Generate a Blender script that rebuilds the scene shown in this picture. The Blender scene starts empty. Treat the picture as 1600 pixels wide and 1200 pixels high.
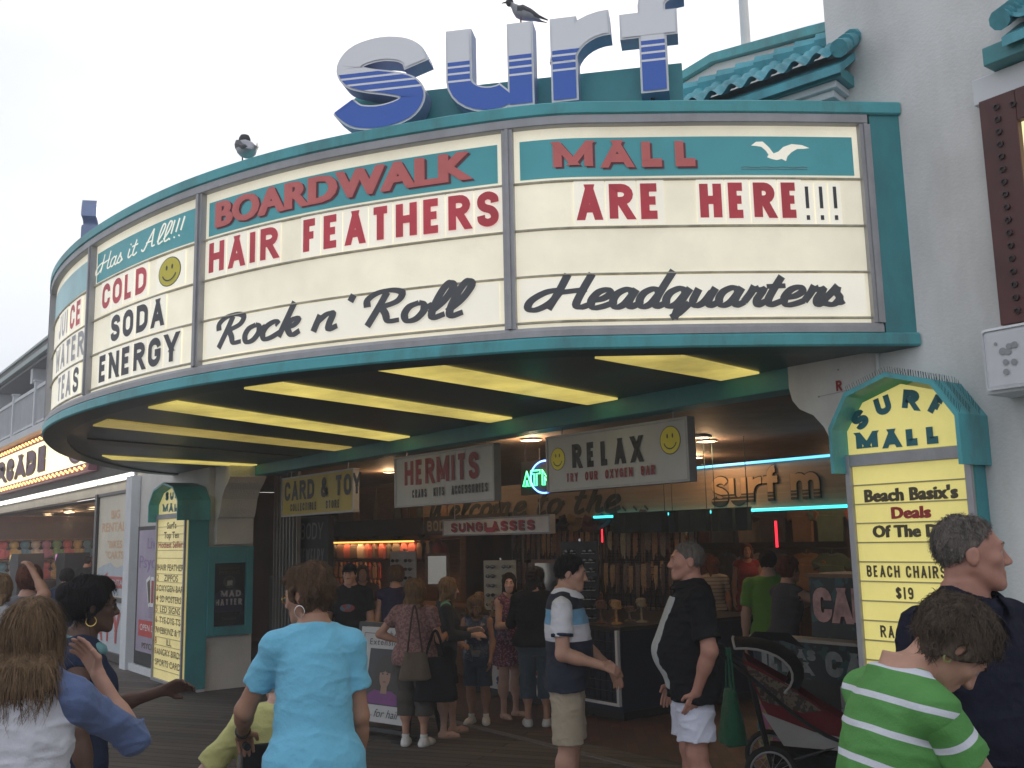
import bpy, bmesh, math, random, os
import numpy as np
from mathutils import Vector, Matrix, Euler
random.seed(11)
SC = bpy.context.scene
COL = SC.collection
RAD = math.radians

# ------------------------------------------------------------------ camera
F = 1540.0
YAW = math.atan(1150.0 / F); PITCH = math.atan(241.0 / 1540.0); ROLL = RAD(1.2)
CAMZ = 1.9
fwh = Vector((-math.cos(YAW), math.sin(YAW), 0))
fw = Vector((fwh.x * math.cos(PITCH), fwh.y * math.cos(PITCH), math.sin(PITCH)))
r0 = Vector((fwh.y, -fwh.x, 0)); u0 = r0.cross(fw)
cr_ = math.cos(ROLL); sr_ = math.sin(ROLL)
right = cr_ * r0 - sr_ * u0
up = sr_ * r0 + cr_ * u0
cd = bpy.data.cameras.new('camera')
cam = bpy.data.objects.new('camera', cd); COL.objects.link(cam)
cd.sensor_width = 36.0; cd.lens = 36.0 * F / 1600.0
cd.clip_start = 0.05; cd.clip_end = 3000
m3 = Matrix((right, up, -fw)).transposed()
cam.matrix_world = Matrix.Translation((0, 0, CAMZ)) @ m3.to_4x4()
SC.camera = cam

# ------------------------------------------------------------------ world, sun, exposure
SUN_EL = RAD(24); SUN_DIR = Vector((-0.80, 0.60, 0)).normalized()
w = bpy.data.worlds.new('World'); SC.world = w; w.use_nodes = True
nt = w.node_tree; bg = nt.nodes['Background']
sky = nt.nodes.new('ShaderNodeTexSky'); sky.sky_type = 'NISHITA'; sky.sun_disc = False
sky.sun_elevation = SUN_EL
sky.sun_rotation = math.atan2(SUN_DIR.x, SUN_DIR.y)
sky.air_density = 1.0; sky.dust_density = 2.2; sky.ozone_density = 1.6; sky.altitude = 0
# thin bright overcast over the clear-sky gradient
tcs = nt.nodes.new('ShaderNodeTexCoord'); mps = nt.nodes.new('ShaderNodeMapping'); mps.inputs['Scale'].default_value = (1.2, 1.2, 3.2)
nt.links.new(tcs.outputs['Generated'], mps.inputs[0])
cn = nt.nodes.new('ShaderNodeTexNoise'); cn.inputs['Scale'].default_value = 1.6; cn.inputs['Detail'].default_value = 6; cn.inputs['Roughness'].default_value = .55
nt.links.new(mps.outputs[0], cn.inputs['Vector'])
cr = nt.nodes.new('ShaderNodeValToRGB'); cr.color_ramp.elements[0].position = .35; cr.color_ramp.elements[1].position = .68
cr.color_ramp.elements[0].color = (2.00, 2.12, 2.40, 1); cr.color_ramp.elements[1].color = (2.62, 2.63, 2.62, 1)
nt.links.new(cn.outputs['Fac'], cr.inputs[0])
mxs = nt.nodes.new('ShaderNodeMix'); mxs.data_type = 'RGBA'; mxs.inputs[0].default_value = .95
nt.links.new(sky.outputs[0], mxs.inputs[6]); nt.links.new(cr.outputs[0], mxs.inputs[7])
nt.links.new(mxs.outputs[2], bg.inputs[0]); bg.inputs[1].default_value = 0.15
sl = bpy.data.lights.new('sun', 'SUN'); sl.energy = 1.2; sl.angle = RAD(12); sl.color = (1, .93, .84)
so = bpy.data.objects.new('sun', sl); COL.objects.link(so)
sdir = Vector((SUN_DIR.x * math.cos(SUN_EL), SUN_DIR.y * math.cos(SUN_EL), math.sin(SUN_EL)))
so.rotation_euler = sdir.to_track_quat('Z', 'Y').to_euler()
SC.view_settings.view_transform = 'Standard'; SC.view_settings.look = 'None'
SC.view_settings.exposure = 1.40; SC.view_settings.gamma = 1
SC.view_settings.use_curve_mapping = False

# ------------------------------------------------------------------ materials
def mat(name, col, rough=.6, var=.12, vs=4.0, bump=0.0, bs=60.0, metal=0.0, spec=.5, stretch=(1, 1, 1),
        grime=None, gs=1.2, gamt=.5, coat=0.0, sheen=0.0, bstretch=None):
    m = bpy.data.materials.new(name); m.use_nodes = True
    t = m.node_tree; p = t.nodes['Principled BSDF']
    p.inputs['Roughness'].default_value = rough; p.inputs['Metallic'].default_value = metal
    p.inputs['Specular IOR Level'].default_value = spec
    if coat: p.inputs['Coat Weight'].default_value = coat
    if sheen: p.inputs['Sheen Weight'].default_value = sheen
    tc = t.nodes.new('ShaderNodeTexCoord')
    mp = t.nodes.new('ShaderNodeMapping'); mp.inputs['Scale'].default_value = stretch
    t.links.new(tc.outputs['Object'], mp.inputs[0])
    n = t.nodes.new('ShaderNodeTexNoise'); n.inputs['Scale'].default_value = vs; n.inputs['Detail'].default_value = 5
    n.inputs['Roughness'].default_value = .6
    t.links.new(mp.outputs[0], n.inputs['Vector'])
    rp = t.nodes.new('ShaderNodeValToRGB')
    a = [max(0, c * (1 - var)) for c in col]; b = [min(1, c * (1 + var)) for c in col]
    rp.color_ramp.elements[0].color = (*a, 1); rp.color_ramp.elements[1].color = (*b, 1)
    rp.color_ramp.elements[0].position = .3; rp.color_ramp.elements[1].position = .7
    t.links.new(n.outputs['Fac'], rp.inputs[0])
    out = rp.outputs[0]
    if grime:
        g = t.nodes.new('ShaderNodeTexNoise'); g.inputs['Scale'].default_value = gs; g.inputs['Detail'].default_value = 8
        g.inputs['Roughness'].default_value = .7
        mg = t.nodes.new('ShaderNodeMapping'); mg.inputs['Scale'].default_value = (1, 1, .35); mg.inputs['Location'].default_value = (3.1, 1.7, 5.2)
        t.links.new(tc.outputs['Object'], mg.inputs[0]); t.links.new(mg.outputs[0], g.inputs['Vector'])
        gr = t.nodes.new('ShaderNodeValToRGB'); gr.color_ramp.elements[0].position = .48; gr.color_ramp.elements[1].position = .75
        gr.color_ramp.elements[0].color = (0, 0, 0, 1); gr.color_ramp.elements[1].color = (gamt, gamt, gamt, 1)
        t.links.new(g.outputs['Fac'], gr.inputs[0])
        mx = t.nodes.new('ShaderNodeMix'); mx.data_type = 'RGBA'
        t.links.new(gr.outputs[0], mx.inputs[0]); t.links.new(out, mx.inputs[6]); mx.inputs[7].default_value = (*grime, 1)
        out = mx.outputs[2]
    t.links.new(out, p.inputs['Base Color'])
    if bump:
        bn = t.nodes.new('ShaderNodeTexNoise'); bn.inputs['Scale'].default_value = bs; bn.inputs['Detail'].default_value = 3
        if bstretch:
            mb = t.nodes.new('ShaderNodeMapping'); mb.inputs['Scale'].default_value = bstretch
            t.links.new(tc.outputs['Object'], mb.inputs[0]); t.links.new(mb.outputs[0], bn.inputs['Vector'])
        else:
            t.links.new(mp.outputs[0], bn.inputs['Vector'])
        bp = t.nodes.new('ShaderNodeBump'); bp.inputs['Strength'].default_value = bump; bp.inputs['Distance'].default_value = .02
        t.links.new(bn.outputs['Fac'], bp.inputs['Height']); t.links.new(bp.outputs[0], p.inputs['Normal'])
    return m

def emi(name, col, strength, base=None, var=.1, vs=3.0, rough=.4):
    m = mat(name, base or col, rough=rough, var=var, vs=vs)
    t = m.node_tree; p = t.nodes['Principled BSDF']
    rp = [n for n in t.nodes if n.type == 'VALTORGB'][0]
    e = t.nodes.new('ShaderNodeMix'); e.data_type = 'RGBA'; e.blend_type = 'MULTIPLY'; e.inputs[0].default_value = 1
    e.inputs[6].default_value = (*col, 1)
    n = [n for n in t.nodes if n.type == 'TEX_NOISE'][0]
    r2 = t.nodes.new('ShaderNodeValToRGB'); r2.color_ramp.elements[0].color = (1 - var * 1.5,) * 3 + (1,); r2.color_ramp.elements[1].color = (1, 1, 1, 1)
    r2.color_ramp.elements[0].position = .25; r2.color_ramp.elements[1].position = .7
    t.links.new(n.outputs['Fac'], r2.inputs[0]); t.links.new(r2.outputs[0], e.inputs[7])
    t.links.new(e.outputs[2], p.inputs['Emission Color']); p.inputs['Emission Strength'].default_value = strength
    return m

def bands(name, axis, stops, rough=.7, bump=.25, bs=90, var=.08, space='Object', scale=None):
    """flat colour bands along an object axis: stops = [(coord, colour)...] in metres (constant ramp)"""
    m = bpy.data.materials.new(name); m.use_nodes = True
    t = m.node_tree; p = t.nodes['Principled BSDF']; p.inputs['Roughness'].default_value = rough
    tc = t.nodes.new('ShaderNodeTexCoord'); sx = t.nodes.new('ShaderNodeSeparateXYZ')
    t.links.new(tc.outputs['Object'], sx.inputs[0])
    lo = stops[0][0]; hi = stops[-1][0] + 1e-3
    mr = t.nodes.new('ShaderNodeMapRange'); mr.inputs[1].default_value = lo; mr.inputs[2].default_value = hi
    t.links.new(sx.outputs[axis], mr.inputs[0])
    rp = t.nodes.new('ShaderNodeValToRGB'); rp.color_ramp.interpolation = 'CONSTANT'
    els = rp.color_ramp.elements
    while len(els) < len(stops): els.new(.5)
    for e, (c, k) in zip(els, stops):
        e.position = min(1, max(0, (c - lo) / (hi - lo)))
    for e, (c, k) in zip(els, stops): e.color = (*k, 1)
    t.links.new(mr.outputs[0], rp.inputs[0])
    t.links.new(rp.outputs[0], p.inputs['Base Color'])
    n = t.nodes.new('ShaderNodeTexNoise'); n.inputs['Scale'].default_value = bs; t.links.new(tc.outputs['Object'], n.inputs['Vector'])
    bp = t.nodes.new('ShaderNodeBump'); bp.inputs['Strength'].default_value = bump; bp.inputs['Distance'].default_value = .01
    t.links.new(n.outputs['Fac'], bp.inputs['Height']); t.links.new(bp.outputs[0], p.inputs['Normal'])
    return m

def stripes(name, axis, period, frac, cA, cB, rough=.75, tilt=(0, 0, 0), warp=0.0):
    """repeating cloth stripes along one object axis (cB is the thin stripe)"""
    m = bpy.data.materials.new(name); m.use_nodes = True
    t = m.node_tree; p = t.nodes['Principled BSDF']; p.inputs['Roughness'].default_value = rough
    tc = t.nodes.new('ShaderNodeTexCoord'); mp = t.nodes.new('ShaderNodeMapping'); mp.inputs['Rotation'].default_value = tilt
    t.links.new(tc.outputs['Object'], mp.inputs[0])
    sx = t.nodes.new('ShaderNodeSeparateXYZ'); t.links.new(mp.outputs[0], sx.inputs[0])
    src = sx.outputs[axis]
    if warp:
        n0 = t.nodes.new('ShaderNodeTexNoise'); n0.inputs['Scale'].default_value = 5; t.links.new(tc.outputs['Object'], n0.inputs['Vector'])
        ad = t.nodes.new('ShaderNodeMath'); ad.operation = 'MULTIPLY_ADD'; ad.inputs[1].default_value = warp
        t.links.new(n0.outputs['Fac'], ad.inputs[0]); t.links.new(src, ad.inputs[2]); src = ad.outputs[0]
    dv = t.nodes.new('ShaderNodeMath'); dv.operation = 'DIVIDE'; dv.inputs[1].default_value = period; t.links.new(src, dv.inputs[0])
    fr = t.nodes.new('ShaderNodeMath'); fr.operation = 'FRACT'; t.links.new(dv.outputs[0], fr.inputs[0])
    gt = t.nodes.new('ShaderNodeMath'); gt.operation = 'LESS_THAN'; gt.inputs[1].default_value = frac; t.links.new(fr.outputs[0], gt.inputs[0])
    mx = t.nodes.new('ShaderNodeMix'); mx.data_type = 'RGBA'; mx.inputs[6].default_value = (*cA, 1); mx.inputs[7].default_value = (*cB, 1)
    t.links.new(gt.outputs[0], mx.inputs[0]); t.links.new(mx.outputs[2], p.inputs['Base Color'])
    n = t.nodes.new('ShaderNodeTexNoise'); n.inputs['Scale'].default_value = 90; t.links.new(tc.outputs['Object'], n.inputs['Vector'])
    bp = t.nodes.new('ShaderNodeBump'); bp.inputs['Strength'].default_value = .2; bp.inputs['Distance'].default_value = .01
    t.links.new(n.outputs['Fac'], bp.inputs['Height']); t.links.new(bp.outputs[0], p.inputs['Normal'])
    return m

def blotch(name, cA, cB, scale=30, thr=.55, rough=.8, third=None):
    """printed pattern: voronoi/noise blotches of two or three colours"""
    m = bpy.data.materials.new(name); m.use_nodes = True
    t = m.node_tree; p = t.nodes['Principled BSDF']; p.inputs['Roughness'].default_value = rough
    tc = t.nodes.new('ShaderNodeTexCoord'); n = t.nodes.new('ShaderNodeTexNoise'); n.inputs['Scale'].default_value = scale; n.inputs['Detail'].default_value = 2
    t.links.new(tc.outputs['Object'], n.inputs['Vector'])
    rp = t.nodes.new('ShaderNodeValToRGB'); rp.color_ramp.interpolation = 'CONSTANT'
    rp.color_ramp.elements[0].color = (*cA, 1); rp.color_ramp.elements[1].color = (*cB, 1); rp.color_ramp.elements[1].position = thr
    if third:
        e = rp.color_ramp.elements.new(.4); e.color = (*third, 1); rp.color_ramp.elements[0].position = 0
    t.links.new(n.outputs['Fac'], rp.inputs[0]); t.links.new(rp.outputs[0], p.inputs['Base Color'])
    return m

TEAL = (.042, .27, .305); TEALD = (.02, .13, .14)
M = {}
M['stucco'] = mat('painted stucco', (.70, .70, .695), rough=.85, var=.07, vs=1.2, bump=.16, bs=55, grime=(.36, .355, .35), gs=.8, gamt=.6)
M['stucco_cream'] = mat('cream stucco', (.62, .60, .57), rough=.85, var=.08, vs=2, bump=.5, bs=50, grime=(.3, .27, .24), gs=1.1, gamt=.4)
M['teal'] = mat('teal painted metal', TEAL, rough=.45, var=.14, vs=1.5, grime=(.05, .09, .09), gs=1.6, gamt=.6, bump=.06, bs=25)
M['teal_light'] = mat('light teal paint', (.075, .38, .42), rough=.45, var=.16, vs=2, grime=(.07, .13, .13), gs=3, gamt=.8)
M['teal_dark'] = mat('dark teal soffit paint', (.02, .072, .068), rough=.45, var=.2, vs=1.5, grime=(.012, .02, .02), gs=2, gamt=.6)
M['alu'] = mat('weathered aluminium', (.36, .36, .38), rough=.5, var=.12, vs=6, metal=.35, grime=(.2, .19, .18), gs=3, gamt=.4)
M['trimwhite'] = mat('white trim paint', (.62, .64, .67), rough=.6, var=.06, grime=(.35, .34, .32), gs=2, gamt=.4)
M['white'] = mat('white enamel', (.75, .75, .75), rough=.5, var=.04)
M['black'] = mat('black paint', (.012, .012, .014), rough=.5, var=.3)
M['charcoal'] = mat('charcoal sign vinyl', (.055, .058, .07), rough=.5, var=.2, vs=3)
M['red_vinyl'] = mat('faded red vinyl', (.70, .06, .085), rough=.45, var=.18, vs=2.5)
M['red_board'] = mat('sun faded red lettering', (.70, .17, .16), rough=.5, var=.08)
M['shadow_red'] = mat('dark drop shadow vinyl', (.16, .05, .07), rough=.5, var=.1)
M['tile'] = mat('teal glazed roof tile', (.075, .33, .40), rough=.55, var=.25, vs=5, grime=(.03, .1, .12), gs=4, gamt=.6)
M['chrome'] = mat('chrome', (.6, .6, .62), rough=.25, metal=1, var=.05)
M['rubber'] = mat('black rubber', (.015, .015, .016), rough=.8, var=.2)
M['wood'] = mat('brown wood', (.16, .08, .04), rough=.6, var=.25, vs=6, stretch=(1, 1, .15))
M['smile'] = mat('yellow vinyl', (.72, .62, .05), rough=.5, var=.05)

# ------------------------------------------------------------------ mesh building
class MB:
    def __init__(s): s.v = []; s.f = []; s.mi = []; s.ms = []
    def m(s, mt):
        if mt not in s.ms: s.ms.append(mt)
        return s.ms.index(mt)
    def add(s, vs, fs, mt=None):
        b = len(s.v); s.v += [tuple(v) for v in vs]; k = s.m(mt) if mt is not None else 0
        for f in fs: s.f.append([b + i for i in f]); s.mi.append(k)
    def box(s, a, b, mt=None):
        x0, y0, z0 = a; x1, y1, z1 = b
        s.add([(x0, y0, z0), (x1, y0, z0), (x1, y1, z0), (x0, y1, z0), (x0, y0, z1), (x1, y0, z1), (x1, y1, z1), (x0, y1, z1)],
              [(0, 3, 2, 1), (4, 5, 6, 7), (0, 1, 5, 4), (1, 2, 6, 5), (2, 3, 7, 6), (3, 0, 4, 7)], mt)
    def prism(s, poly, fn, d0, d1, mt=None):
        """poly: 2-D outline; fn(u,v,d) -> 3-D; extruded from d0 to d1"""
        n = len(poly); vs = [fn(u, v, d0) for u, v in poly] + [fn(u, v, d1) for u, v in poly]
        fs = [list(range(n)), list(range(2 * n - 1, n - 1, -1))]
        for i in range(n): j = (i + 1) % n; fs.append([i, i + n, j + n, j])
        s.add(vs, fs, mt)
    def tube(s, pts, r, n=8, mt=None, closed=False):
        pts = [Vector(p) for p in pts]; rr = r if isinstance(r, (list, tuple)) else [r] * len(pts)
        N = len(pts); vs = []; prev = None
        for i, p in enumerate(pts):
            if closed: d = pts[(i + 1) % N] - pts[i - 1]
            else: d = pts[min(i + 1, N - 1)] - pts[max(i - 1, 0)]
            if d.length < 1e-9: d = Vector((0, 0, 1))
            d.normalize()
            if prev is None:
                a = d.orthogonal().normalized()
            else:
                a = (prev - d * prev.dot(d));
                a = a.normalized() if a.length > 1e-6 else d.orthogonal().normalized()
            prev = a; b = d.cross(a)
            for k in range(n):
                t = 2 * math.pi * k / n; vs.append(p + (a * math.cos(t) + b * math.sin(t)) * rr[i])
        fs = []
        for i in range(N if closed else N - 1):
            for k in range(n):
                j = (i + 1) % N
                fs.append((i * n + k, i * n + (k + 1) % n, j * n + (k + 1) % n, j * n + k))
        if not closed: fs.append(list(range(n))[::-1]); fs.append([(N - 1) * n + k for k in range(n)])
        s.add(vs, fs, mt)
    def lathe(s, prof, c=(0, 0, 0), n=20, mt=None, axis='z'):
        vs = []
        for r, z in prof:
            for k in range(n):
                t = 2 * math.pi * k / n; x, y = r * math.cos(t), r * math.sin(t)
                vs.append({'z': (c[0] + x, c[1] + y, c[2] + z), 'y': (c[0] + x, c[1] + z, c[2] + y), 'x': (c[0] + z, c[1] + x, c[2] + y)}[axis])
        fs = []
        for i in range(len(prof) - 1):
            for k in range(n): fs.append((i * n + k, i * n + (k + 1) % n, (i + 1) * n + (k + 1) % n, (i + 1) * n + k))
        fs.append(list(range(n))[::-1]); fs.append([(len(prof) - 1) * n + k for k in range(n)])
        s.add(vs, fs, mt)
    def build(s, name, mt=None, parent=None, smooth=False, bevel=0.0, label=None, fix=True, seg=2):
        me = bpy.data.meshes.new(name)
        me.from_pydata(s.v, [], s.f)
        if s.ms:
            for x in s.ms: me.materials.append(x)
            me.polygons.foreach_set('material_index', s.mi)
        elif mt: me.materials.append(mt)
        if bevel or fix:
            bm = bmesh.new(); bm.from_mesh(me)
            if fix: bmesh.ops.recalc_face_normals(bm, faces=bm.faces)
            if bevel:
                es = [e for e in bm.edges if len(e.link_faces) == 2 and e.calc_face_angle(0) > .5]
                bmesh.ops.bevel(bm, geom=es, offset=bevel, segments=seg, affect='EDGES', profile=.6)
            bm.to_mesh(me); bm.free()
        if smooth:
            me.polygons.foreach_set('use_smooth', [True] * len(me.polygons))
            try: me.set_sharp_from_angle(angle=RAD(40))
            except Exception: pass
        o = bpy.data.objects.new(name, me); COL.objects.link(o)
        if parent: o.parent = parent
        if label: o['label'] = label
        return o

def solo(mb, name, label, cat, mt=None, group=None, kind=None, **kw):
    """a one-mesh thing whose origin sits at its base"""
    vs = np.array(mb.v); c = (vs.min(0) + vs.max(0)) / 2; c[2] = vs[:, 2].min()
    mb.v = [tuple(v - c) for v in vs]
    o = mb.build(name, mt, None, **kw); o.location = tuple(c)
    o['label'] = label; o['category'] = cat
    if group: o['group'] = group
    if kind: o['kind'] = kind
    return o
def thing(name, label, cat, loc=(0, 0, 0), rz=0.0, group=None, kind=None):
    o = bpy.data.objects.new(name, None); o.empty_display_size = .2; COL.objects.link(o)
    o.location = loc; o.rotation_euler = (0, 0, rz)
    o['label'] = label; o['category'] = cat
    if group: o['group'] = group
    if kind: o['kind'] = kind
    return o
def tag(o, label, cat, group=None):
    o['label'] = label; o['category'] = cat
    if group: o['group'] = group
    return o
def struct(o): o['kind'] = 'structure'; return o
def kids(o): return [c for c in COL.objects if c.parent == o]
def dup(root, loc=None, rz=None, label=None, group=None):
    def cp(o, par):
        c = o.copy(); COL.objects.link(c)
        if par: c.parent = par
        for ch in CH.get(o.name, []): cp(ch, c)
        return c
    CH = {}
    for o in COL.objects:
        if o.parent: CH.setdefault(o.parent.name, []).append(o)
    r = cp(root, None)
    if loc is not None: r.location = loc
    if rz is not None: r.rotation_euler = (r.rotation_euler[0], r.rotation_euler[1], rz)
    if label: r['label'] = label
    if group: r['group'] = group
    return r

def crom(P, n=8, closed=False):
    P = [Vector(p) for p in P]
    Q = ([P[-1]] + P + [P[0], P[1]]) if closed else ([2 * P[0] - P[1]] + P + [2 * P[-1] - P[-2]])
    out = []
    for i in range(1, len(Q) - 2):
        a, b, c, d = Q[i - 1:i + 3]
        for k in range(n):
            t = k / n
            out.append(.5 * ((2 * b) + (c - a) * t + (2 * a - 5 * b + 4 * c - d) * t * t + (-a + 3 * b - 3 * c + d) * t ** 3))
    if not closed: out.append(Q[-2])
    return out

# ------------------------------------------------------------------ lettering
def arc(cx, cy, rx, ry, a0, a1, n=9):
    return [(cx + rx * math.cos(RAD(a0 + (a1 - a0) * i / (n - 1))), cy + ry * math.sin(RAD(a0 + (a1 - a0) * i / (n - 1)))) for i in range(n)]
def cs(*p): return [(q[0], q[1]) for q in crom([(x, y, 0) for x, y in p], 5)]
# capital gothic: list of (flag, points); flag 'd' = diagonal (ends cut level)
GC = {
 'A': (1.0, [('d', [(0, 0), (.5, 1)]), ('d', [(.5, 1), (1, 0)]), ('', [(.2, .27), (.8, .27)])]),
 'B': (.95, [('', [(0, 0), (0, 1), (.5, 1)] + arc(.5, .76, .44, .24, 90, -90) + [(0, .52)]), ('', [(.4, .52), (.5, .52)] + arc(.52, .26, .48, .26, 90, -90) + [(0, 0)])]),
 'C': (.95, [('', [(1, .68)] + arc(.5, .7, .5, .3, 0, 180) + arc(.5, .3, .5, .3, 180, 360) + [(1, .34)])]),
 'D': (1.0, [('c', [(0, 0), (0, 1), (.4, 1)] + arc(.4, .68, .6, .32, 90, 0) + arc(.4, .32, .6, .32, 0, -90))]),
 'E': (.85, [('', [(1, 1), (0, 1), (0, 0), (1, 0)]), ('', [(0, .52), (.88, .52)])]),
 'F': (.82, [('', [(0, -.12), (0, 1), (1, 1)]), ('', [(0, .5), (.85, .5)])]),
 'G': (1.0, [('', [(1, .7)] + arc(.5, .7, .5, .3, 0, 180) + arc(.5, .3, .5, .3, 180, 360) + [(1, .46), (.55, .46)])]),
 'H': (1.0, [('', [(0, -.12), (0, 1.12)]), ('', [(1, -.12), (1, 1.12)]), ('', [(0, .52), (1, .52)])]),
 'I': (.0, [('', [(.5, -.12), (.5, 1.12)])]),
 'J': (.8, [('', [(1, 1.12), (1, .3)] + arc(.5, .3, .5, .3, 0, -180) + [(0, .36)])]),
 'K': (1.0, [('', [(0, -.12), (0, 1.12)]), ('d', [(.05, .42), (1, 1)]), ('d', [(.3, .62), (1, 0)])]),
 'L': (.8, [('', [(0, 1.12), (0, 0), (1, 0)])]),
 'M': (1.3, [('', [(0, -.12), (0, 1.12)]), ('', [(1, -.12), (1, 1.12)]), ('d', [(.04, 1), (.5, .1)]), ('d', [(.5, .1), (.96, 1)])]),
 'N': (1.05, [('', [(0, -.12), (0, 1.12)]), ('', [(1, -.12), (1, 1.12)]), ('d', [(.02, 1), (.98, 0)])]),
 'O': (1.0, [('c', arc(.5, .68, .5, .32, 0, 180) + arc(.5, .32, .5, .32, 180, 360))]),
 'P': (.95, [('', [(0, -.12), (0, 1), (.5, 1)] + arc(.5, .75, .5, .25, 90, -90) + [(0, .5)])]),
 'Q': (1.0, [('c', arc(.5, .68, .5, .32, 0, 180) + arc(.5, .32, .5, .32, 180, 360)), ('d', [(.6, .3), (1.05, -.02)])]),
 'R': (.98, [('', [(0, -.12), (0, 1), (.5, 1)] + arc(.5, .76, .5, .24, 90, -90) + [(0, .52)]), ('d', [(.45, .52), (1, 0)])]),
 'S': (.95, [('', cs((1, .72), (.93, .9), (.5, 1), (.08, .9), (.03, .7), (.25, .56), (.75, .45), (.98, .27), (.9, .08), (.5, 0), (.08, .09), (0, .28)))]),
 'T': (.9, [('', [(-.1, 1), (1.1, 1)]), ('', [(.5, -.12), (.5, 1)])]),
 'U': (1.0, [('', [(0, 1.12), (0, .32)] + arc(.5, .32, .5, .32, 180, 360) + [(1, 1.12)])]),
 'V': (1.0, [('d', [(0, 1), (.5, 0)]), ('d', [(.5, 0), (1, 1)])]),
 'W': (1.45, [('d', [(0, 1), (.25, 0)]), ('d', [(.25, 0), (.5, .95)]), ('d', [(.5, .95), (.75, 0)]), ('d', [(.75, 0), (1, 1)])]),
 'X': (1.0, [('d', [(0, 0), (1, 1)]), ('d', [(0, 1), (1, 0)])]),
 'Y': (1.0, [('d', [(0, 1), (.5, .45)]), ('d', [(1, 1), (.5, .45)]), ('', [(.5, -.12), (.5, .5)])]),
 'Z': (.9, [('', [(0, 1), (1, 1)]), ('d', [(.95, 1), (.05, 0)]), ('', [(0, 0), (1, 0)])]),
 '0': (.9, [('c', arc(.5, .68, .5, .32, 0, 180) + arc(.5, .32, .5, .32, 180, 360))]),
 '1': (.0, [('', [(.5, -.12), (.5, 1.12)])]),
 '3': (.9, [('', cs((0, .78), (.12, .95), (.5, 1), (.9, .9), (.9, .62), (.5, .53))), ('', cs((.5, .53), (.95, .42), (.95, .1), (.5, 0), (.1, .06), (0, .24)))]),
 '9': (.9, [('c', arc(.5, .72, .5, .28, 0, 360, 17)[:-1]), ('', [(1, .7), (1, .3)] + arc(.5, .3, .5, .3, 0, -150))]),
 '!': (.0, [('', [(.5, .33), (.5, 1.12)]), ('', [(.5, -.12), (.5, .1)])]),
 '$': (.95, [('', cs((1, .72), (.93, .88), (.5, .94), (.08, .88), (.03, .7), (.25, .56), (.75, .45), (.98, .27), (.9, .1), (.5, .06), (.08, .12), (0, .28))), ('', [(.5, -.2), (.5, 1.2)])]),
 '&': (1.1, [('', cs((1.05, 0), (.3, .6), (.2, .85), (.42, 1), (.62, .85), (.5, .65), (.08, .38), (.1, .1), (.4, 0), (.75, .12), (.98, .45)))]),
 '.': (.0, [('', [(.5, -.12), (.5, .1)])]),
 "'": (.0, [('', [(.5, .8), (.5, 1.12)])]),
 '-': (.5, [('', [(0, .48), (1, .48)])]),
}
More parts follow.
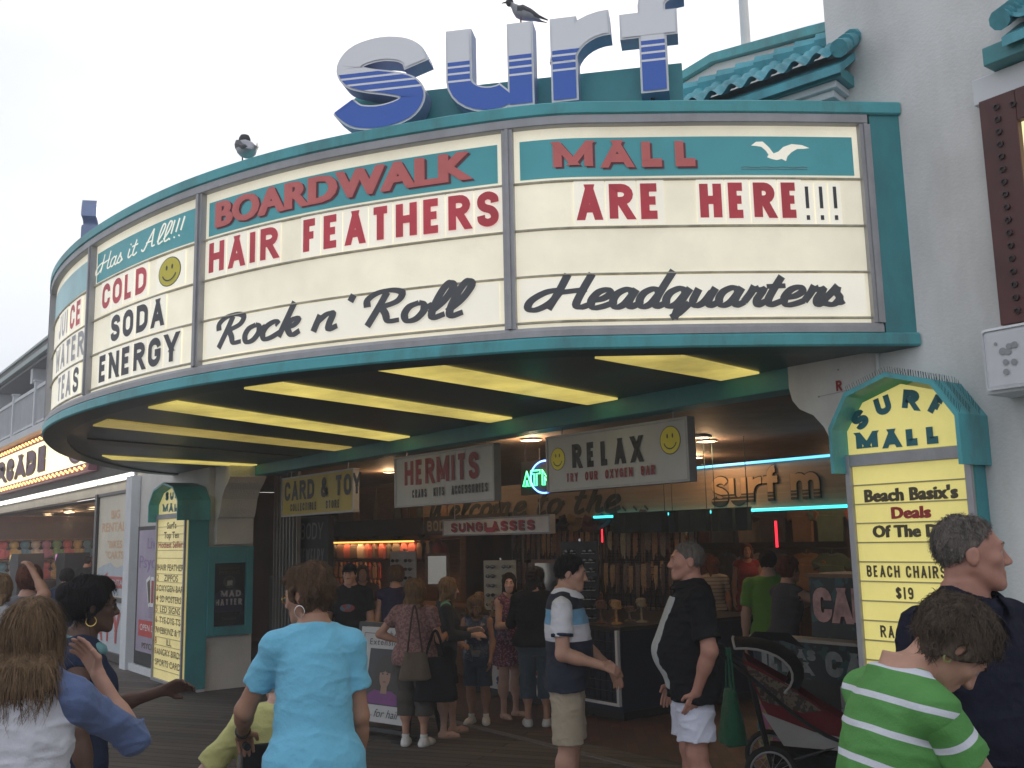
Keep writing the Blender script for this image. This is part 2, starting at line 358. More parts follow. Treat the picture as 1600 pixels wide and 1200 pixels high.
# brush script (x-height .52), drawn upright and sheared when set
GS = {
 'R': (.92, [cs((.34, .96), (.24, .5), (.1, -.04)), cs((-.05, .55), (-.1, .78), (.1, .96), (.45, 1.0), (.72, .88), (.66, .64), (.3, .5)), cs((.3, .52), (.46, .3), (.6, .06), (.86, .06))]),
 'H': (1.0, [cs((.28, 1), (.2, .5), (.08, 0)), cs((.86, 1), (.76, .5), (.72, .1), (.86, .02), (1.02, .08)), cs((.12, .46), (.5, .5), (.86, .54)), cs((.3, .56), (-.1, .5), (-.4, .28), (-.42, .06), (-.2, 0), (.1, .2), (.26, .6))]),
 'W': (1.2, [cs((-.1, .75), (.1, .95), (.22, .85), (.18, .3), (.26, .02)), cs((.26, .02), (.45, .4), (.62, .95)), cs((.62, .95), (.6, .4), (.68, .02)), cs((.68, .02), (.95, .5), (1.15, 1.05))]),
 'A': (.95, [cs((-.1, .1), (.1, 0), (.35, .5), (.62, 1)), cs((.62, 1), (.62, .5), (.66, .08), (.86, .06)), [(.2, .36), (.66, .36)]]),
 'o': (.56, [cs((.28, .52), (.08, .42), (.02, .2), (.14, 0), (.34, .04), (.46, .26), (.4, .46), (.28, .52)), cs((.42, .42), (.52, .36), (.62, .42))]),
 'c': (.5, [cs((.46, .4), (.34, .52), (.12, .42), (.03, .2), (.14, 0), (.34, .02), (.56, .14))]),
 'k': (.6, [cs((.26, 1.05), (.16, .5), (.06, 0)), cs((.14, .26), (.36, .5), (.52, .46), (.42, .3), (.2, .26)), cs((.24, .27), (.38, .06), (.5, 0), (.66, .1))]),
 'n': (.62, [cs((.1, .5), (.06, .2), (.04, 0)), cs((.08, .3), (.28, .5), (.44, .48), (.42, .2), (.46, .02), (.66, .1))]),
 'm': (.9, [cs((.1, .5), (.06, .2), (.04, 0)), cs((.08, .3), (.22, .5), (.36, .46), (.33, .2), (.31, 0)), cs((.34, .3), (.5, .5), (.66, .46), (.63, .2), (.68, .02), (.9, .1))]),
 'l': (.4, [cs((.04, .16), (.3, .5), (.42, .9), (.3, 1.03), (.18, .8), (.1, .3), (.16, .02), (.42, .1))]),
 'e': (.52, [cs((.06, .2), (.3, .26), (.44, .4), (.34, .52), (.14, .44), (.04, .2), (.14, .0), (.34, .02), (.56, .12))]),
 'a': (.62, [cs((.44, .42), (.28, .52), (.08, .4), (.03, .18), (.14, 0), (.32, .08), (.46, .4)), cs((.5, .52), (.42, .16), (.5, 0), (.68, .1))]),
 'd': (.62, [cs((.44, .42), (.28, .52), (.08, .4), (.03, .18), (.14, 0), (.32, .08), (.46, .4)), cs((.62, 1.05), (.48, .5), (.42, .14), (.5, 0), (.68, .1))]),
 'q': (.62, [cs((.44, .42), (.28, .52), (.08, .4), (.03, .18), (.14, 0), (.32, .08), (.46, .4)), cs((.52, .52), (.4, .1), (.36, -.36)), cs((.28, -.34), (.44, -.2), (.62, .08))]),
 'u': (.62, [cs((.1, .5), (.05, .14), (.16, 0), (.32, .1), (.44, .4)), cs((.5, .52), (.42, .16), (.5, 0), (.68, .1))]),
 'r': (.48, [cs((.02, .1), (.12, .36), (.16, .56)), cs((.16, .54), (.24, .44), (.4, .44), (.32, .16), (.38, 0), (.54, .1))]),
 't': (.42, [cs((.26, .84), (.14, .4), (.1, .12), (.2, 0), (.42, .1)), [(-.04, .54), (.42, .56)]]),
 's': (.46, [cs((-.02, .1), (.14, .36), (.24, .56)), cs((.24, .54), (.26, .36), (.38, .18), (.26, .0), (.04, .04), (.0, .1)), cs((.3, .04), (.42, .06), (.5, .12))]),
 'i': (.32, [cs((.1, .5), (.05, .14), (.14, 0), (.34, .1)), [(.14, .68), (.16, .76)]]),
 'h': (.62, [cs((.26, 1.05), (.16, .5), (.06, 0)), cs((.12, .3), (.3, .5), (.44, .48), (.42, .2), (.46, .02), (.66, .1))]),
 "'": (.3, [cs((.22, 1), (.18, .8))]), '!': (.28, [cs((.16, 1), (.08, .3)), [(.05, .08), (.04, 0)]]), '.': (.3, [[(.1, .02), (.12, .08)]]),
}
def strip(pts, t, mb, fn, layer, mt, closed=False, vmin=None, vmax=None, maxlen=.06, t2=None):
    """thick stroke as a quad strip; fn(u,v,layer)->3-D"""
    P = []
    n0 = len(pts)
    for i in range(n0 if closed else n0 - 1):
        a = pts[i]; b = pts[(i + 1) % n0]; d = math.hypot(b[0] - a[0], b[1] - a[1])
        if d < 1e-7: continue
        k = max(1, int(d / maxlen))
        for j in range(k): P.append((a[0] + (b[0] - a[0]) * j / k, a[1] + (b[1] - a[1]) * j / k))
    if not closed: P.append(pts[-1])
    N = len(P); L = []; Rr = []
    for i in range(N):
        def dirn(a, b):
            dx, dy = b[0] - a[0], b[1] - a[1]; l = math.hypot(dx, dy) or 1; return dx / l, dy / l
        d1 = dirn(P[i - 1], P[i]) if (i > 0 or closed) else None
        d2 = dirn(P[i], P[(i + 1) % N]) if (i < N - 1 or closed) else None
        if d1 is None: d1 = d2
        if d2 is None: d2 = d1
        nx, ny = -(d1[1] + d2[1]), d1[0] + d2[0]; l = math.hypot(nx, ny) or 1; nx /= l; ny /= l
        c = nx * (-d1[1]) + ny * d1[0]; hw = t / 2 / max(c, .45)
        # contrast: thinner where stroke runs horizontally
        if t2: hw *= (t2 / t) + (1 - t2 / t) * abs(d2[1])
        L.append((P[i][0] + nx * hw, P[i][1] + ny * hw)); Rr.append((P[i][0] - nx * hw, P[i][1] - ny * hw))
    cl = lambda q: (q[0], min(max(q[1], vmin), vmax)) if vmin is not None else q
    vs = [fn(*cl(q), layer) for q in L] + [fn(*cl(q), layer) for q in Rr]
    fs = []
    for i in range(N if closed else N - 1):
        j = (i + 1) % N; fs.append((i, j, N + j, N + i))
    mb.add(vs, fs, mt)

def gothic_width(s, H, cw, t, gap):
    x = 0
    for ch in s:
        if ch == ' ': x += cw * .75; continue
        wd = GC[ch][0]; x += (t if wd == 0 else max(t, cw * wd)) + gap
    return x - gap
def gothic(mb, s, H, cw, t, gap, fn, mt, shear=0.0, layer0=0, space=None, tile=None):
    x = 0; k = layer0
    for ch in s:
        if ch == ' ': x += cw * .75 if space is None else space; continue
        wd, st = GC[ch]; W = t if wd == 0 else max(t, cw * wd)
        if tile: tile(x, W)
        for fl, pts in st:
            th = t
            iw = W - t
            q = [(x + t / 2 + px * iw, t / 2 + py * (H - t)) for px, py in pts]
            if fl == 'd':
                (ax, ay), (bx, by) = q[0], q[-1]
                if ay > by: ax, ay, bx, by = bx, by, ax, ay
                sl_ = (bx - ax) / max(by - ay, 1e-6)
                lo_ = 0.0 if ay <= t * .51 else ay - t * .35
                hi_ = H if by >= H - t * .51 else by + t * .35
                ax += (lo_ - ay) * sl_; bx += (hi_ - by) * sl_; ay, by = lo_, hi_
                w2 = min(t * math.sqrt(1 + sl_ * sl_) * .5 * (.94 if t < .3 * H else .84), t * .8); nn_ = max(2, int((by - ay) / .04))
                vv = []
                for i_ in range(nn_ + 1):
                    f_ = i_ / nn_; px_ = ax + (bx - ax) * f_; py_ = ay + (by - ay) * f_
                    px_ += shear * py_
                    vv += [fn(px_ - w2, py_, k), fn(px_ + w2, py_, k)]
                mb.add(vv, [(2 * i_, 2 * i_ + 1, 2 * i_ + 3, 2 * i_ + 2) for i_ in range(nn_)], mt); k += 1
                continue
            q = [(px + shear * py, py) for px, py in q] if shear else q
            strip(q, th, mb, fn, k, mt, closed=(fl == 'c'), vmin=0, vmax=H, maxlen=max(.012, H * .07)); k += 1
        x += W + gap
    return k
def script(mb, s, H, fn, mt, t=.13, shear=.36, gap=0.0, layer0=0, wx=1.0, t2=None):
    x = 0; k = layer0
    for ch in s:
        if ch == ' ': x += .42 * H * wx; continue
        wd, st = GS[ch]
        for pts in st:
            q = [(x + (px * wx + shear * py) * H, py * H) for px, py in pts]
            strip(q, t * H, mb, fn, k, mt, maxlen=H * .08, t2=(t2 or t * .55) * H); k += 1
        x += (wd * wx + gap) * H
    return x
def script_width(s, H, gap=0.0, wx=1.0):
    return sum((.42 * wx if ch == ' ' else GS[ch][0] * wx + gap) for ch in s) * H

_dg = None
def sans(mb, s, H, fn, mt, bold=.0, wx=1.0, shear=0.0, align='L', spacing=1.0, layer=0):
    """built-in sans lettering, cap height ~H"""
    c = bpy.data.curves.new('t', 'FONT'); c.body = s; c.size = 1; c.offset = bold; c.shear = shear; c.space_character = spacing
    c.resolution_u = 3
    o = bpy.data.objects.new('t', c); COL.objects.link(o)
    dg = bpy.context.evaluated_depsgraph_get(); me = o.evaluated_get(dg).to_mesh()
    vs = [tuple(v.co) for v in me.vertices]; fs = [tuple(p.vertices) for p in me.polygons]
    o.evaluated_get(dg).to_mesh_clear(); bpy.data.objects.remove(o); bpy.data.curves.remove(c)
    if not vs: return 0
    k = H / .70
    x0 = min(v[0] for v in vs); x1 = max(v[0] for v in vs); W = (x1 - x0) * k * wx
    off = {'L': 0, 'C': -W / 2, 'R': -W}[align]
    mb.add([fn((v[0] - x0) * k * wx + off, v[1] * k, layer) for v in vs], fs, mt)
    return W
def plane_fn(o, ux, uz, n, lift=.003, step=.0004):
    o = Vector(o); ux = Vector(ux).normalized(); uz = Vector(uz).normalized(); n = Vector(n).normalized()
    return lambda u, v, k=0: o + ux * u + uz * v + n * (lift + step * k)
def disc(mb, fn, cu, cv, r, layer, mt, n=28):
    mb.add([fn(cu + r * math.cos(2 * math.pi * i / n), cv + r * math.sin(2 * math.pi * i / n), layer) for i in range(n)], [list(range(n))], mt)
def smiley(mb, fn, cu, cv, r, layer, sx=1.0):
    f2 = lambda u, v, k=0: fn(cu + (u) * sx, cv + v, k)
    disc(mb, f2, 0, 0, r, layer, M['charcoal']); disc(mb, f2, 0, 0, r * .94, layer + 2, M['smile'])
    for sg in (-1, 1):
        g = lambda u, v, k=0, sg=sg: f2(sg * r * .25 + u * .45, r * .3 + v, k)
        disc(mb, g, 0, 0, r * .17, layer + 4, M['charcoal'], 14)
    strip([(r * .62 * math.cos(RAD(a)), r * .62 * math.sin(RAD(a)) + .02 * r) for a in range(200, 341, 10)], r * .09, mb, f2, layer + 5, M['charcoal'], maxlen=r)
# ================================================================== GROUND
def plank_mat():
    m = bpy.data.materials.new('weathered boardwalk planks'); m.use_nodes = True
    t = m.node_tree; p = t.nodes['Principled BSDF']; p.inputs['Roughness'].default_value = .75
    tc = t.nodes.new('ShaderNodeTexCoord'); mp = t.nodes.new('ShaderNodeMapping'); mp.inputs['Rotation'].default_value = (0, 0, RAD(-32))
    t.links.new(tc.outputs['Object'], mp.inputs[0])
    b = t.nodes.new('ShaderNodeTexBrick'); b.inputs['Scale'].default_value = 1; b.inputs['Brick Width'].default_value = 3.6
    b.inputs['Row Height'].default_value = .14; b.inputs['Mortar Size'].default_value = .010; b.inputs['Mortar Smooth'].default_value = .3
    b.inputs['Color1'].default_value = (.060, .049, .041, 1); b.inputs['Color2'].default_value = (.115, .094, .078, 1); b.inputs['Mortar'].default_value = (.008, .008, .008, 1)
    b.offset = .37
    t.links.new(mp.outputs[0], b.inputs['Vector'])
    mp2 = t.nodes.new('ShaderNodeMapping'); mp2.inputs['Scale'].default_value = (2, 40, 1); t.links.new(mp.outputs[0], mp2.inputs[0])
    n = t.nodes.new('ShaderNodeTexNoise'); n.inputs['Scale'].default_value = 1; n.inputs['Detail'].default_value = 6; t.links.new(mp2.outputs[0], n.inputs['Vector'])
    r = t.nodes.new('ShaderNodeMapRange'); r.inputs[3].default_value = .55; r.inputs[4].default_value = 1.35; t.links.new(n.outputs['Fac'], r.inputs[0])
    mx = t.nodes.new('ShaderNodeMix'); mx.data_type = 'RGBA'; mx.blend_type = 'MULTIPLY'; mx.inputs[0].default_value = 1
    t.links.new(b.outputs['Color'], mx.inputs[6]); t.links.new(r.outputs[0], mx.inputs[7]); t.links.new(mx.outputs[2], p.inputs['Base Color'])
    bp = t.nodes.new('ShaderNodeBump'); bp.inputs['Strength'].default_value = .6; bp.inputs['Distance'].default_value = .02
    ad = t.nodes.new('ShaderNodeMath'); ad.operation = 'MULTIPLY_ADD'; ad.inputs[1].default_value = -1.0
    t.links.new(b.outputs['Fac'], ad.inputs[0]); t.links.new(n.outputs['Fac'], ad.inputs[2]); t.links.new(ad.outputs[0], bp.inputs['Height'])
    t.links.new(bp.outputs[0], p.inputs['Normal'])
    return m
def brick_mat():
    m = bpy.data.materials.new('brown brick paving'); m.use_nodes = True
    t = m.node_tree; p = t.nodes['Principled BSDF']; p.inputs['Roughness'].default_value = .55
    tc = t.nodes.new('ShaderNodeTexCoord'); mp = t.nodes.new('ShaderNodeMapping'); mp.inputs['Rotation'].default_value = (0, 0, RAD(40))
    t.links.new(tc.outputs['Object'], mp.inputs[0])
    b = t.nodes.new('ShaderNodeTexBrick'); b.inputs['Scale'].default_value = 1; b.inputs['Brick Width'].default_value = .22; b.inputs['Row Height'].default_value = .11
    b.inputs['Mortar Size'].default_value = .005
    b.inputs['Color1'].default_value = (.10, .042, .026, 1); b.inputs['Color2'].default_value = (.045, .024, .018, 1); b.inputs['Mortar'].default_value = (.025, .02, .018, 1)
    t.links.new(mp.outputs[0], b.inputs['Vector']); t.links.new(b.outputs['Color'], p.inputs['Base Color'])
    bp = t.nodes.new('ShaderNodeBump'); bp.inputs['Strength'].default_value = .4; bp.inputs['Distance'].default_value = .01; bp.invert = True
    t.links.new(b.outputs['Fac'], bp.inputs['Height']); t.links.new(bp.outputs[0], p.inputs['Normal'])
    return m
b = MB(); b.add([(-400, -400, -.05), (400, -400, -.05), (400, 400, -.05), (-400, 400, -.05)], [(0, 1, 2, 3)])
struct(b.build('ground', mat('sand', (.30, .26, .2), rough=.95, var=.15, vs=.5, bump=.3, bs=8)))
b = MB(); b.add([(-90, -14, 0), (25, -14, 0), (25, 6.3, 0), (-90, 6.3, 0)], [(0, 1, 2, 3)])
struct(b.build('boardwalk', plank_mat()))
b = MB(); b.add([(-19.0, 5.95, .004), (-3.5, 6.35, .004), (-3.5, 15.5, .004), (-19.0, 15.5, .004)], [(0, 1, 2, 3)])
struct(b.build('shop_floor', brick_mat()))
b = MB(); b.box((-19.0, 5.87, .001), (-3.5, 5.95, .012))
o = b.build('floor_edging', mat('worn floor edging strip', (.12, .11, .105), rough=.5, var=.2)); struct(o)

# ================================================================== MALL BUILDING (shell)
mall = thing('mall_building', 'white stucco shop building with a wide open shopfront and teal tiled pent roof', 'building', (-8.5, 5.1, 0))
def W(x, y, z): return (x + 8.5, y - 5.1, z)          # world -> building local
def wbox(b, a, c, mt=None): b.box(W(*a), W(*c), mt)
# tower wall on the right, one slab with the corbelled opening edge
b = MB()
prof = [(3.5, 0), (3.5, 9.5), (-3.445, 9.5), (-3.445, 4.0), (-3.9, 4.0), (-3.9, 2.80), (-3.88, 2.72), (-3.83, 2.66), (-3.73, 2.61), (-3.66, 2.53), (-3.61, 2.43), (-3.585, 2.31), (-3.53, 2.29), (-3.53, 0)]
b.prism(prof, lambda u, v, d: W(u, d, v), 5.1, 5.55)
b.build('tower_wall', M['stucco'], mall)
b = MB(); wbox(b, (-3.45, 5.555, 2.95), (3.5, 11, 9.48)); b.build('tower_body', M['stucco'], mall)
# left pillar with its flared corbel
b = MB(); wbox(b, (-16.5, 4.7, 0), (-13.2, 5.34, 3.02)); b.build('pillar', M['stucco_cream'], mall)
b = MB()
prof = [(-13.19, 2.99), (-12.62, 2.99), (-12.64, 2.78), (-12.72, 2.7), (-12.84, 2.62), (-12.93, 2.5), (-12.97, 2.36), (-13.02, 2.26), (-13.08, 2.24), (-13.08, 1.9), (-13.19, 1.9)]
b.prism(prof, lambda u, v, d: W(u, d, v), 4.78, 5.28); b.build('corbel', M['stucco_cream'], mall)
b = MB(); wbox(b, (-16.52, 4.6, 0), (-13.16, 4.697, .11)); b.build('plinth', M['trimwhite'], mall)
# upper front wall behind the marquee
b = MB(); wbox(b, (-16.5, 5.36, 3.0), (-3.9, 5.7, 4.6)); b.build('front_wall', M['stucco'], mall)
# beam above the opening
b = MB(); wbox(b, (-13.2, 5.12, 2.80), (-3.84, 5.34, 2.985)); b.build('beam', M['teal'], mall, bevel=.008)
# parapet gable with teal coping at the back of the tile roof
b = MB()
gp = [(-6.6, 4.4), (-3.45, 4.4), (-3.45, 5.30), (-4.0, 5.42), (-4.9, 5.60), (-5.4, 5.57), (-6.6, 5.0)]
b.prism(gp, lambda u, v, d: W(u, d, v), 5.75, 5.95); b.build('parapet', M['stucco'], mall)
b = MB()
cp = [(-3.46, 5.305), (-4.0, 5.425), (-4.9, 5.605), (-5.4, 5.575), (-6.6, 5.005)]
for (a, c), (d, e) in zip(cp[:-1], cp[1:]):
    b.prism([(a, c), (d, e), (d, e + .07), (a, c + .07)], lambda u, v, q: W(u, q, v), 5.70, 6.0)
b.build('coping', M['teal_light'], mall)
# tiled pent roof over the doors: runs along direction e0, slopes up behind
def pent_roof(A, B, run, rise, ntile, name, parent, tomap, endcap=True):
    A = Vector(A); B = Vector(B); e = (B - A); L = e.length; e.normalize(); back = Vector((-e.y, e.x, 0))
    if back.y < 0: back = -back
    b = MB(); NU = ntile * 10; NV = 24; vs = []
    for j in range(NV + 1):
        q = j / NV; course = (q * 4) % 1.0
        for i in range(NU + 1):
            u = i / NU; ph = u * ntile * 2 * math.pi
            hgt = .027 * math.cos(ph) + .012 * (1 - course) * 2
            p = A + e * (L * u) + back * (run * q) + Vector((0, 0, rise * q + hgt))
            vs.append(tomap(p.x, p.y, p.z))
    fs = [(j * (NU + 1) + i, j * (NU + 1) + i + 1, (j + 1) * (NU + 1) + i + 1, (j + 1) * (NU + 1) + i) for j in range(NV) for i in range(NU)]
    b.add(vs, fs)
    # under-boarding
    pts = [A + Vector((0, 0, -.07)), B + Vector((0, 0, -.07)), B + back * run + Vector((0, 0, rise - .07)), A + back * run + Vector((0, 0, rise - .07))]
    pts += [p + Vector((0, 0, -.05)) for p in pts]
    b.add([tomap(*p) for p in pts], [(0, 1, 2, 3), (7, 6, 5, 4), (0, 4, 5, 1), (1, 5, 6, 2), (2, 6, 7, 3), (3, 7, 4, 0)])
    # hip / barge tiles down each end
    for P in (A, B):
        for k in range(4):
            s0 = P + back * (run * (k / 4)) + Vector((0, 0, rise * k / 4 + .03)); s1 = P + back * (run * (k + 1.1) / 4) + Vector((0, 0, rise * (k + 1.1) / 4 + .015))
            b.tube([tomap(*s0), tomap(*((s0 + s1) / 2)), tomap(*s1)], [.055, .05, .045], 10)
    # ridge row
    for k in range(ntile):
        s0 = A + e * (L * k / ntile) + back * run + Vector((0, 0, rise + .02)); s1 = A + e * (L * (k + 1.05) / ntile) + back * run + Vector((0, 0, rise + .035))
        b.tube([tomap(*s0), tomap(*s1)], [.06, .07], 8)
    return b.build(name, M['tile'], parent, smooth=True, fix=False)
EA = (-3.20, 4.86, 4.70); EB = (-5.6, 4.36, 4.70)
roof = pent_roof(EA, EB, .42, .29, 17, 'tile_roof', mall, W)
e0 = (Vector(EB) - Vector(EA)).normalized(); bk = Vector((-e0.y, e0.x, 0)); bk = bk if bk.y > 0 else -bk
def cbar(b, a, c, d0, d1, z0, z1, mt=None):
    p = [Vector(EA) + e0 * a + bk * d0, Vector(EA) + e0 * c + bk * d0, Vector(EA) + e0 * c + bk * d1, Vector(EA) + e0 * a + bk * d1]
    b.add([W(q.x, q.y, z0) for q in p] + [W(q.x, q.y, z1) for q in p], [(0, 3, 2, 1), (4, 5, 6, 7), (0, 1, 5, 4), (1, 2, 6, 5), (2, 3, 7, 6), (3, 0, 4, 7)], mt)
b = MB(); cbar(b, .02, 2.6, .05, .9, 4.58, 4.648); b.build('fascia', M['teal'], mall)
b = MB(); cbar(b, .06, 2.6, .07, .9, 4.535, 4.578); cbar(b, .09, 2.6, .10, .9, 4.49, 4.534); cbar(b, .13, 2.6, .14, .9, 4.46, 4.489)
b.build('cornice', M['trimwhite'], mall, bevel=.006)
for a in (.26, .92, 1.6, 2.2):
    b = MB()
    pr = [(.22, 4.458), (.62, 4.458), (.62, 4.22), (.52, 4.24), (.47, 4.31), (.38, 4.36), (.28, 4.38), (.22, 4.41)]
    def bf(u, v, d, a=a):
        q = Vector(EA) + e0 * (a + d) + bk * u; return W(q.x, q.y, v)
    b.prism(pr, bf, 0, .12); b.build('bracket', M['trimwhite'], mall, bevel=.006)
b = MB()
q = [Vector(EA) + e0 * .3 + bk * .62, Vector(EA) + e0 * 2.6 + bk * .62, Vector(EA) + e0 * 2.6 + bk * 1.6, Vector(EA) + e0 * .3 + bk * 1.6]
b.add([W(p.x, p.y, 4.3) for p in q] + [W(p.x, p.y, 4.459) for p in q], [(0, 3, 2, 1), (4, 5, 6, 7), (0, 1, 5, 4), (1, 2, 6, 5), (2, 3, 7, 6), (3, 0, 4, 7)])
b.build('bay_wall', M['stucco'], mall)
# small tiled canopy on the far right, above the framed wall sign
pent_roof((-2.27, 4.88, 4.46), (-1.1, 4.88, 4.46), .22, .15, 5, 'window_canopy', mall, W)
b = MB(); wbox(b, (-2.40, 4.93, 4.30), (-1.0, 5.097, 4.40)); b.build('canopy_fascia', M['teal'], mall, bevel=.006)
b = MB(); wbox(b, (-2.52, 5.03, 4.15), (-1.0, 5.098, 4.295)); b.build('lintel', M['trimwhite'], mall, bevel=.006)
# interior shell
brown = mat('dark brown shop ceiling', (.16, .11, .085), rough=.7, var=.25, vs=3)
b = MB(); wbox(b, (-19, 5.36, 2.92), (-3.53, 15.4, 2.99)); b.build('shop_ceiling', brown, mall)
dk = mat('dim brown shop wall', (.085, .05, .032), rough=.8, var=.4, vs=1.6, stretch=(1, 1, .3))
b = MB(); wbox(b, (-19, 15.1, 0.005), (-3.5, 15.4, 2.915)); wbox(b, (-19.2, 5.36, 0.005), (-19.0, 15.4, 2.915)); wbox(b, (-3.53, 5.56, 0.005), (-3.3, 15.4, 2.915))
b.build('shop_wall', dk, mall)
pan = mat('tan panelled fascia', (.30, .22, .15), rough=.55, var=.18, vs=3, stretch=(.4, 1, 8))
b = MB(); wbox(b, (-13.9, 8.5, 2.15), (-3.55, 8.6, 2.655)); b.build('welcome_fascia', pan, mall)
wel = MB(); fn = plane_fn(W(-13.75, 8.5, 2.215), (1, 0, 0), (0, 0, 1), (0, -1, 0), lift=.004)
ink = mat('dark green painted script', (.02, .028, .022), rough=.6)
x = script(wel, 'Welcome to the...', .36, lambda u, v, k: fn(u * 1.0, v, k), ink, t=.26, wx=1.42, gap=.12, t2=.13)
wel.build('painted_script', ink, mall, fix=False)
sb = MB(); fn2 = plane_fn(W(-7.62, 8.5, 2.235), (1, 0, 0), (0, 0, 1), (0, -1, 0), lift=.004)
lite = bands('painted letter stripes', 2, [(2.2, (.03, .035, .03)), (2.262, (.30, .2, .12)), (2.275, (.03, .035, .03)), (2.30, (.30, .2, .12)), (2.312, (.05, .05, .04)), (2.33, (.42, .28, .16)), (2.9, (.42, .28, .16))], rough=.6)
def lower_surf(mb, fn, s, t, mt, k0=0, x=0.0, shade=0.0):
    """heavy lower-case letters s u r f m a l as thick strokes; s = x-height"""
    H = s
    GL = {'s': (.78, [(False, cs((.72, .8), (.62, .92), (.36, .96), (.1, .84), (.1, .64), (.3, .54), (.5, .47), (.68, .32), (.62, .1), (.36, .02), (.1, .08), (.0, .22)))]),
          'u': (.84, [(False, [(.1, 1.0), (.1, .38)] + arc(.42, .36, .32, .32, 180, 330, 10)), (False, [(.74, 1.0), (.74, 0)])]),
          'r': (.66, [(False, [(.12, 0), (.12, 1.0)]), (False, arc(.62, .42, .47, .42, 178, 84, 8))]),
          'f': (.66, [(False, [(.3, 0), (.3, 1.0)] + arc(.60, 1.0, .30, .26, 180, 95, 8)), (False, [(-.06, .84), (.68, .84)])]),
          'm': (1.2, [(False, [(.12, 0), (.12, 1)]), (False, arc(.4, .62, .26, .24, 170, 0, 8) + [(.66, 0)]), (False, arc(.92, .62, .26, .24, 170, 0, 8) + [(1.18, 0)])])}
    k = k0
    for ch in 'surf m':
        if ch == ' ': x += .5 * H; continue
        wd, st = GL[ch]
        for cl, pts in st:
            strip([(x + px * H, py * H) for px, py in pts], t, mb, fn, k, mt, maxlen=H * .06); k += 2
        x += (wd + .14) * H
    return k
lower_surf(sb, fn2, .27, .098, ink); lower_surf(sb, fn2, .27, .074, lite, k0=30)
sb.build('painted_letters', None, mall, fix=False)

# ================================================================== MARQUEE
PLAN = [(-3.03, 5.12), (-3.5, 4.37), (-3.93, 3.76), (-4.3, 3.31), (-5.27, 2.64), (-6.14, 2.25), (-6.98, 2.02), (-8.0, 1.88), (-8.95, 1.87), (-9.8, 1.98), (-10.83, 2.25), (-11.86, 2.62), (-12.94, 3.18), (-13.8, 3.75), (-14.41, 4.3), (-14.9, 5.12)]
D = np.array([(p.x, p.y) for p in crom([(x, y, 0) for x, y in PLAN], 24)])
for _ in range(60): D[1:-1] = .25 * D[:-2] + .5 * D[1:-1] + .25 * D[2:]
S_ = np.r_[0, np.cumsum(np.linalg.norm(np.diff(D, axis=0), axis=1))]; SMAX = float(S_[-1])
def Mq(s, z, off=0.0):
    e = .03; s1 = min(max(s, 0), SMAX)
    x = np.interp(s1, S_, D[:, 0]); y = np.interp(s1, S_, D[:, 1])
    a, c = max(s1 - e, 0), min(s1 + e, SMAX)
    dx = np.interp(c, S_, D[:, 0]) - np.interp(a, S_, D[:, 0]); dy = np.interp(c, S_, D[:, 1]) - np.interp(a, S_, D[:, 1])
    l = math.hypot(dx, dy); nx, ny = -dy / l, dx / l
    return (float(x + nx * off) + 8.95, float(y + ny * off) - 5.1, z)
marq = thing('marquee', 'big curved theatre style marquee with cream letter panels and teal trim over the shopfront', 'marquee', (-8.95, 5.1, 0))
def sweep(b, prof, s0, s1, mt=None, step=.08, closed=True, caps=True):
    n = max(1, int((s1 - s0) / step)); P = len(prof); vs = []
    for i in range(n + 1):
        s = s0 + (s1 - s0) * i / n
        vs += [Mq(s, z, off) for off, z in prof]
    fs = []
    for i in range(n):
        for k in range(P if closed else P - 1):
            j = (k + 1) % P; fs.append((i * P + k, i * P + j, (i + 1) * P + j, (i + 1) * P + k))
    if closed and caps: fs.append(list(range(P))); fs.append([n * P + k for k in range(P)][::-1])
    b.add(vs, fs, mt)
b = MB(); sweep(b, [(-.3, 4.292), (.05, 4.292), (.06, 4.30), (.06, 4.362), (.05, 4.37), (-.3, 4.37)], 0.0, SMAX)
b.build('cap_band', M['teal_light'], marq)
b = MB(); sweep(b, [(-.05, 4.236), (.045, 4.236), (.05, 4.242), (.05, 4.29), (-.05, 4.29)], .2, SMAX - .2)
sweep(b, [(-.05, 3.0), (.055, 3.0), (.055, 3.035), (.04, 3.056), (-.05, 3.056)], .2, SMAX - .2)
b.build('sign_frame', M['alu'], marq)
b = MB(); sweep(b, [(-.1, 2.92), (.055, 2.92), (.065, 2.93), (.065, 2.985), (.05, 2.998), (-.1, 2.998)], 0, SMAX)
b.build('skirt_band', M['teal_light'], marq)
def divider(s):
    b = MB(); sweep(b, [(-.04, 3.057), (.044, 3.057), (.044, 4.235), (-.04, 4.235)], s - .032, s + .032, step=.03)
    sweep(b, [(.0445, 3.057), (.056, 3.057), (.056, 4.235), (.0445, 4.235)], s - .010, s + .010, step=.02)
    b.build('divider', M['alu'], marq)
DIV = [.215, 2.29, 4.58, 6.23, 8.01, 9.66, 11.95, 14.03]
for s in DIV: divider(s)
for s0, s1 in ((0.0, .182), (SMAX - .182, SMAX)):
    b = MB(); sweep(b, [(-.1, 2.9985), (.035, 2.9985), (.035, 4.2915), (-.1, 4.2915)], s0, s1, step=.05); b.build('end_panel', M['teal'], marq)
b = MB(); b.add([Mq(s, 4.33, -.25) for s in np.linspace(0, SMAX, 80)], [list(range(80))]); b.build('roof_deck', mat('grey roofing felt', (.16, .16, .16), rough=.9), marq)
cream = emi('backlit cream acrylic', (.95, .89, .70), .20, base=(.70, .655, .52), var=.15, vs=1.3)
creamw = emi('backlit white acrylic', (.95, .91, .78), .20, base=(.71, .675, .57), var=.06, vs=2)
tealglow = emi('backlit teal acrylic', (.10, .52, .58), .06, base=(.06, .30, .34), var=.1, vs=2)
palewash = emi('bleached teal acrylic', (.45, .72, .78), .06, base=(.25, .46, .5), var=.15, vs=2)
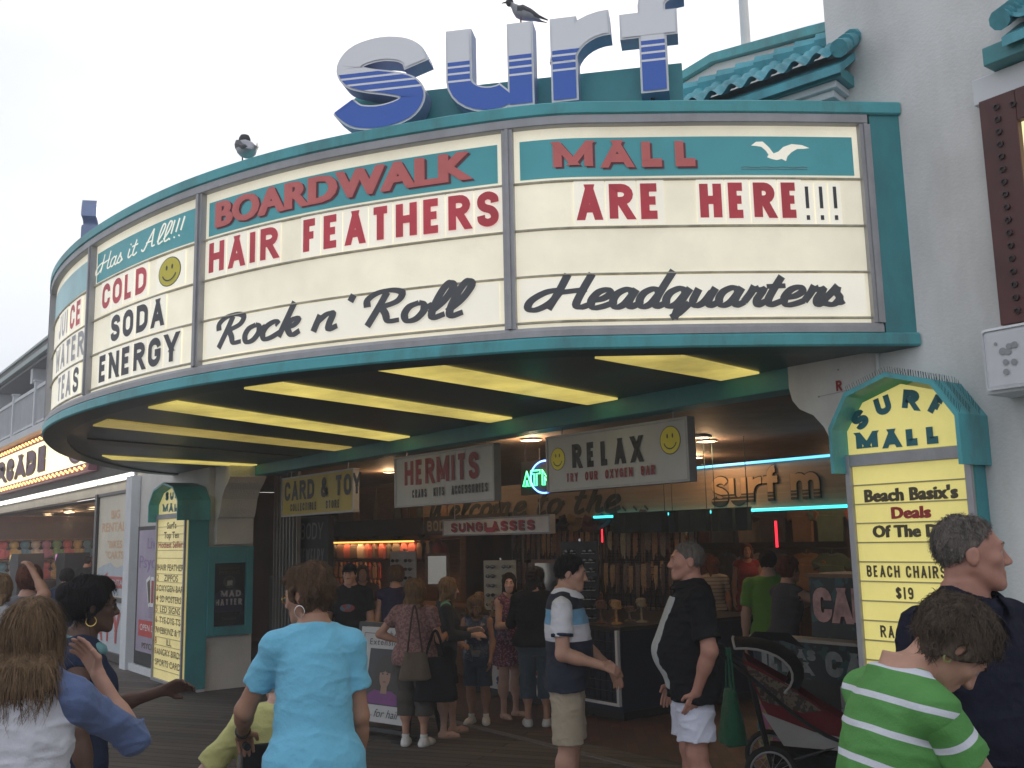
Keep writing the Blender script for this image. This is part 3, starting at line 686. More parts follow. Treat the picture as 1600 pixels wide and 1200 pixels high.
rail = mat('grimy letter rail', (.50, .47, .38), rough=.5, var=.2, vs=9, grime=(.12, .1, .07), gs=6, gamt=.8)
inkv = M['charcoal']; scriptv = mat('grey script vinyl', (.085, .09, .10), rough=.5, var=.15); redv = M['red_vinyl']
def panel(k, s0, s1):
    b = MB(); a, c = s0 + .032, s1 - .032
    sweep(b, [(-.03, 3.057), (.0, 3.057), (.0, 4.235), (-.03, 4.235)], a, c)
    p = b.build('sign_panel', cream, marq)
    return p, a, c
panels = []
for i in range(7):
    p, a, c = panel(i, DIV[i], DIV[i + 1]); panels.append(p)
    b = MB(); sweep(b, [(.001, 3.935), (.005, 3.935), (.005, 4.168), (.001, 4.168)], a + .035, c - .035)
    b.build('colour_band', palewash if i >= 3 else tealglow, p)
    b = MB()
    for z in (3.905, 3.625, 3.352, 3.085): sweep(b, [(.001, z), (.016, z + .004), (.016, z + .012), (.001, z + .016)], a, c)
    b.build('letter_rail', rail, p)
def mfn(s_left, z, lift=.008, step=.0006):
    return lambda u, v, k=0: Mq(s_left - u, z + v, lift + step * k)
def glyph_run(panel_o, name, text, s_left, s_right, z0, H, t, mt, shear=0, lift=.008, tile=True, cw=None):
    """letters between two arc positions; character width solved so the word fits"""
    L = s_left - s_right - abs(shear) * H
    lo, hi = .02, .6
    for _ in range(40):
        md = (lo + hi) / 2
        if gothic_width(text, H, md, t, md * .30 if not shear else md * .14) < L: lo = md
        else: hi = md
    gap = lo * (.30 if not shear else .14)
    if tile:
        b2 = MB(); fn0 = mfn(s_left, z0, .007, 0)
        def tl(x, Wd): 
            sweep(b2, [(.0055, z0 - .03), (.0068, z0 - .03), (.0068, z0 + H + .025), (.0055, z0 + H + .025)], s_left - x - Wd - gap * .42, s_left - x + gap * .42, step=.06)
        b = MB(); gothic(b, text, H, lo, t, gap, mfn(s_left, z0, lift), mt, shear, tile=tl)
        b2.build('letter_tile', creamw, panel_o)
    else:
        b = MB(); gothic(b, text, H, lo, t, gap, mfn(s_left, z0, lift), mt, shear)
    return b.build(name, mt, panel_o, fix=False)
P_mall, P_board, P_hasit, P_juice = panels[0], panels[1], panels[2], panels[3]
# BOARDWALK / MALL with drop shadow
def heavy(po, tx, sl, sr, z0, H, mt, lift, name):
    sp_ = 1.04 if len(tx) > 5 else 1.14; wd = sans(MB(), tx, H, lambda u, v, k: (u, v, 0), mt, bold=.016, spacing=sp_); wx = (sl - sr) / wd
    b = MB(); f = mfn(sl, z0, lift, .0005)
    for i, (du, dv) in enumerate(((0, 0), (.008, .004), (-.008, -.004), (.014, -.004), (-.014, .004), (.008, -.004), (-.008, .004))): sans(b, tx, H, lambda u, v, k, i=i, du=du, dv=dv: f(u + du, v + dv, i), mt, bold=.016, wx=wx, spacing=sp_)
    b.build(name, mt, po, fix=False)
heavy(P_board, 'BOARDWALK', 4.416, 2.506, 3.974, .165, M['shadow_red'], .006, 'letter_shadow')
heavy(P_board, 'BOARDWALK', 4.43, 2.52, 3.984, .165, M['red_board'], .0105, 'lettering')
glyph_run(P_mall, 'letter_shadow', 'MALL', 2.016, 1.176, 3.974, .165, .050, M['shadow_red'], lift=.006, tile=False)
glyph_run(P_mall, 'lettering', 'MALL', 2.03, 1.19, 3.984, .165, .050, M['red_board'], lift=.0105, tile=False)
glyph_run(P_board, 'lettering', 'HAIR', 4.50, 3.86, 3.675, .212, .048, redv)
glyph_run(P_board, 'lettering', 'FEATHERS', 3.66, 2.35, 3.675, .212, .048, redv)
glyph_run(P_mall, 'lettering', 'ARE', 1.90, 1.42, 3.675, .212, .050, redv)
glyph_run(P_mall, 'lettering', 'HERE', 1.20, .62, 3.675, .212, .050, redv)
glyph_run(P_mall, 'lettering', '!!!', .585, .40, 3.665, .20, .020, inkv)
def script_run(po, text, s_left, s_right, z0, H, t, mt, board=None, lift=.011, shear=.36, t2=None):
    if board:
        b = MB(); sweep(b, [(.0055, board[2]), (.0085, board[2]), (.0085, board[3]), (.0055, board[3])], board[0], board[1]); b.build('letter_board', creamw, po)
    L = s_left - s_right; wx = 1.0
    for _ in range(6): wx *= (L - shear * H * .9) / script_width(text, H, .02, wx)
    b = MB(); script(b, text, H, mfn(s_left, z0, lift), mt, t=t, shear=shear, gap=.02, wx=wx, t2=t2); b.build('lettering', mt, po, fix=False)
script_run(P_board, "Rock n' Roll", 4.40, 2.52, 3.165, .195, .25, scriptv, board=(2.36, 4.50, 3.108, 3.348), t2=.14)
script_run(P_mall, 'Headquarters', 2.10, .36, 3.165, .195, .24, scriptv, board=(.27, 2.24, 3.108, 3.348), t2=.14)
script_run(P_hasit, 'Has it All!!!', 6.10, 4.74, 4.00, .13, .15, creamw, lift=.007, shear=.3)
glyph_run(P_hasit, 'lettering', 'COLD', 6.02, 5.26, 3.69, .195, .046, redv)
b = MB(); sweep(b, [(.0055, 3.655), (.0068, 3.655), (.0068, 3.895), (.0055, 3.895)], 4.76, 5.12); b.build('letter_tile', creamw, P_hasit)
b = MB(); smiley(b, mfn(4.95, 3.775, .008), 0, 0, .105, 0, sx=1.35); b.build('smiley_face', None, P_hasit, fix=False)
glyph_run(P_hasit, 'lettering', 'SODA', 5.82, 5.00, 3.405, .20, .050, inkv)
glyph_run(P_hasit, 'lettering', 'ENERGY', 6.02, 4.80, 3.125, .205, .050, inkv)
fade_glare = mat('faded vinyl with painted glare', (.42, .42, .45), rough=.45, var=.1)  # fading plus the pale glare on these letters, put into one grey
glyph_run(P_juice, 'lettering', 'JUI', 7.35, 6.95, 3.68, .205, .045, mat('bleached vinyl', (.6, .58, .6), rough=.4))
glyph_run(P_juice, 'lettering', 'CE', 6.86, 6.52, 3.68, .205, .045, redv)
glyph_run(P_juice, 'lettering', 'WATER', 7.45, 6.38, 3.40, .205, .045, fade_glare)
glyph_run(P_juice, 'lettering', 'TEA', 7.25, 6.72, 3.125, .205, .045, fade_glare)
glyph_run(P_juice, 'lettering', 'S', 6.66, 6.50, 3.125, .205, .045, inkv)
# gull emblem and wave lines on the teal band
b = MB(); fn = mfn(.885, 4.075, .009)
gl = [(0, .035), (.03, .058), (.07, .06), (.105, .025), (.13, -.012), (.16, .0), (.19, .028), (.24, .046), (.30, .04), (.345, .022), (.31, .018), (.27, .016), (.235, -.005), (.21, -.03), (.20, -.058), (.175, -.045), (.145, -.052), (.115, -.045), (.09, -.035), (.10, -.02), (.085, .005), (.06, .028), (.03, .033)]
b.add([fn(u, v, 0) for u, v in gl], [list(range(len(gl)))]); b.build('gull_emblem', creamw, P_mall, fix=False)
b = MB(); fnw = mfn(.95, 3.98, .008)
for q in range(2): strip([(i * .03, -.012 * q + .003 * math.sin(i * 1.7) * (1 - q)) for i in range(14)], .0025, b, fnw, q, M['shadow_red'], maxlen=1)
b.build('wave_line', None, P_mall, fix=False)
# soffit: dark rim, recessed ceiling, luminous troughs
rimw = .15
b = MB(); n = 110; ss = np.linspace(0, SMAX, n)
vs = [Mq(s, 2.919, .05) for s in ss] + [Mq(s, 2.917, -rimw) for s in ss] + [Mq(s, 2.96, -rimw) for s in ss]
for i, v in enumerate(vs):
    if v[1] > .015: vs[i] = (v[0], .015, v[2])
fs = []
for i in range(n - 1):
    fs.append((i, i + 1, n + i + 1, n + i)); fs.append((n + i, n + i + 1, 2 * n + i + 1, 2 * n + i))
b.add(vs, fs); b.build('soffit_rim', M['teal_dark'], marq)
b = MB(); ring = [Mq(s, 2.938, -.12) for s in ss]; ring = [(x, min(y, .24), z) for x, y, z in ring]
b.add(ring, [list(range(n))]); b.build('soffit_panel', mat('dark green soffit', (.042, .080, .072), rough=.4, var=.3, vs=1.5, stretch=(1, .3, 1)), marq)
glow = emi('lit yellow light trough', (.90, .72, .18), .36, base=(.44, .40, .18), var=.5, vs=1.0)
glow2 = emi('half lit light trough', (.74, .55, .14), .19, base=(.45, .40, .16), var=.3, vs=1.3)
dull = mat('unlit light trough', (.17, .165, .135), rough=.5, var=.2)
TR = [([(-4.25, 3.76), (-3.92, 4.18), (-4.04, 5.08), (-4.51, 5.08)], glow), ([(-5.24, 2.88), (-4.90, 3.15), (-5.39, 5.08), (-5.89, 5.08)], glow),
      ([(-6.31, 2.46), (-5.96, 2.60), (-6.74, 5.08), (-7.22, 5.08)], glow), ([(-7.55, 2.20), (-7.10, 2.28), (-8.45, 5.08), (-9.05, 5.08)], glow),
      ([(-8.90, 2.14), (-8.40, 2.14), (-9.70, 5.08), (-10.3, 5.08)], glow2), ([(-10.5, 2.5), (-10.0, 2.36), (-11.0, 5.08), (-11.6, 5.08)], dull), ([(-12.3, 3.2), (-11.8, 2.95), (-12.4, 5.08), (-12.9, 5.08)], glow)]
for q, mt in TR:
    q = [(x + 8.95, y - 5.1) for x, y in q]; b = MB()
    q = [(q[0][0] + (q[1][0] - q[0][0]) * .03, q[0][1] + (q[1][1] - q[0][1]) * .03), (q[1][0] + (q[0][0] - q[1][0]) * .03, q[1][1] + (q[0][1] - q[1][1]) * .03), (q[2][0] * .85 + q[3][0] * .15, q[2][1]), (q[3][0] * .85 + q[2][0] * .15, q[3][1])]
    b.add([(x, y, 2.924) for x, y in q] + [(x, y, 2.937) for x, y in q], [(0, 3, 2, 1), (4, 5, 6, 7), (0, 1, 5, 4), (1, 2, 6, 5), (2, 3, 7, 6), (3, 0, 4, 7)])
    b.build('light_trough', mt, marq)

# ================================================================== ROOFTOP "surf" LETTERS
def surf_sign(P0, d, label, full=True):
    d = Vector((d[0], d[1], 0)).normalized(); rz = math.atan2(d.y, d.x)
    t = thing('rooftop_sign', label, 'sign', (P0[0], P0[1], 4.355), rz)
    bd = MB(); bd.box((-.12, .15, -.02), (1.985, .36, .40)); bd.build('backing_box', M['teal'], t, bevel=.006)
    H = .545; T = .165; z0 = .155
    blue = (.045, .135, .55); wh = (.86, .87, .92)
    zb = [(z0 - .1, blue), (z0 + .195, wh), (z0 + .207, blue), (z0 + .243, wh), (z0 + .257, blue), (z0 + .288, wh), (z0 + .300, blue), (z0 + .328, wh), (1.2, wh)]
    face = bands('striped letter face', 2, zb, rough=.35, bump=.03, var=.05)
    side = mat('blue letter return', (.22, .28, .48), rough=.45, var=.15)
    GLS = {'s': (-.155, [cs((.50, .69), (.475, .80), (.40, .885), (.265, .92), (.12, .87), (.055, .75), (.085, .635), (.19, .565), (.315, .515), (.435, .445), (.475, .33), (.42, .20), (.27, .135), (.12, .16), (.04, .255), (.02, .30)) ]),
           'u': (.535, [[(.085, 1.0), (.085, .40)] + arc(.28, .39, .195, .27, 180, 300, 10) + [(.40, .20)], [(.475, 1.0), (.475, 0)]]),
           'r': (1.195, [[(.085, 0), (.085, 1.0)], arc(.36, .42, .285, .46, 176, 88, 9)]),
           'f': (1.735, [[(.085, 0), (.085, .95)] + arc(.29, 1.02, .205, .23, 180, 95, 8), [(-.11, .80), (.235, .80)]])}
    yo = 0
    for ch in 'surf':
        x0, st = GLS[ch]
        body = MB(); fc = MB(); wm = mat('white letter edge', (.80, .82, .86), rough=.4) if 'we' not in M else M['we']; M['we'] = wm
        k = 0
        for pts in st:
            if ch == 's': q = [(x0 + px, z0 + (py * 1.06 - .10) * H) for px, py in pts]
            else: q = [(x0 + px, z0 + py * H) for px, py in pts]
            e = .0022 * k
            def loop(hw, y):
                tmp = MB(); strip(q, hw, tmp, lambda u, v, kk: (u, y, v), 0, None, maxlen=.03); return tmp
            A = loop(T - e * .5, -.005 - e); Bk = loop(T - e * .5, .13 + e)
            n = len(A.v) // 2
            vs = A.v + Bk.v; o = len(A.v); fs = [f for f in A.f] + [[o + i for i in f[::-1]] for f in Bk.f]
            rim = list(range(n)) + list(range(2 * n - 1, n - 1, -1))
            sides = []
            for i in range(len(rim)): j = (i + 1) % len(rim); sides.append((rim[i], rim[j], o + rim[j], o + rim[i]))
            base = len(body.v); body.add(vs, fs, wm); body.add(vs, sides, side)
            strip(q if False else shorten(q, .012), T - .024, fc, lambda u, v, kk, e=e: (u, -.0115 - e, v), 0, face, maxlen=.02)
            k += 1
        lt = body.build('letter', None, t, fix=True); fc.build('letter_face', None, lt, fix=False)
    for x in (.1, .8, 1.3, 1.8):
        b = MB(); b.tube([(x, .08, -.03), (x, .08, .16)], .012, 6); b.build('standoff', M['black'], t)
    return t
def shorten(q, d):
    q = list(q)
    for end in (0, -1):
        a = q[end]; c = q[1 if end == 0 else -2]; l = math.hypot(c[0] - a[0], c[1] - a[1])
        if l > d: q[end] = (a[0] + (c[0] - a[0]) * d / l, a[1] + (c[1] - a[1]) * d / l)
    return q
surf_sign((-5.25, 2.80), (.737, .676), 'large blue and white striped surf letters standing on the marquee roof, facing front')
surf_sign((-11.75, 3.05), (.90, -.42), 'second set of blue surf letters on the far end of the marquee, seen edge on')
# ================================================================== PYLON SIGNS
yel = emi('backlit yellow acrylic', (.93, .80, .24), .17, base=(.70, .62, .22), var=.10, vs=2.2)
yel2 = emi('dim backlit yellow acrylic', (.95, .80, .34), .15, base=(.60, .52, .24), var=.12, vs=2.2)
brownink = mat('brown black vinyl letters', (.075, .058, .03), rough=.5, var=.15)
redink = mat('dark red vinyl letters', (.36, .03, .03), rough=.5, var=.15)
greyrail = mat('dull letter track', (.42, .38, .20), rough=.6, var=.2)
def pylon(label, x0, x1, yf, yw, spikes, faceM, zb=.10):
    w_ = x1 - x0
    t = thing('pylon_sign', label, 'sign', ((x0 + x1) / 2, yw, 0))
    def L(x, y, z): return (x - (x0 + x1) / 2, y - yw, z)
    b = MB(); b.box(L(x0 + .012, yf + .03, zb - .06), L(x1 - .012, yw - .003, 2.36)); b.build('cabinet', M['teal'], t, bevel=.008)
    b = MB(); b.box(L(x0 + .02, yf, zb), L(x1 - .02, yf + .028, 2.27)); face = b.build('face_panel', faceM, t)
    b = MB()
    for (xa, xb, za, zc) in ((x0, x0 + .035, zb - .03, 2.33), (x1 - .035, x1, zb - .03, 2.33), (x0 + .036, x1 - .036, 2.262, 2.33), (x0 + .036, x1 - .036, zb - .03, zb + .01)):
        b.box(L(xa, yf - .03, za), L(xb, yf - .001, zc))
    b.build('sign_frame', M['alu'], t, bevel=.005)
    b = MB(); z = 2.262 - .11
    while z > zb + .1:
        b.box(L(x0 + .037, yf - .007, z), L(x1 - .037, yf - .0005, z + .008)); z -= .107
    b.build('letter_rail', greyrail, face)
    c = w_ * .17
    arch = [(x0 + .012, 2.335), (x1 - .012, 2.335), (x1 - .012, 2.47), (x1 - c, 2.625), ((x0 + x1) / 2, 2.70), (x0 + c, 2.625), (x0 + .012, 2.47)]
    b = MB(); b.prism(arch, lambda u, v, d: L(u, d, v), yf + .005, yf + .03); af = b.build('arch_panel', faceM, t)
    zl = 2.225; oo = [(x0 - .012, zl), (x0 - .012, 2.485), (x0 + c - .02, 2.675), ((x0 + x1) / 2, 2.755), (x1 - c + .02, 2.675), (x1 + .022, 2.485), (x1 + .022, zl)]
    ii = [(x0 + .010, zl), (x0 + .010, 2.473), (x0 + c - .007, 2.65), ((x0 + x1) / 2, 2.728), (x1 - c + .007, 2.65), (x1 - .0, 2.473), (x1 - .0, zl)]
    b = MB(); b.prism(oo + ii[::-1], lambda u, v, d: L(u, d, v), yf - .14, yw - .003); hood = b.build('hood', M['teal_light'], t)
    if spikes:
        b = MB()
        for (ax, az), (bx, bz) in ((oo[3], oo[4]), (oo[4], oo[5]), (oo[2], oo[3])):
            for i in range(18):
                f = (i + .5) / 18; px, pz = ax + (bx - ax) * f, az + (bz - az) * f
                nx, nz = (bz - az), -(bx - ax); l = math.hypot(nx, nz); nx, nz = -nx / l, -nz / l
                for yy in (yf - .12, yf - .02, yf + .08):
                    b.tube([L(px, yy, pz), L(px + nx * .012 + random.uniform(-.004, .004), yy - .01, pz + .034)], .0012, 3)
        b.build('bird_spike', M['rubber'], hood)['kind'] = 'stuff'
    return t, face, af, L
t, face, af, L = pylon('tall yellow pylon sign with arched teal hood and bird spikes, right of the entrance', -3.413, -2.666, 4.95, 5.1, True, yel)
def pfn(L, x, y, z): 
    o = L(x, y, z); return lambda u, v, k=0: (o[0] + u, o[1] - .002 - .0006 * k, o[2] + v)
tealink = mat('teal vinyl letters', (.02, .16, .19), rough=.5, var=.12)
b = MB(); gothic(b, 'MALL', .105, .108, .040, .034, pfn(L, -3.345, 4.953, 2.352), tealink); b.build('lettering', tealink, af, fix=False)
b = MB(); k = 0
for ch, ang, dx_, zz_, wd in (('S', 36, -.235, 2.486, .10), ('U', 13, -.105, 2.542, .10), ('R', -11, .045, 2.548, .10), ('F', -34, .178, 2.500, .09)):
    ca, sa = math.cos(RAD(ang)), math.sin(RAD(ang)); base = L(-3.0395 + dx_, 4.953, zz_)
    fn = lambda u, v, kk=0: (base[0] + (u - wd / 2) * ca - v * sa, base[1] - .002 - .0006 * kk, base[2] + (u - wd / 2) * sa + v * ca)
    gothic(b, ch, .112, wd, .036, .03, fn, tealink)
b.build('lettering', tealink, af, fix=False)
def ptext(face, L, s, x, z, H, mt, yf, bold=.03, wx=1.0, align='L', heavy=False, sp=1.0):
    b = MB(); f0 = pfn(L, x, yf, z)
    sans(b, s, H, lambda u, v, k: f0(u, v, 1), mt, bold=bold, wx=wx, align=align, spacing=sp)
    if heavy:
        sans(b, s, H, lambda u, v, k: f0(u + .004, v + .001, 2), mt, bold=bold, wx=wx, align=align, spacing=sp)
        sans(b, s, H, lambda u, v, k: f0(u - .004, v - .001, 3), mt, bold=bold, wx=wx, align=align, spacing=sp)
    return b.build('lettering', mt, face, fix=False)
ptext(face, L, "Beach Basix's", -3.037, 2.062, .066, brownink, 4.95, .028, 1.03, 'C', True, 1.06)
ptext(face, L, "Deals", -3.037, 1.965, .060, redink, 4.95, .028, 1.15, 'C', True, 1.06)
ptext(face, L, "Of The Day", -3.037, 1.865, .062, brownink, 4.95, .028, 1.05, 'C', True, 1.06)
b = MB(); gothic(b, 'BEACH CHAIRS', .064, .034, .0115, .0115, pfn(L, -3.336, 4.95, 1.645), brownink); b.build('lettering', brownink, face, fix=False)
b = MB(); gothic(b, '$19', .064, .036, .0115, .014, pfn(L, -3.166, 4.95, 1.53), brownink); b.build('lettering', brownink, face, fix=False)
b = MB(); gothic(b, 'RA', .064, .036, .0115, .014, pfn(L, -3.279, 4.95, 1.32), brownink); b.build('lettering', brownink, face, fix=False)

t, face, af, L = pylon('yellow pylon sign listing ten items under a teal hood, on the left pillar', -14.36, -13.12, 4.39, 4.698, False, yel2)
b = MB(); gothic(b, 'MALL', .12, .17, .05, .06, pfn(L, -14.16, 4.393, 2.355), tealink); b.build('lettering', tealink, af, fix=False)
b = MB(); gothic(b, 'SURF', .12, .15, .05, .06, pfn(L, -14.06, 4.393, 2.52), tealink); b.build('lettering', tealink, af, fix=False)
for i, (s, z, r) in enumerate((("Surf's", 2.13, 0), ("Top Ten", 2.00, 0), ("Hottest Sellers", 1.87, 1))):
    ptext(face, L, s, -13.74, z, .085, redink if r else brownink, 4.39, .025, 1.5, 'C')
for i, s in enumerate(("HAIR FEATHERS", "ZIPPOS", "OXYGEN BAR", "3D POSTERS", "LED SIGNS", "TYE-DYE T'S", "WEBKINZ & TY", "ILL", "ANGRY BIRDS", "SPORTS CARDS")):
    z = 1.56 - .142 * i
    ptext(face, L, s, -13.70, z, .085, brownink, 4.39, .012, 1.35 if len(s) > 9 else 1.5, 'C')
    if i < 9: ptext(face, L, str(i + 1), -14.31, z, .085, redink, 4.39, .012, 1.5)

# ================================================================== WALL-MOUNTED THINGS ON THE RIGHT
t = thing('wall_sign', 'maroon framed lit wall sign studded with bulb sockets at the right edge', 'sign', (-1.6, 5.1, 2.93))
maroon = mat('dark red painted sign frame', (.085, .022, .022), rough=.55, var=.25, grime=(.03, .01, .01), gs=4)
b = MB()
for a, c in (((-.88, -.10, 0), (-.69, -.003, 1.22)), ((.69, -.10, 0), (.88, -.003, 1.22)), ((-.689, -.10, 0), (.689, -.003, .17)), ((-.689, -.10, 1.05), (.689, -.003, 1.22))): b.box(a, c)
fr = b.build('sign_frame', maroon, t, bevel=.006)
b = MB(); b.box((-.688, -.06, .171), (.688, -.003, 1.049)); b.build('face_panel', emi('pale yellow sign face', (.92, .85, .45), .42, base=(.7, .65, .4), var=.08), t)
b = MB()
for i in range(17):
    for xx in (-.785,): b.lathe([(.018, 0), (.018, -.012), (.010, -.014), (.010, -.006), (.004, -.005)], (xx + (.02 if i % 2 else -.02) * 0, -.1005, .06 + i * .0685), 10, axis='y')
for i in range(18): b.lathe([(.018, 0), (.018, -.012), (.010, -.014), (.004, -.005)], (-.70 + i * .082, -.1005, 1.14), 10, axis='y')
so_ = b.build('bulb_socket', mat('dark bulb socket', (.03, .012, .012), rough=.5), fr); so_['kind'] = 'stuff'
b = MB(); b.box((-2.52, 4.86, 2.56), (-1.9, 5.097, 2.90)); b.box((-2.50, 4.845, 2.58), (-1.92, 4.859, 2.88))
o = solo(b, 'light_box', 'boxy white wall cabinet mounted below the maroon framed sign', 'light box', M['trimwhite'], bevel=.02)
b = MB(); fn = plane_fn((-.15, -.1275, .09), (1, 0, 0), (0, 0, 1), (0, -1, 0)); 
sm = mat('grey smudges on the cabinet', (.30, .31, .33), rough=.7)
for i in range(9):
    u, v = random.uniform(-.12, .02), random.uniform(0, .16); disc(b, fn, u, v, random.uniform(.008, .02), i, sm, 9)
b.build('worn_decal', sm, o, fix=False)
# red fire marker with thin triangular frame
t = thing('truss_marker', 'tiny red letter R in a thin triangle frame on the white wall', 'sign plate', (-3.53, 5.1, 2.70))
b = MB(); gothic(b, 'R', .065, .042, .014, .01, plane_fn((-.02, -.004, .035), (1, 0, 0), (0, 0, 1), (0, -1, 0)), redink); b.build('lettering', redink, t, fix=False)
b = MB(); pts = [(-.15, -.004, .02), (.12, -.004, .035), (0, -.004, .165)]
b.tube(pts[:2], .0018, 4); [b.lathe([(.006, 0), (.004, -.006)], (p[0], p[1] + .002, p[2]), 8, axis='y') for p in pts]
b.build('frame_wire', M['alu'], t)
b = MB(); b.tube(crom([(-3.255, 5.085, 2.92), (-3.255, 5.085, 2.86), (-3.262, 5.085, 2.80), (-3.285, 5.085, 2.74), (-3.27, 5.085, 2.70)], 6), .012, 8)
solo(b, 'conduit', 'thin white conduit pipe running from the marquee to the yellow pylon sign', 'pipe', M['stucco'], smooth=True)
b = MB(); b.tube([(-4.95, 6.2, 4.4), (-4.95, 6.2, 7.4), (-4.95, 6.2, 8.6)], [.045, .035, .025], 10); b.tube([(-4.95, 6.2, 5.5), (-4.95, 6.2, 5.62)], .07, 10)
solo(b, 'flagpole', 'slim white flagpole rising behind the tiled roof', 'pole', M['trimwhite'], smooth=True)

# ================================================================== LEFT PILLAR: poster case, psychic poster, shutter
t = thing('poster_case', 'teal framed glass poster case on the left pillar beside the entrance', 'poster case', (-13.2, 5.0, .70))
for nm, a, c in (('case_frame', (.002, -.31, 0), (.10, -.22, 1.17)), ('case_frame', (.002, .22, 0), (.10, .31, 1.17)), ('case_frame', (.002, -.219, 0), (.10, .219, .12)), ('case_frame', (.002, -.219, .95), (.10, .219, 1.17))):
    b = MB(); b.box(a, c); b.build(nm, M['teal'], t, bevel=.006)
b = MB(); b.box((.003, -.218, .121), (.04, .218, .949)); po = b.build('poster', mat('dark poster print', (.018, .018, .022), rough=.25, var=.4, vs=5), t)
f = lambda z, y=-.18: plane_fn((.04, y, z), (0, 1, 0), (0, 0, 1), (1, 0, 0))
grey_ink = mat('pale grey print', (.62, .62, .64), rough=.4); dim_ink = mat('dim brown print', (.10, .09, .07), rough=.4)
b = MB(); gothic(b, 'MAD', .085, .072, .024, .02, f(.50, -.115), grey_ink); gothic(b, 'HATTER', .085, .052, .022, .014, f(.39, -.185), grey_ink); b.build('lettering', grey_ink, po, fix=False)
b = MB(); sans(b, 'EVERYDAY', .035, f(.86, 0), dim_ink, align='C', wx=1.2); sans(b, 'PYRONS', .045, f(.80, 0), dim_ink, bold=.01, align='C', wx=1.2); sans(b, 'Theatre', .035, f(.20, 0), dim_ink, align='C', wx=1.3); b.build('lettering', dim_ink, po, fix=False)
b = MB(); g = f(.70, 0); blu = mat('deep blue print', (.03, .03, .09), rough=.4)
pts = [(-.19, -.40), (.19, -.40), (.2, -.18), (.12, -.1), (-.12, -.1), (-.2, -.16)]; b.add([g(u, v, 0) for u, v in pts], [list(range(6))], blu)
disc(b, g, 0, 0, .085, 2, mat('dull green print', (.05, .08, .05), rough=.4), 20); disc(b, g, 0, .01, .06, 4, M['black'], 20)
b.add([g(u, v, 6) for u, v in ((-.035, -.05), (.04, -.045), (.045, .02), (-.03, .015))], [(0, 1, 2, 3)], mat('white card print', (.5, .52, .5), rough=.4))
b.build('printed_figure', None, po, fix=False)
b = MB(); b.add([(.06, -.218, .121), (.06, .218, .121), (.06, .218, .949), (.06, -.218, .949)], [(0, 1, 2, 3)])
glass = bpy.data.materials.new('thin glass'); glass.use_nodes = True
nt_ = glass.node_tree; nt_.nodes.clear(); o_ = nt_.nodes.new('ShaderNodeOutputMaterial'); tr = nt_.nodes.new('ShaderNodeBsdfTransparent'); gl_ = nt_.nodes.new('ShaderNodeBsdfGlossy'); gl_.inputs['Roughness'].default_value = .03
mx = nt_.nodes.new('ShaderNodeMixShader'); fz = nt_.nodes.new('ShaderNodeFresnel'); fz.inputs[0].default_value = 1.45
nt_.links.new(fz.outputs[0], mx.inputs[0]); nt_.links.new(tr.outputs[0], mx.inputs[1]); nt_.links.new(gl_.outputs[0], mx.inputs[2]); nt_.links.new(mx.outputs[0], o_.inputs[0])
b.build('glass_pane', glass, t, fix=False)
# psychic poster board
t = thing('poster_board', 'faded lilac psychic poster board beside the left pylon sign', 'poster', (-15.3, 4.68, .12))
b = MB(); b.box((-.82, -.05, 0), (.82, -.003, 2.08)); b.build('frame', M['black'], t)
b = MB(); b.box((-.72, -.058, .2), (.74, -.0505, 2.02)); pp = b.build('poster', mat('faded lilac print', (.36, .30, .40), rough=.5, var=.22, vs=1.2, stretch=(1, 1, .6)), t)
f = lambda u0, z: plane_fn((u0, -.058, z), (1, 0, 0), (0, 0, 1), (0, -1, 0))
lil = mat('violet print', (.22, .15, .34), rough=.5); wht = M['white']
b = MB(); sans(b, 'Live', .17, f(0, 1.74), lil, align='C', wx=1.5); sans(b, 'Psychic', .19, f(0, 1.45), lil, align='C', wx=1.7); b.build('lettering', lil, pp, fix=False)
b = MB(); g = f(.05, 1.1)
for i, (dx, rot) in enumerate(((-.12, .35), (.0, .0), (.14, -.3))):
    q = [(-.1, -.22), (.1, -.22), (.1, .22), (-.1, .22)]; q = [(dx * 1.4 + x * math.cos(rot) - y * math.sin(rot), x * math.sin(rot) + y * math.cos(rot)) for x, y in q]
    b.add([g(u, v, 3 * i) for u, v in q], [(0, 1, 2, 3)], wht)
    q2 = [(dx * 1.4 + (u - dx * 1.4) * .7, v * .75) for u, v in q]; b.add([g(u, v, 3 * i + 1) for u, v in q2], [(0, 1, 2, 3)], (brownink, redink, M['charcoal'])[i])
b.build('printed_cards', None, pp, fix=False)
b = MB(); g = f(-.6, .43); b.add([g(u, v, 0) for u, v in ((0, 0), (1.25, 0), (1.25, .24), (0, .24))], [(0, 1, 2, 3)], mat('red print block', (.5, .05, .04), rough=.5)); sans(b, 'OPEN DAILY', .09, lambda u, v, k: g(u + .62, v + .09, 2), wht, align='C', wx=1.5); b.build('printed_block', None, pp, fix=False)
b = MB(); g = f(0, .26); sans(b, 'PSYCHIC', .08, g, brownink, align='C', wx=1.8, bold=.02)
for i in range(7): 
    for sg in (-1, 1): sans(b, 'lllll lll llllll', .018, f(0, .72 + .035 * i), lil, align='C', wx=2.2) if sg == 1 else None
b.build('lettering', brownink, pp, fix=False)
# folding shutter stacked at the left of the opening
b = MB(); n = 14
for i in range(n):
    x = -13.12 + .052 * i; y0 = 5.60 + (.03 if i % 2 else 0)
    b.box((x, y0, .02), (x + .036, y0 + .05, 2.90))
    b.tube([(x + .044, y0 - .004, .02), (x + .044, y0 - .004, 2.9)], .007, 5)
solo(b, 'folding_shutter', 'tall ribbed grey shutter folded back beside the left pillar', 'shutter', mat('dull grey steel', (.20, .19, .18), rough=.45, metal=.4, var=.2))

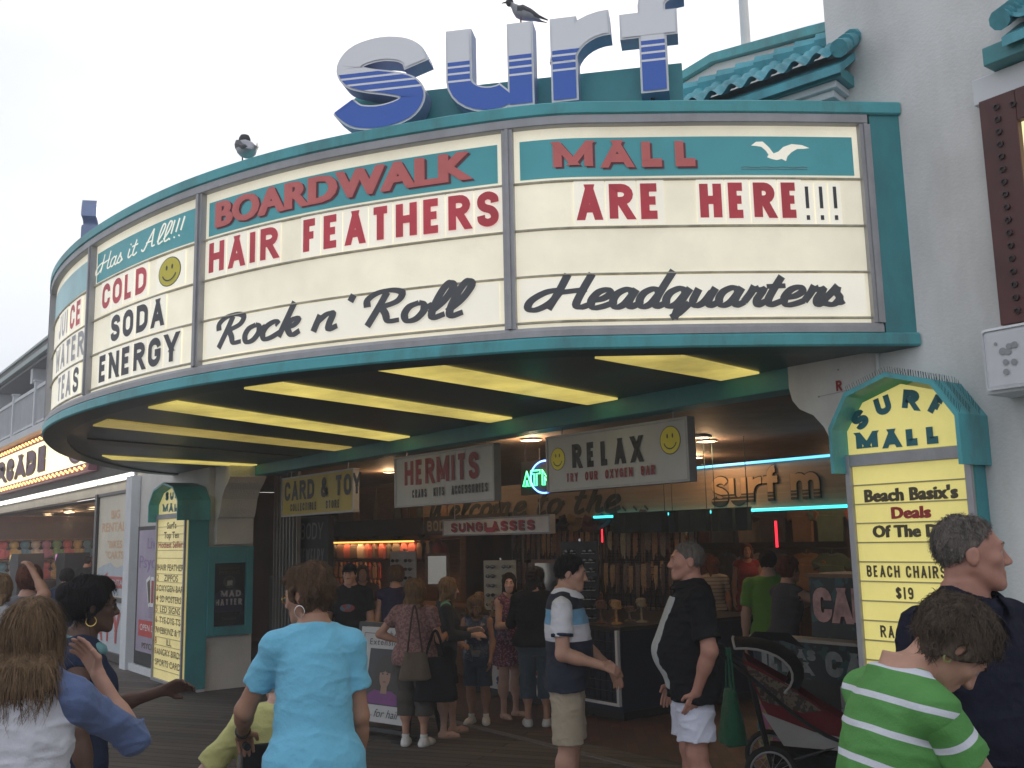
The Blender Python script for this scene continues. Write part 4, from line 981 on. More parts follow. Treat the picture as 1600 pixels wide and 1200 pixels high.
# ================================================================== HANGING SIGNS
def hang_sign(label, x0, x1, z0, z1, y, mt, chains=True):
    t = thing('hanging_sign', label, 'sign', ((x0 + x1) / 2, y, z0))
    w2 = (x1 - x0) / 2; h = z1 - z0
    b = MB(); b.box((-w2, -.03, 0), (w2, .03, h)); p = b.build('face_panel', mt, t, bevel=.004)
    b = MB()
    for a, c in (((-w2 - .012, -.04, -.012), (w2 + .012, .04, .008)), ((-w2 - .012, -.04, h - .008), (w2 + .012, .04, h + .012)), ((-w2 - .012, -.04, .009), (-w2 + .012, .04, h - .009)), ((w2 - .012, -.04, .009), (w2 + .012, .04, h - .009))): b.box(a, c)
    b.build('sign_frame', M['alu'], t, bevel=.003)
    if chains:
        b = MB(); 
        for x in (-w2 * .8, w2 * .8): b.tube([(x, 0, h + .012), (x, .02, max(h + .05, 2.98 - z0))], .006, 5)
        b.build('hanger', M['alu'], t)
    return t, p, (lambda u, z: plane_fn((u, -.03, z), (1, 0, 0), (0, 0, 1), (0, -1, 0)))
signw = mat('white sign board', (.44, .44, .45), rough=.5, var=.07, vs=2, grime=(.3, .28, .25), gs=2, gamt=.4)
signy = mat('yellow sign board', (.42, .31, .03), rough=.5, var=.12, vs=2)
darkred = mat('deep red letters', (.22, .02, .03), rough=.5)
t, p, f = hang_sign('yellow hanging sign lettered card and toy, leftmost under the marquee beam', -11.96, -10.02, 2.24, 2.71, 5.25, signy)
b = MB(); gothic(b, 'CARD & TOY', .24, .185, .055, .045, f(-.90, .185), M['black']); b.build('lettering', M['black'], p, fix=False)
b = MB(); gothic(b, 'COLLECTIBLE', .095, .055, .02, .025, f(-.72, .05), M['black']); gothic(b, 'STORE', .095, .055, .02, .025, f(.28, .05), M['black']); b.build('lettering', M['black'], p, fix=False)
t, p, f = hang_sign('white hanging sign lettered hermits in red, between the yellow sign and the neon', -9.07, -7.29, 2.25, 2.75, 5.25, signw)
b = MB(); gothic(b, 'HERMITS', .255, .175, .058, .042, f(-.70, .205), darkred); b.build('lettering', darkred, p, fix=False)
b = MB(); gothic(b, 'CRABS KITS ACCESSORIES', .085, .042, .018, .020, f(-.55, .075), M['black'], space=.11); b.build('lettering', M['black'], p, fix=False)
t, p, f = hang_sign('white hanging sign with two yellow smiley faces, lettered relax in black', -6.51, -4.90, 2.285, 2.73, 5.25, signw)
b = MB(); gothic(b, 'RELAX', .20, .125, .05, .062, f(-.48, .165), M['black']); b.build('lettering', M['black'], p, fix=False)
b = MB(); gothic(b, 'TRY OUR OXYGEN BAR', .072, .040, .016, .016, f(-.56, .06), darkred, space=.075); b.build('lettering', darkred, p, fix=False)
b = MB(); smiley(b, f(-.665, .26), 0, 0, .095, 0); smiley(b, f(.635, .30), 0, 0, .105, 0); b.build('smiley_face', None, p, fix=False)
t, p, f = hang_sign('long white sign lettered sunglasses in pink red, hanging over the sunglasses kiosk', -10.88, -8.68, 1.955, 2.145, 7.0, mat('cream sign board', (.74, .70, .64), rough=.5), True)
pinkr = mat('pinkish red letters', (.42, .07, .10), rough=.5); shp = mat('grey letter shadow', (.22, .18, .18), rough=.5)
b = MB(); gothic(b, 'SUNGLASSES', .115, .135, .030, .05, (lambda g: (lambda u, v, k: g(u + .012, v - .008, k)))(f(-.90, .038)), shp); b.build('letter_shadow', shp, p, fix=False)
b = MB(); gothic(b, 'SUNGLASSES', .115, .135, .030, .05, f(-.90, .038), pinkr, layer0=30); g = f(-.10, .02); b.add([g(u, v, 80) for u, v in ((0, 0), (.19, 0), (.19, .06), (0, .06))], [(0, 1, 2, 3)], pinkr); b.build('lettering', pinkr, p, fix=False)
# body jewelry board
blk = mat('black board', (.012, .012, .013), rough=.55, var=.3); ghost = mat('grey hand lettering', (.14, .135, .13), rough=.6)
t = thing('menu_board', 'black board lettered body jewelry piercing beside the folding shutter', 'sign', (-12.33, 5.78, .02))
b = MB(); b.box((-.54, 0, 1.02), (.54, .04, 2.22)); p = b.build('face_panel', blk, t); b = MB(); b.box((-.5, .05, 0), (-.45, .1, 2.2)); b.box((.45, .05, 0), (.5, .1, 2.2)); b.build('post', blk, t)
f = lambda u, z: plane_fn((u, 0, z), (1, 0, 0), (0, 0, 1), (0, -1, 0))
b = MB()
for s_, z in (('BODY', 1.92), ('JEWELRY', 1.58), ('PIERCING', 1.20)): 
    cw = {4: .15, 7: .085, 8: .075}[len(s_)]; ww = gothic_width(s_, .22, cw, .03, .03); gothic(b, s_, .22, cw, .03, .03, f(-ww / 2 + .05, z), ghost, shear=-.12 * 0 + .08)
b.add([f(-.35, 1.47)(u, v, 0) for u, v in ((0, 0), (.8, 0), (.8, .012), (0, .012))], [(0, 1, 2, 3)], ghost)
b.build('lettering', ghost, p, fix=False)
for i, (x0, x1, lab) in enumerate(((-17.2, -13.3, 'long dark header board with faint lettering above the lit shelf'), (-13.2, -11.0, 'dark header board lettered body jewelry, half hidden by the white sunglasses sign'))):
    t = thing('header_board', lab, 'sign', ((x0 + x1) / 2, 8.1, 1.98)); w2 = (x1 - x0) / 2
    b = MB(); b.box((-w2, 0, 0), (w2, .05, .27)); p = b.build('face_panel', blk, t)
    b = MB(); b.tube([(-w2 * .8, .02, .27), (-w2 * .8, .02, .94)], .008, 5); b.tube([(w2 * .8, .02, .27), (w2 * .8, .02, .94)], .008, 5); b.build('hanger', M['black'], t)
    if i == 1:
        b = MB(); gothic(b, 'BODY', .16, .14, .03, .04, plane_fn((-w2 + .1, 0, .05), (1, 0, 0), (0, 0, 1), (0, -1, 0)), ghost); b.build('lettering', ghost, p, fix=False)
# ATM neon
t = thing('neon_sign', 'green neon ATM sign ringed in blue, half behind the smiley sign', 'neon sign', (-8.2, 6.5, 2.36))
b = MB(); b.box((-.42, .03, 0), (.5, .09, .36)); b.build('backing_panel', M['black'], t)
ngreen = emi('green neon tube', (.05, 1.0, .25), 1.5, base=(.1, .5, .2), var=0); nblue = emi('blue neon tube', (.10, .25, 1.0), 2.2, base=(.1, .2, .6), var=0)
ncyan = emi('cyan neon tube', (.06, .85, .92), .75, base=(.2, .6, .6), var=0); nsky = emi('light blue neon tube', (.12, .55, 1.0), .75, base=(.2, .4, .6), var=0); nred = emi('red neon tube', (1.0, .02, .04), .9, base=(.6, .1, .1), var=0)
for s_, pts in (('A', [(-.34, .09), (-.27, .25), (-.20, .09), (-.25, .09), (-.27, .15), (-.29, .09)]), ('T', [(-.2, .25), (-.04, .25), (-.04, .215), (-.1, .215), (-.1, .09), (-.14, .09), (-.14, .215), (-.2, .215)]), ('M', [(0, .09), (0, .25), (.07, .17), (.14, .25), (.14, .09), (.10, .09), (.10, .17), (.07, .13), (.04, .17), (.04, .09)])):
    b = MB(); b.tube([(x, 0, z) for x, z in pts], .008, 6, closed=True); b.build('neon_letter', ngreen, t)
b = MB(); b.tube([(.02 + .24 * math.cos(2 * math.pi * i / 40), .012, .175 + .17 * math.sin(2 * math.pi * i / 40)) for i in range(40)], .009, 6, closed=True); b.build('neon_ring', nblue, t)
b = MB(); b.tube([(-.35, .05, .36), (-.35, .05, .56)], .006, 5); b.tube([(.4, .05, .36), (.4, .05, .56)], .006, 5); b.build('hanger', M['black'], t)
def neon(pts, name, label, mt, r=.011):
    b = MB(); b.tube(pts, r, 6); return solo(b, name, label, 'neon tube', mt)
neon([(-8.0, 8.46, 2.655), (-5.2, 8.46, 2.655)], 'neon_tube', 'upper blue neon tube above the painted welcome panel', nsky, .014)
neon([(-9.62, 8.45, 2.145), (-5.0, 8.45, 2.145)], 'neon_tube', 'lower turquoise neon tube under the painted welcome panel', ncyan, .016)
neon([(-10.04, 8.95, 1.82), (-10.04, 8.95, 2.09)], 'neon_tube', 'short upright red neon tube above the hanging necklaces', nred, .014)
neon([(-7.14, 8.95, 1.74), (-7.14, 8.95, 2.03)], 'neon_tube', 'short upright red neon tube above the people in the aisle', nred, .014)
neon([(-7.75, 8.95, 2.08), (-7.6, 8.95, 2.09), (-7.55, 8.95, 2.03)], 'neon_tube', 'small bent red neon tube beneath the dark banners', nred, .010)
ban = mat('dark teal banner cloth', (.012, .03, .032), rough=.8, var=.3)
for i, (x0, x1, lab) in enumerate(((-8.98, -8.06, 'dark banner hanging below the turquoise neon, leftmost of three'), (-8.04, -7.42, 'dark banner hanging below the turquoise neon, middle of three'), (-7.40, -6.85, 'dark banner hanging below the turquoise neon, rightmost of three'))):
    b = MB(); n = 8
    for k in range(n):
        xa = x0 + (x1 - x0) * k / n; xb = x0 + (x1 - x0) * (k + 1) / n; ya = 8.2 + .012 * math.sin(k * 2.1); yb = 8.2 + .012 * math.sin((k + 1) * 2.1)
        b.add([(xa, ya, 1.93), (xb, yb, 1.93), (xb, yb, 2.165), (xa, ya, 2.165), (xa, ya + .012, 1.93), (xb, yb + .012, 1.93), (xb, yb + .012, 2.165), (xa, ya + .012, 2.165)], [(0, 1, 2, 3), (7, 6, 5, 4), (0, 4, 5, 1), (3, 2, 6, 7)])
    b.tube([(x0, 8.206, 2.17), (x1, 8.206, 2.17)], .008, 5); b.tube([(x0 + .05, 8.206, 2.17), (x0 + .05, 8.206, 2.92)], .004, 4); b.tube([(x1 - .05, 8.206, 2.17), (x1 - .05, 8.206, 2.92)], .004, 4)
    solo(b, 'banner', lab, 'banner', ban, group='dark banners under the neon')

# ================================================================== CEILING LAMPS (lit in the photo)
warm = emi('warm lamp glass', (1.0, .70, .36), 1.5, base=(.8, .6, .4), var=0)
def ceil_lamp(name, label, x, y, z, energy, r=.09, group=None):
    t = thing(name, label, 'lamp', (x, y, z), group=group)
    b = MB(); b.lathe([(r + .02, 0), (r + .02, -.02), (r, -.022), (r, -.004)], n=18); b.build('lamp_rim', M['trimwhite'], t, smooth=True)
    b = MB(); b.lathe([(.001, -.026), (r * .7, -.024), (r - .004, -.014), (r - .004, -.006)], n=18); b.build('lamp_glass', warm, t, smooth=True)
    if energy:
        l = bpy.data.lights.new('lamp_light', 'POINT'); l.energy = energy; l.color = (1, .62, .32); l.shadow_soft_size = .07
        lo = bpy.data.objects.new('lamp_light', l); COL.objects.link(lo); lo.parent = t; lo.location = (0, 0, -.12)
    return t
ceil_lamp('ceiling_lamp', 'recessed ceiling lamp glowing left of the smiley sign, beside the neon', -8.06, 6.25, 2.918, 9)
ceil_lamp('ceiling_lamp', 'recessed ceiling lamp to the right of the smiley sign, nearer one', -7.35, 8.13, 2.918, 6)
ceil_lamp('ceiling_lamp', 'recessed ceiling lamp to the right of the smiley sign, farther one', -7.05, 7.72, 2.918, 0)
ceil_lamp('ceiling_lamp', 'bright small spot lamp between the yellow sign and the white one', -12.79, 7.25, 2.918, 8, .06)
# ================================================================== SHOP FITTINGS
dblue = mat('dark blue laminate', (.012, .022, .05), rough=.35, var=.2); steel = M['chrome']; blackw = mat('black wire', (.01, .01, .01), rough=.5)
# --- sunglasses kiosk
t = thing('kiosk_counter', 'sunglasses kiosk counter with a white lettered front panel', 'counter', (-9.4, 7.8, 0))
b = MB(); b.box((-1.3, -.58, .01), (1.55, 1.6, .10)); b.build('kick_base', M['black'], t)
b = MB(); b.box((-1.35, -.62, .101), (1.58, 1.65, .92)); b.build('counter_body', dblue, t, bevel=.008)
b = MB(); b.box((-1.38, -.65, .921), (1.61, 1.68, .96)); b.build('counter_top', mat('dark counter top', (.03, .025, .02), rough=.3), t, bevel=.006)
b = MB(); b.box((-1.30, -.645, .11), (.62, -.6205, .66)); p = b.build('front_panel', mat('white banner panel', (.50, .50, .52), rough=.5, var=.06), t)
f = lambda u, z: plane_fn((u, -.645, z), (1, 0, 0), (0, 0, 1), (0, -1, 0)); navy = mat('navy print', (.03, .05, .16), rough=.5)
b = MB(); gothic(b, 'GLASSES', .24, .17, .045, .075, f(-1.05, .34), darkred); b.build('lettering', darkred, p, fix=False)
b = MB(); gothic(b, '$1. OFF', .10, .085, .028, .04, f(-.62, .16), navy); b.build('lettering', navy, p, fix=False)
b = MB()
for i in range(8): b.box((1.02 + .0 * i, -.70, .2 + .1 * i), (1.58, -.685, .212 + .1 * i), blackw)
for i in range(7): b.box((1.02 + .093 * i, -.684, .2), (1.032 + .093 * i, -.672, .92), blackw)
for a, c in (((1.0, -.705, .17), (1.62, -.668, .199)), ((1.585, -.705, .2), (1.62, -.668, .93)),): b.box(a, c, M['trimwhite'])
b.build('grid_panel', None, t)
# sunglasses model: frame + two lenses
def sunglasses(label, loc, rz, group):
    t = thing('sunglasses', label, 'sunglasses', loc, rz, group)
    b = MB()
    for sg in (-1, 1):
        b.tube([(sg * .036 + .027 * math.cos(2 * math.pi * i / 14), 0, .02 * math.sin(2 * math.pi * i / 14)) for i in range(14)], .004, 5, closed=True)
        b.tube([(sg * .064, 0, .008), (sg * .068, .05, .008), (sg * .066, .10, .0), (sg * .064, .12, -.012)], .003, 5)
    b.tube([(-.01, 0, .008), (0, -.003, .012), (.01, 0, .008)], .003, 5); b.build('frame', M['black'], t)
    for sg in (-1, 1):
        b = MB(); b.lathe([(.001, -.003), (.016, -.002), (.025, 0), (.025, .002)], (sg * .036, 0, 0), 14, axis='y'); b.build('lens', lensm, t)
    return t
lensm = mat('dark lens', (.02, .016, .012), rough=.08, var=.2, spec=.8)
def sg_rack(label, x, y, z0, z1, w_, mt, glasses_lab, first, rz=0.0, cols=2, step=.12, base=True):
    t = thing('display_rack', label, 'display rack', (x, y, 0), rz)
    b = MB(); b.box((-w_ / 2, -.012, z0), (w_ / 2, .012, z1)); b.build('back_panel', mt, t)
    b = MB(); b.tube([(0, .03, .0 if base else z0), (0, .03, z1 + .03)], .02, 10); b.build('post', M['chrome'], t)
    if base:
        b = MB(); b.lathe([(.001, 0), (.24, 0), (.24, .02), (.03, .05)], n=18); b.build('foot', M['black'], t)
    b = MB(); z = z0 + .07; spots = []
    while z < z1 - .04:
        for c in range(cols):
            xx = (-w_ / 2) + w_ * (c + .5) / cols; b.box((xx - .07, -.05, z - .028), (xx + .07, -.0125, z - .022)); spots.append((xx, -.058, z))
        z += step
    b.build('peg_shelf', M['trimwhite'], t)
    R_ = Matrix.Rotation(rz, 3, 'Z')
    for i, s in enumerate(spots):
        p = R_ @ Vector(s) + Vector((x, y, 0))
        if first[0] is None: first[0] = sunglasses(glasses_lab, p, rz, glasses_lab)
        else: dup(first[0], p, rz, glasses_lab, glasses_lab)
    return t
FG = [None]
pale = mat('pale display board', (.42, .38, .28), rough=.5); palew = mat('white display board', (.5, .5, .52), rough=.4)
sg_rack('cream sunglasses rack with two columns, behind the girl in the flowered dress', -10.55, 7.62, .99, 1.62, .46, pale, 'pair of dark sunglasses on the cream rack behind the flowered dress', FG, .5)
sg_rack('white sunglasses rack beside a framed mirror, behind the woman in the pink tee', -12.3, 7.2, .95, 1.75, .42, palew, 'pair of dark sunglasses on the white rack behind the pink tee', FG, .5)
sg_rack('tall black sunglasses tower beside the man in the striped polo', -8.55, 7.28, .97, 1.85, .44, blk, 'pair of sunglasses on the black tower beside the striped polo', FG, .5, step=.1)
# framed mirrors
def mirror(label, x, y, z, w_, h, rz=.3):
    t = thing('mirror', label, 'mirror', (x, y, z), rz)
    b = MB()
    for a, c in (((-w_ / 2 - .04, -.02, -.04), (w_ / 2 + .04, .02, 0)), ((-w_ / 2 - .04, -.02, h), (w_ / 2 + .04, .02, h + .04)), ((-w_ / 2 - .04, -.02, .001), (-w_ / 2, .02, h - .001)), ((w_ / 2, -.02, .001), (w_ / 2 + .04, .02, h - .001))): b.box(a, c)
    b.build('frame', M['wood'], t, bevel=.004)
    b = MB(); b.box((-w_ / 2, -.008, 0), (w_ / 2, .012, h)); b.build('mirror_glass', mat('mirror silver', (.40, .42, .44), rough=.06, metal=1, var=.02), t)
    b = MB(); b.tube([(0, .03, -z + .96), (0, .03, h)], .012, 6); b.build('stand', M['black'], t)
mirror('framed mirror standing on the kiosk left of the striped polo man', -9.38, 7.45, 1.24, .26, .36, .75)
mirror('framed mirror beside the white sunglasses rack', -11.72, 7.4, 1.30, .28, .38, .6)
# wire grid walls with necklaces
def gridwall(label, x0, x1, y, z0, z1):
    b = MB(); x = x0
    while x < x1: b.box((x, y, z0), (x + .008, y + .008, z1)); x += .085
    z = z0
    while z < z1: b.box((x0, y - .0082, z), (x1, y - .0002, z + .008)); z += .085
    for xx in (x0, x1): b.tube([(xx, y, .97 if y < 9.3 else 0), (xx, y, z1 + .05)], .014, 6)
    return solo(b, 'wire_grid', label, 'display grid', blackw)
gridwall('black wire grid hung with necklaces above the kiosk, left panel', -11.6, -9.7, 8.62, 1.0, 2.05)
gridwall('black wire grid hung with necklaces above the kiosk, right panel', -9.6, -8.0, 8.62, 1.0, 2.05)
gridwall('black wire grid in the aisle behind the man in the black shirt', -13.4, -9.9, 10.6, .9, 2.0)
nk_cols = [(.30, .14, .06), (.42, .24, .10), (.16, .07, .035), (.34, .26, .16), (.09, .045, .03), (.20, .13, .09)]
nk_mats = [mat('bead strand %d' % i, c, rough=.35, var=.5, vs=60) for i, c in enumerate(nk_cols)]
nk = []
for i, mt in enumerate(nk_mats):
    b = MB(); rnd = random.Random(i)
    for k in range(5):
        x = (k - 2) * .018; ln = .34 + rnd.uniform(-.06, .10)
        b.tube([(x, 0, 0), (x - .008, -.012, -ln * .5), (x + .004, -.016, -ln), (x + .014, -.012, -ln * .55), (x + .006, 0, 0)], .0055, 4)
    o = b.build('necklace_bundle', mt, None); nk.append(o)
used = set()
def place_nk(i, x, y, z, lab):
    o = nk[i] if i not in used else nk[i].copy()
    if i in used: COL.objects.link(o)
    used.add(i); o.location = (x, y, z); o.scale = (random.uniform(.5, .9), 1, random.uniform(.6, 1.15)); tag(o, lab, 'necklaces', lab)
for k in range(62):
    x = -11.55 + (k % 31) * .115 + random.uniform(-.02, .02); z = 1.98 - (k // 31) * .43 + random.uniform(-.02, .02)
    if -9.7 < x < -9.6: continue
    place_nk(random.randrange(6), x, 8.60, z, 'bundle of bead necklaces on the wire grid above the sunglasses kiosk')
for k in range(40):
    place_nk(random.randrange(6), -13.3 + (k % 20) * .17 + random.uniform(-.05, .05), 10.58, 1.92 - (k // 20) * .42 + random.uniform(-.03, .03), 'bundle of bead necklaces on the wire grid deep in the aisle')
# lit shelf on the left with bags and sandals
t = thing('wall_shelf', 'lit wall shelf with hanging bags and sandals at the left of the shop', 'shelf', (-15.2, 8.75, 0))
b = MB(); b.box((-2.1, -.05, .01), (2.1, .05, 2.9)); b.build('back_panel', mat('slatted brown wall', (.20, .11, .06), rough=.7, var=.25, stretch=(1, 1, 9)), t)
b = MB(); b.box((-2.1, -.42, 1.9), (2.1, -.052, 1.93)); b.build('shelf_board', M['wood'], t)
b = MB(); b.tube([(-2.05, -.36, 1.885), (1.2, -.36, 1.885)], .014, 6); b.build('light_tube', emi('amber shelf lamp', (1.0, .45, .10), .9, base=(.8, .5, .2), var=0), t)
l = bpy.data.lights.new('shelf_light', 'AREA'); l.shape = 'RECTANGLE'; l.size = 3.0; l.size_y = .05; l.energy = 4; l.color = (1, .5, .2)
lo = bpy.data.objects.new('shelf_light', l); COL.objects.link(lo); lo.parent = t; lo.location = (-.3, -.34, 1.86); lo.rotation_euler = (RAD(20), 0, 0)
for z in (1.62, 1.28): 
    b = MB(); b.tube([(-2.05, -.22, z + .28), (2.05, -.22, z + .28)], .01, 6); b.build('hang_rail', M['chrome'], t)
bagm = [mat('hanging bag %d' % i, c, rough=.7, var=.3) for i, c in enumerate([(.02, .02, .022), (.05, .025, .02), (.22, .05, .05), (.06, .05, .045), (.30, .26, .24)])]
bags = []
for mt in bagm:
    b = MB(); pr = [(-.10, -.30), (.10, -.30), (.13, -.12), (.08, -.03), (-.08, -.03), (-.13, -.12)]
    b.prism(pr, lambda u, v, d: (u, d, v), -.06, .06); b.tube([(-.06, 0, -.04), (-.04, 0, .0), (.04, 0, .0), (.06, 0, -.04)], .008, 5)
    bags.append(b.build('hanging_bag', mt, None, bevel=.02))
ub = set()
for k in range(15):
    i = k % 5 if k < 5 else random.randrange(5); o = bags[i] if i not in ub else bags[i].copy()
    if i in ub: COL.objects.link(o)
    ub.add(i); o.location = (-17.0 + k * .255, 8.52, 1.89); o.rotation_euler = (0, 0, random.uniform(-.5, .5))
    lb = ['black bag', 'dark brown bag', 'red bag', 'grey brown bag', 'pale bag'][i] + ' hanging on the upper rail of the lit shelf'; tag(o, lb, 'bag', lb)
sdm = [mat('sandal sole %d' % i, c, rough=.6, var=.15) for i, c in enumerate([(.55, .25, .08), (.6, .38, .16), (.55, .08, .03), (.5, .32, .2)])]
sd = []
for mt in sdm:
    b = MB(); pr = [(-.045, -.13), (-.05, -.02), (-.04, .08), (-.02, .13), (.02, .135), (.045, .08), (.04, -.02), (.04, -.13), (0, -.15)]
    b.prism(pr, lambda u, v, d: (u, d, v - .15), -.012, .012, mt); b.tube([(-.04, -.014, -.10), (0, -.045, -.04), (.035, -.014, -.10)], .009, 5, M['rubber'])
    sd.append(b.build('sandal', None, None))
us = set()
for k in range(22):
    i = random.randrange(4) if k > 3 else k; o = sd[i] if i not in us else sd[i].copy()
    if i in us: COL.objects.link(o)
    us.add(i); o.location = (-16.95 + (k % 11) * .16 + random.uniform(-.03, .03), 8.50, 1.55 - .3 * (k // 11)); o.rotation_euler = (0, random.uniform(-.2, .2), random.uniform(-.3, .3))
    lb = ['orange sandal', 'tan sandal', 'red sandal', 'beige sandal'][i] + ' hanging under the lit shelf'; tag(o, lb, 'sandal', lb)
# folded umbrellas standing above the header board
for k in range(5):
    t = thing('beach_umbrella', 'folded beach umbrella standing on top of the lit shelf', 'umbrella', (-16.2 + k * .75, 8.5, 1.932), random.uniform(0, 1), 'folded umbrellas above the shelf')
    b = MB(); b.lathe([(.02, .0), (.10, .08), (.09, .3), (.05, .6), (.015, .82)], n=10); b.build('canopy', mat('umbrella cloth', random.choice([(.20, .07, .05), (.12, .09, .05), (.06, .07, .06), (.25, .15, .09)]), rough=.8, var=.3), t, smooth=True)
    b = MB(); b.tube([(0, 0, .0), (0, 0, .9)], .012, 6); b.build('pole', M['wood'], t)
# display cabinet lower left, behind the people
b = MB(); b.box((-14.6, 8.0, .01), (-11.9, 8.4, .9)); b.box((-14.65, 7.95, .901), (-11.85, 8.45, .95))
solo(b, 'display_cabinet', 'low dark display cabinet behind the people at the left', 'cabinet', M['wood'], bevel=.01)
b = MB(); b.box((-16.3, 6.9, .01), (-15.2, 7.3, 1.35)); solo(b, 'display_cabinet', 'upright dark cabinet at the far left of the shop', 'cabinet', blk, bevel=.01)
# T-shirts hanging deep in the shop
shc = [(.28, .08, .05), (.10, .11, .14), (.35, .3, .24), (.06, .05, .05), (.26, .14, .06), (.08, .12, .08)]
shirts = []
for i, c in enumerate(shc):
    b = MB(); pr = [(-.22, -.62), (.22, -.62), (.23, -.2), (.36, -.26), (.42, -.12), (.2, .02), (.08, .04), (0, .0), (-.08, .04), (-.2, .02), (-.42, -.12), (-.36, -.26), (-.23, -.2)]
    b.prism(pr, lambda u, v, d: (u, d + .02 * math.sin(u * 9), v), -.03, .03); b.tube([(0, 0, .0), (0, 0, .08), (.02, 0, .1)], .006, 5)
    shirts.append(b.build('hanging_shirt', mat('shirt cloth %d' % i, c, rough=.85, var=.25), None, bevel=.01))
uh = set()
for k in range(24):
    i = k % 6; o = shirts[i] if i not in uh else shirts[i].copy()
    if i in uh: COL.objects.link(o)
    uh.add(i); row = k // 12; o.location = (-13.6 + (k % 12) * .62 + random.uniform(-.08, .08), 14.7 - row * .0, 2.35 - row * .85); o.rotation_euler = (0, 0, random.uniform(-.35, .35))
    lb = ['rust', 'slate', 'beige', 'black', 'orange brown', 'dark green'][i] + ' shirt hanging on the back wall of the shop'; tag(o, lb, 'shirt', lb)
b = MB()
for z in (2.47, 1.62): b.tube([(-14.0, 14.72, z), (-6.4, 14.72, z)], .014, 6)
for x in (-14, -10.2, -6.4): b.tube([(x, 14.74, 0), (x, 14.74, 2.6)], .02, 6)
solo(b, 'clothes_rack', 'long metal clothes rack along the back wall', 'rack', M['chrome'])
ceil_lamp('ceiling_lamp', 'dim lamp deep in the aisle over the necklace grid', -9.0, 9.7, 2.918, 9)
ceil_lamp('ceiling_lamp', 'dim lamp at the back of the shop over the hanging shirts', -9.5, 13.4, 2.918, 13)
# hats and jewellery stands crowding the kiosk
hm2 = [mat('straw and felt %d' % i, c, rough=.9, var=.3) for i, c in enumerate([(.03, .025, .02), (.30, .2, .1), (.14, .05, .04), (.05, .06, .08)])]
for k in range(14):
    i = k % 4; b = MB(); b.lathe([(.001, .10), (.06, .105), (.085, .085), (.092, .0), (.15, -.012), (.165, -.02), (.15, -.022), (.09, -.012), (.001, -.01)], (0, 0, 0), 16); b.lathe([(.0935, .005), (.0945, .03), (.092, .032)], (0, 0, 0), 16)
    o = b.build('sun_hat', hm2[i], None, smooth=True); o.location = (-11.4 + k * .26 + random.uniform(-.05, .05), 8.58, 2.12 + random.uniform(-.02, .02)); o.rotation_euler = (RAD(random.uniform(40, 75)), 0, random.uniform(-.3, .3))
    lb = ['black', 'straw', 'rust', 'slate'][i] + ' sun hat hooked along the top of the kiosk wire grid'; tag(o, lb, 'hat', lb)
for k in range(26):
    i = random.randrange(6); hh = random.uniform(.14, .34); b = MB(); b.lathe([(.06, 0), (.065, .012), (.015, .03), (.011, hh * .6), (.05, hh * .66), (.055, hh * .95), (.02, hh)], n=12)
    for q in range(7): a = q * .9; b.lathe([(.001, -.012), (.012, -.006), (.012, .006), (.001, .012)], (.056 * math.cos(a), .056 * math.sin(a), hh * (.66 + .04 * q)), 6)
    o = b.build('jewellery_stand', nk_mats[i], None, smooth=True); o.location = (-10.6 + (k % 13) * .21 + random.uniform(-.05, .05), 7.35 + .35 * (k // 13) + random.uniform(-.06, .06), .96)
    lb = ['amber', 'gold', 'dark brown', 'pale', 'black brown', 'taupe'][i] + ' jewellery stand crowded on the kiosk counter'; tag(o, lb, 'jewellery stand', lb)
# --- graffiti airbrush booth on the right
t = thing('airbrush_booth', 'airbrush booth counter with graffiti lettered dark panels behind the yellow pylon', 'booth', (-4.6, 6.95, 0))
gd = blotch('graffiti teal black paint', (.008, .014, .018), (.02, .07, .08), scale=7, thr=.56, rough=.5)
b = MB(); b.box((-.64, 0, 1.04), (1.0, .05, 1.53)); p1 = b.build('upper_panel', gd, t)
b = MB(); b.box((-1.12, -.12, .72), (1.0, -.07, 1.02)); p2 = b.build('lower_panel', gd, t)
b = MB(); b.box((-1.10, -.06, .01), (1.0, .5, .71)); b.build('base', M['black'], t)
b = MB(); b.box((-.66, -.02, 1.531), (1.0, .5, 1.56)); b.build('counter_top', M['wood'], t)
b = MB(); b.box((-1.14, -.20, 1.021), (1.0, -.001, 1.045)); b.build('ledge', mat('worn ledge', (.35, .33, .3), rough=.5, var=.2), t)
f1 = plane_fn((-.52, 0, 1.10), (1, 0, 0), (0, 0, 1), (0, -1, 0)); f2 = plane_fn((-1.08, -.12, .76), (1, 0, 0), (0, 0, 1), (0, -1, 0))
pinkm = mat('pink graffiti fill', (.42, .24, .24), rough=.5, var=.5, vs=9); pinkd = mat('graffiti outline', (.03, .012, .015), rough=.5)
b = MB(); gothic(b, 'CAR', .30, .20, .105, -.01, lambda u, v, k: f1(u - .09, v + .06, k), pinkd); gothic(b, 'CAR', .28, .19, .075, .0, lambda u, v, k: f1(u - .085, v + .07, k + 20), pinkm); b.build('lettering', None, p1, fix=False)
wg = mat('grey graffiti fill', (.22, .25, .27), rough=.5, var=.4, vs=9)
b = MB(); gothic(b, 'ILL', .20, .14, .055, .02, f2, wg); gothic(b, 'AS', .085, .09, .03, .015, lambda u, v, k: f2(u + .36, v + .11, k), wg); gothic(b, 'A', .10, .14, .035, .02, lambda u, v, k: f2(u + .38, v - .005, k), wg); gothic(b, 'CA', .20, .17, .06, .02, lambda u, v, k: f2(u + .64, v, k), wg); b.build('lettering', None, p2, fix=False)
dr = [blotch('airbrush drawing A', (.30, .28, .30), (.16, .10, .22), 9, .55, third=(.34, .34, .36)), blotch('airbrush drawing B', (.04, .14, .18), (.30, .10, .18), 12, .52, third=(.25, .22, .06)), blotch('airbrush drawing C', (.34, .3, .26), (.22, .05, .04), 8, .6, third=(.3, .3, .3))]
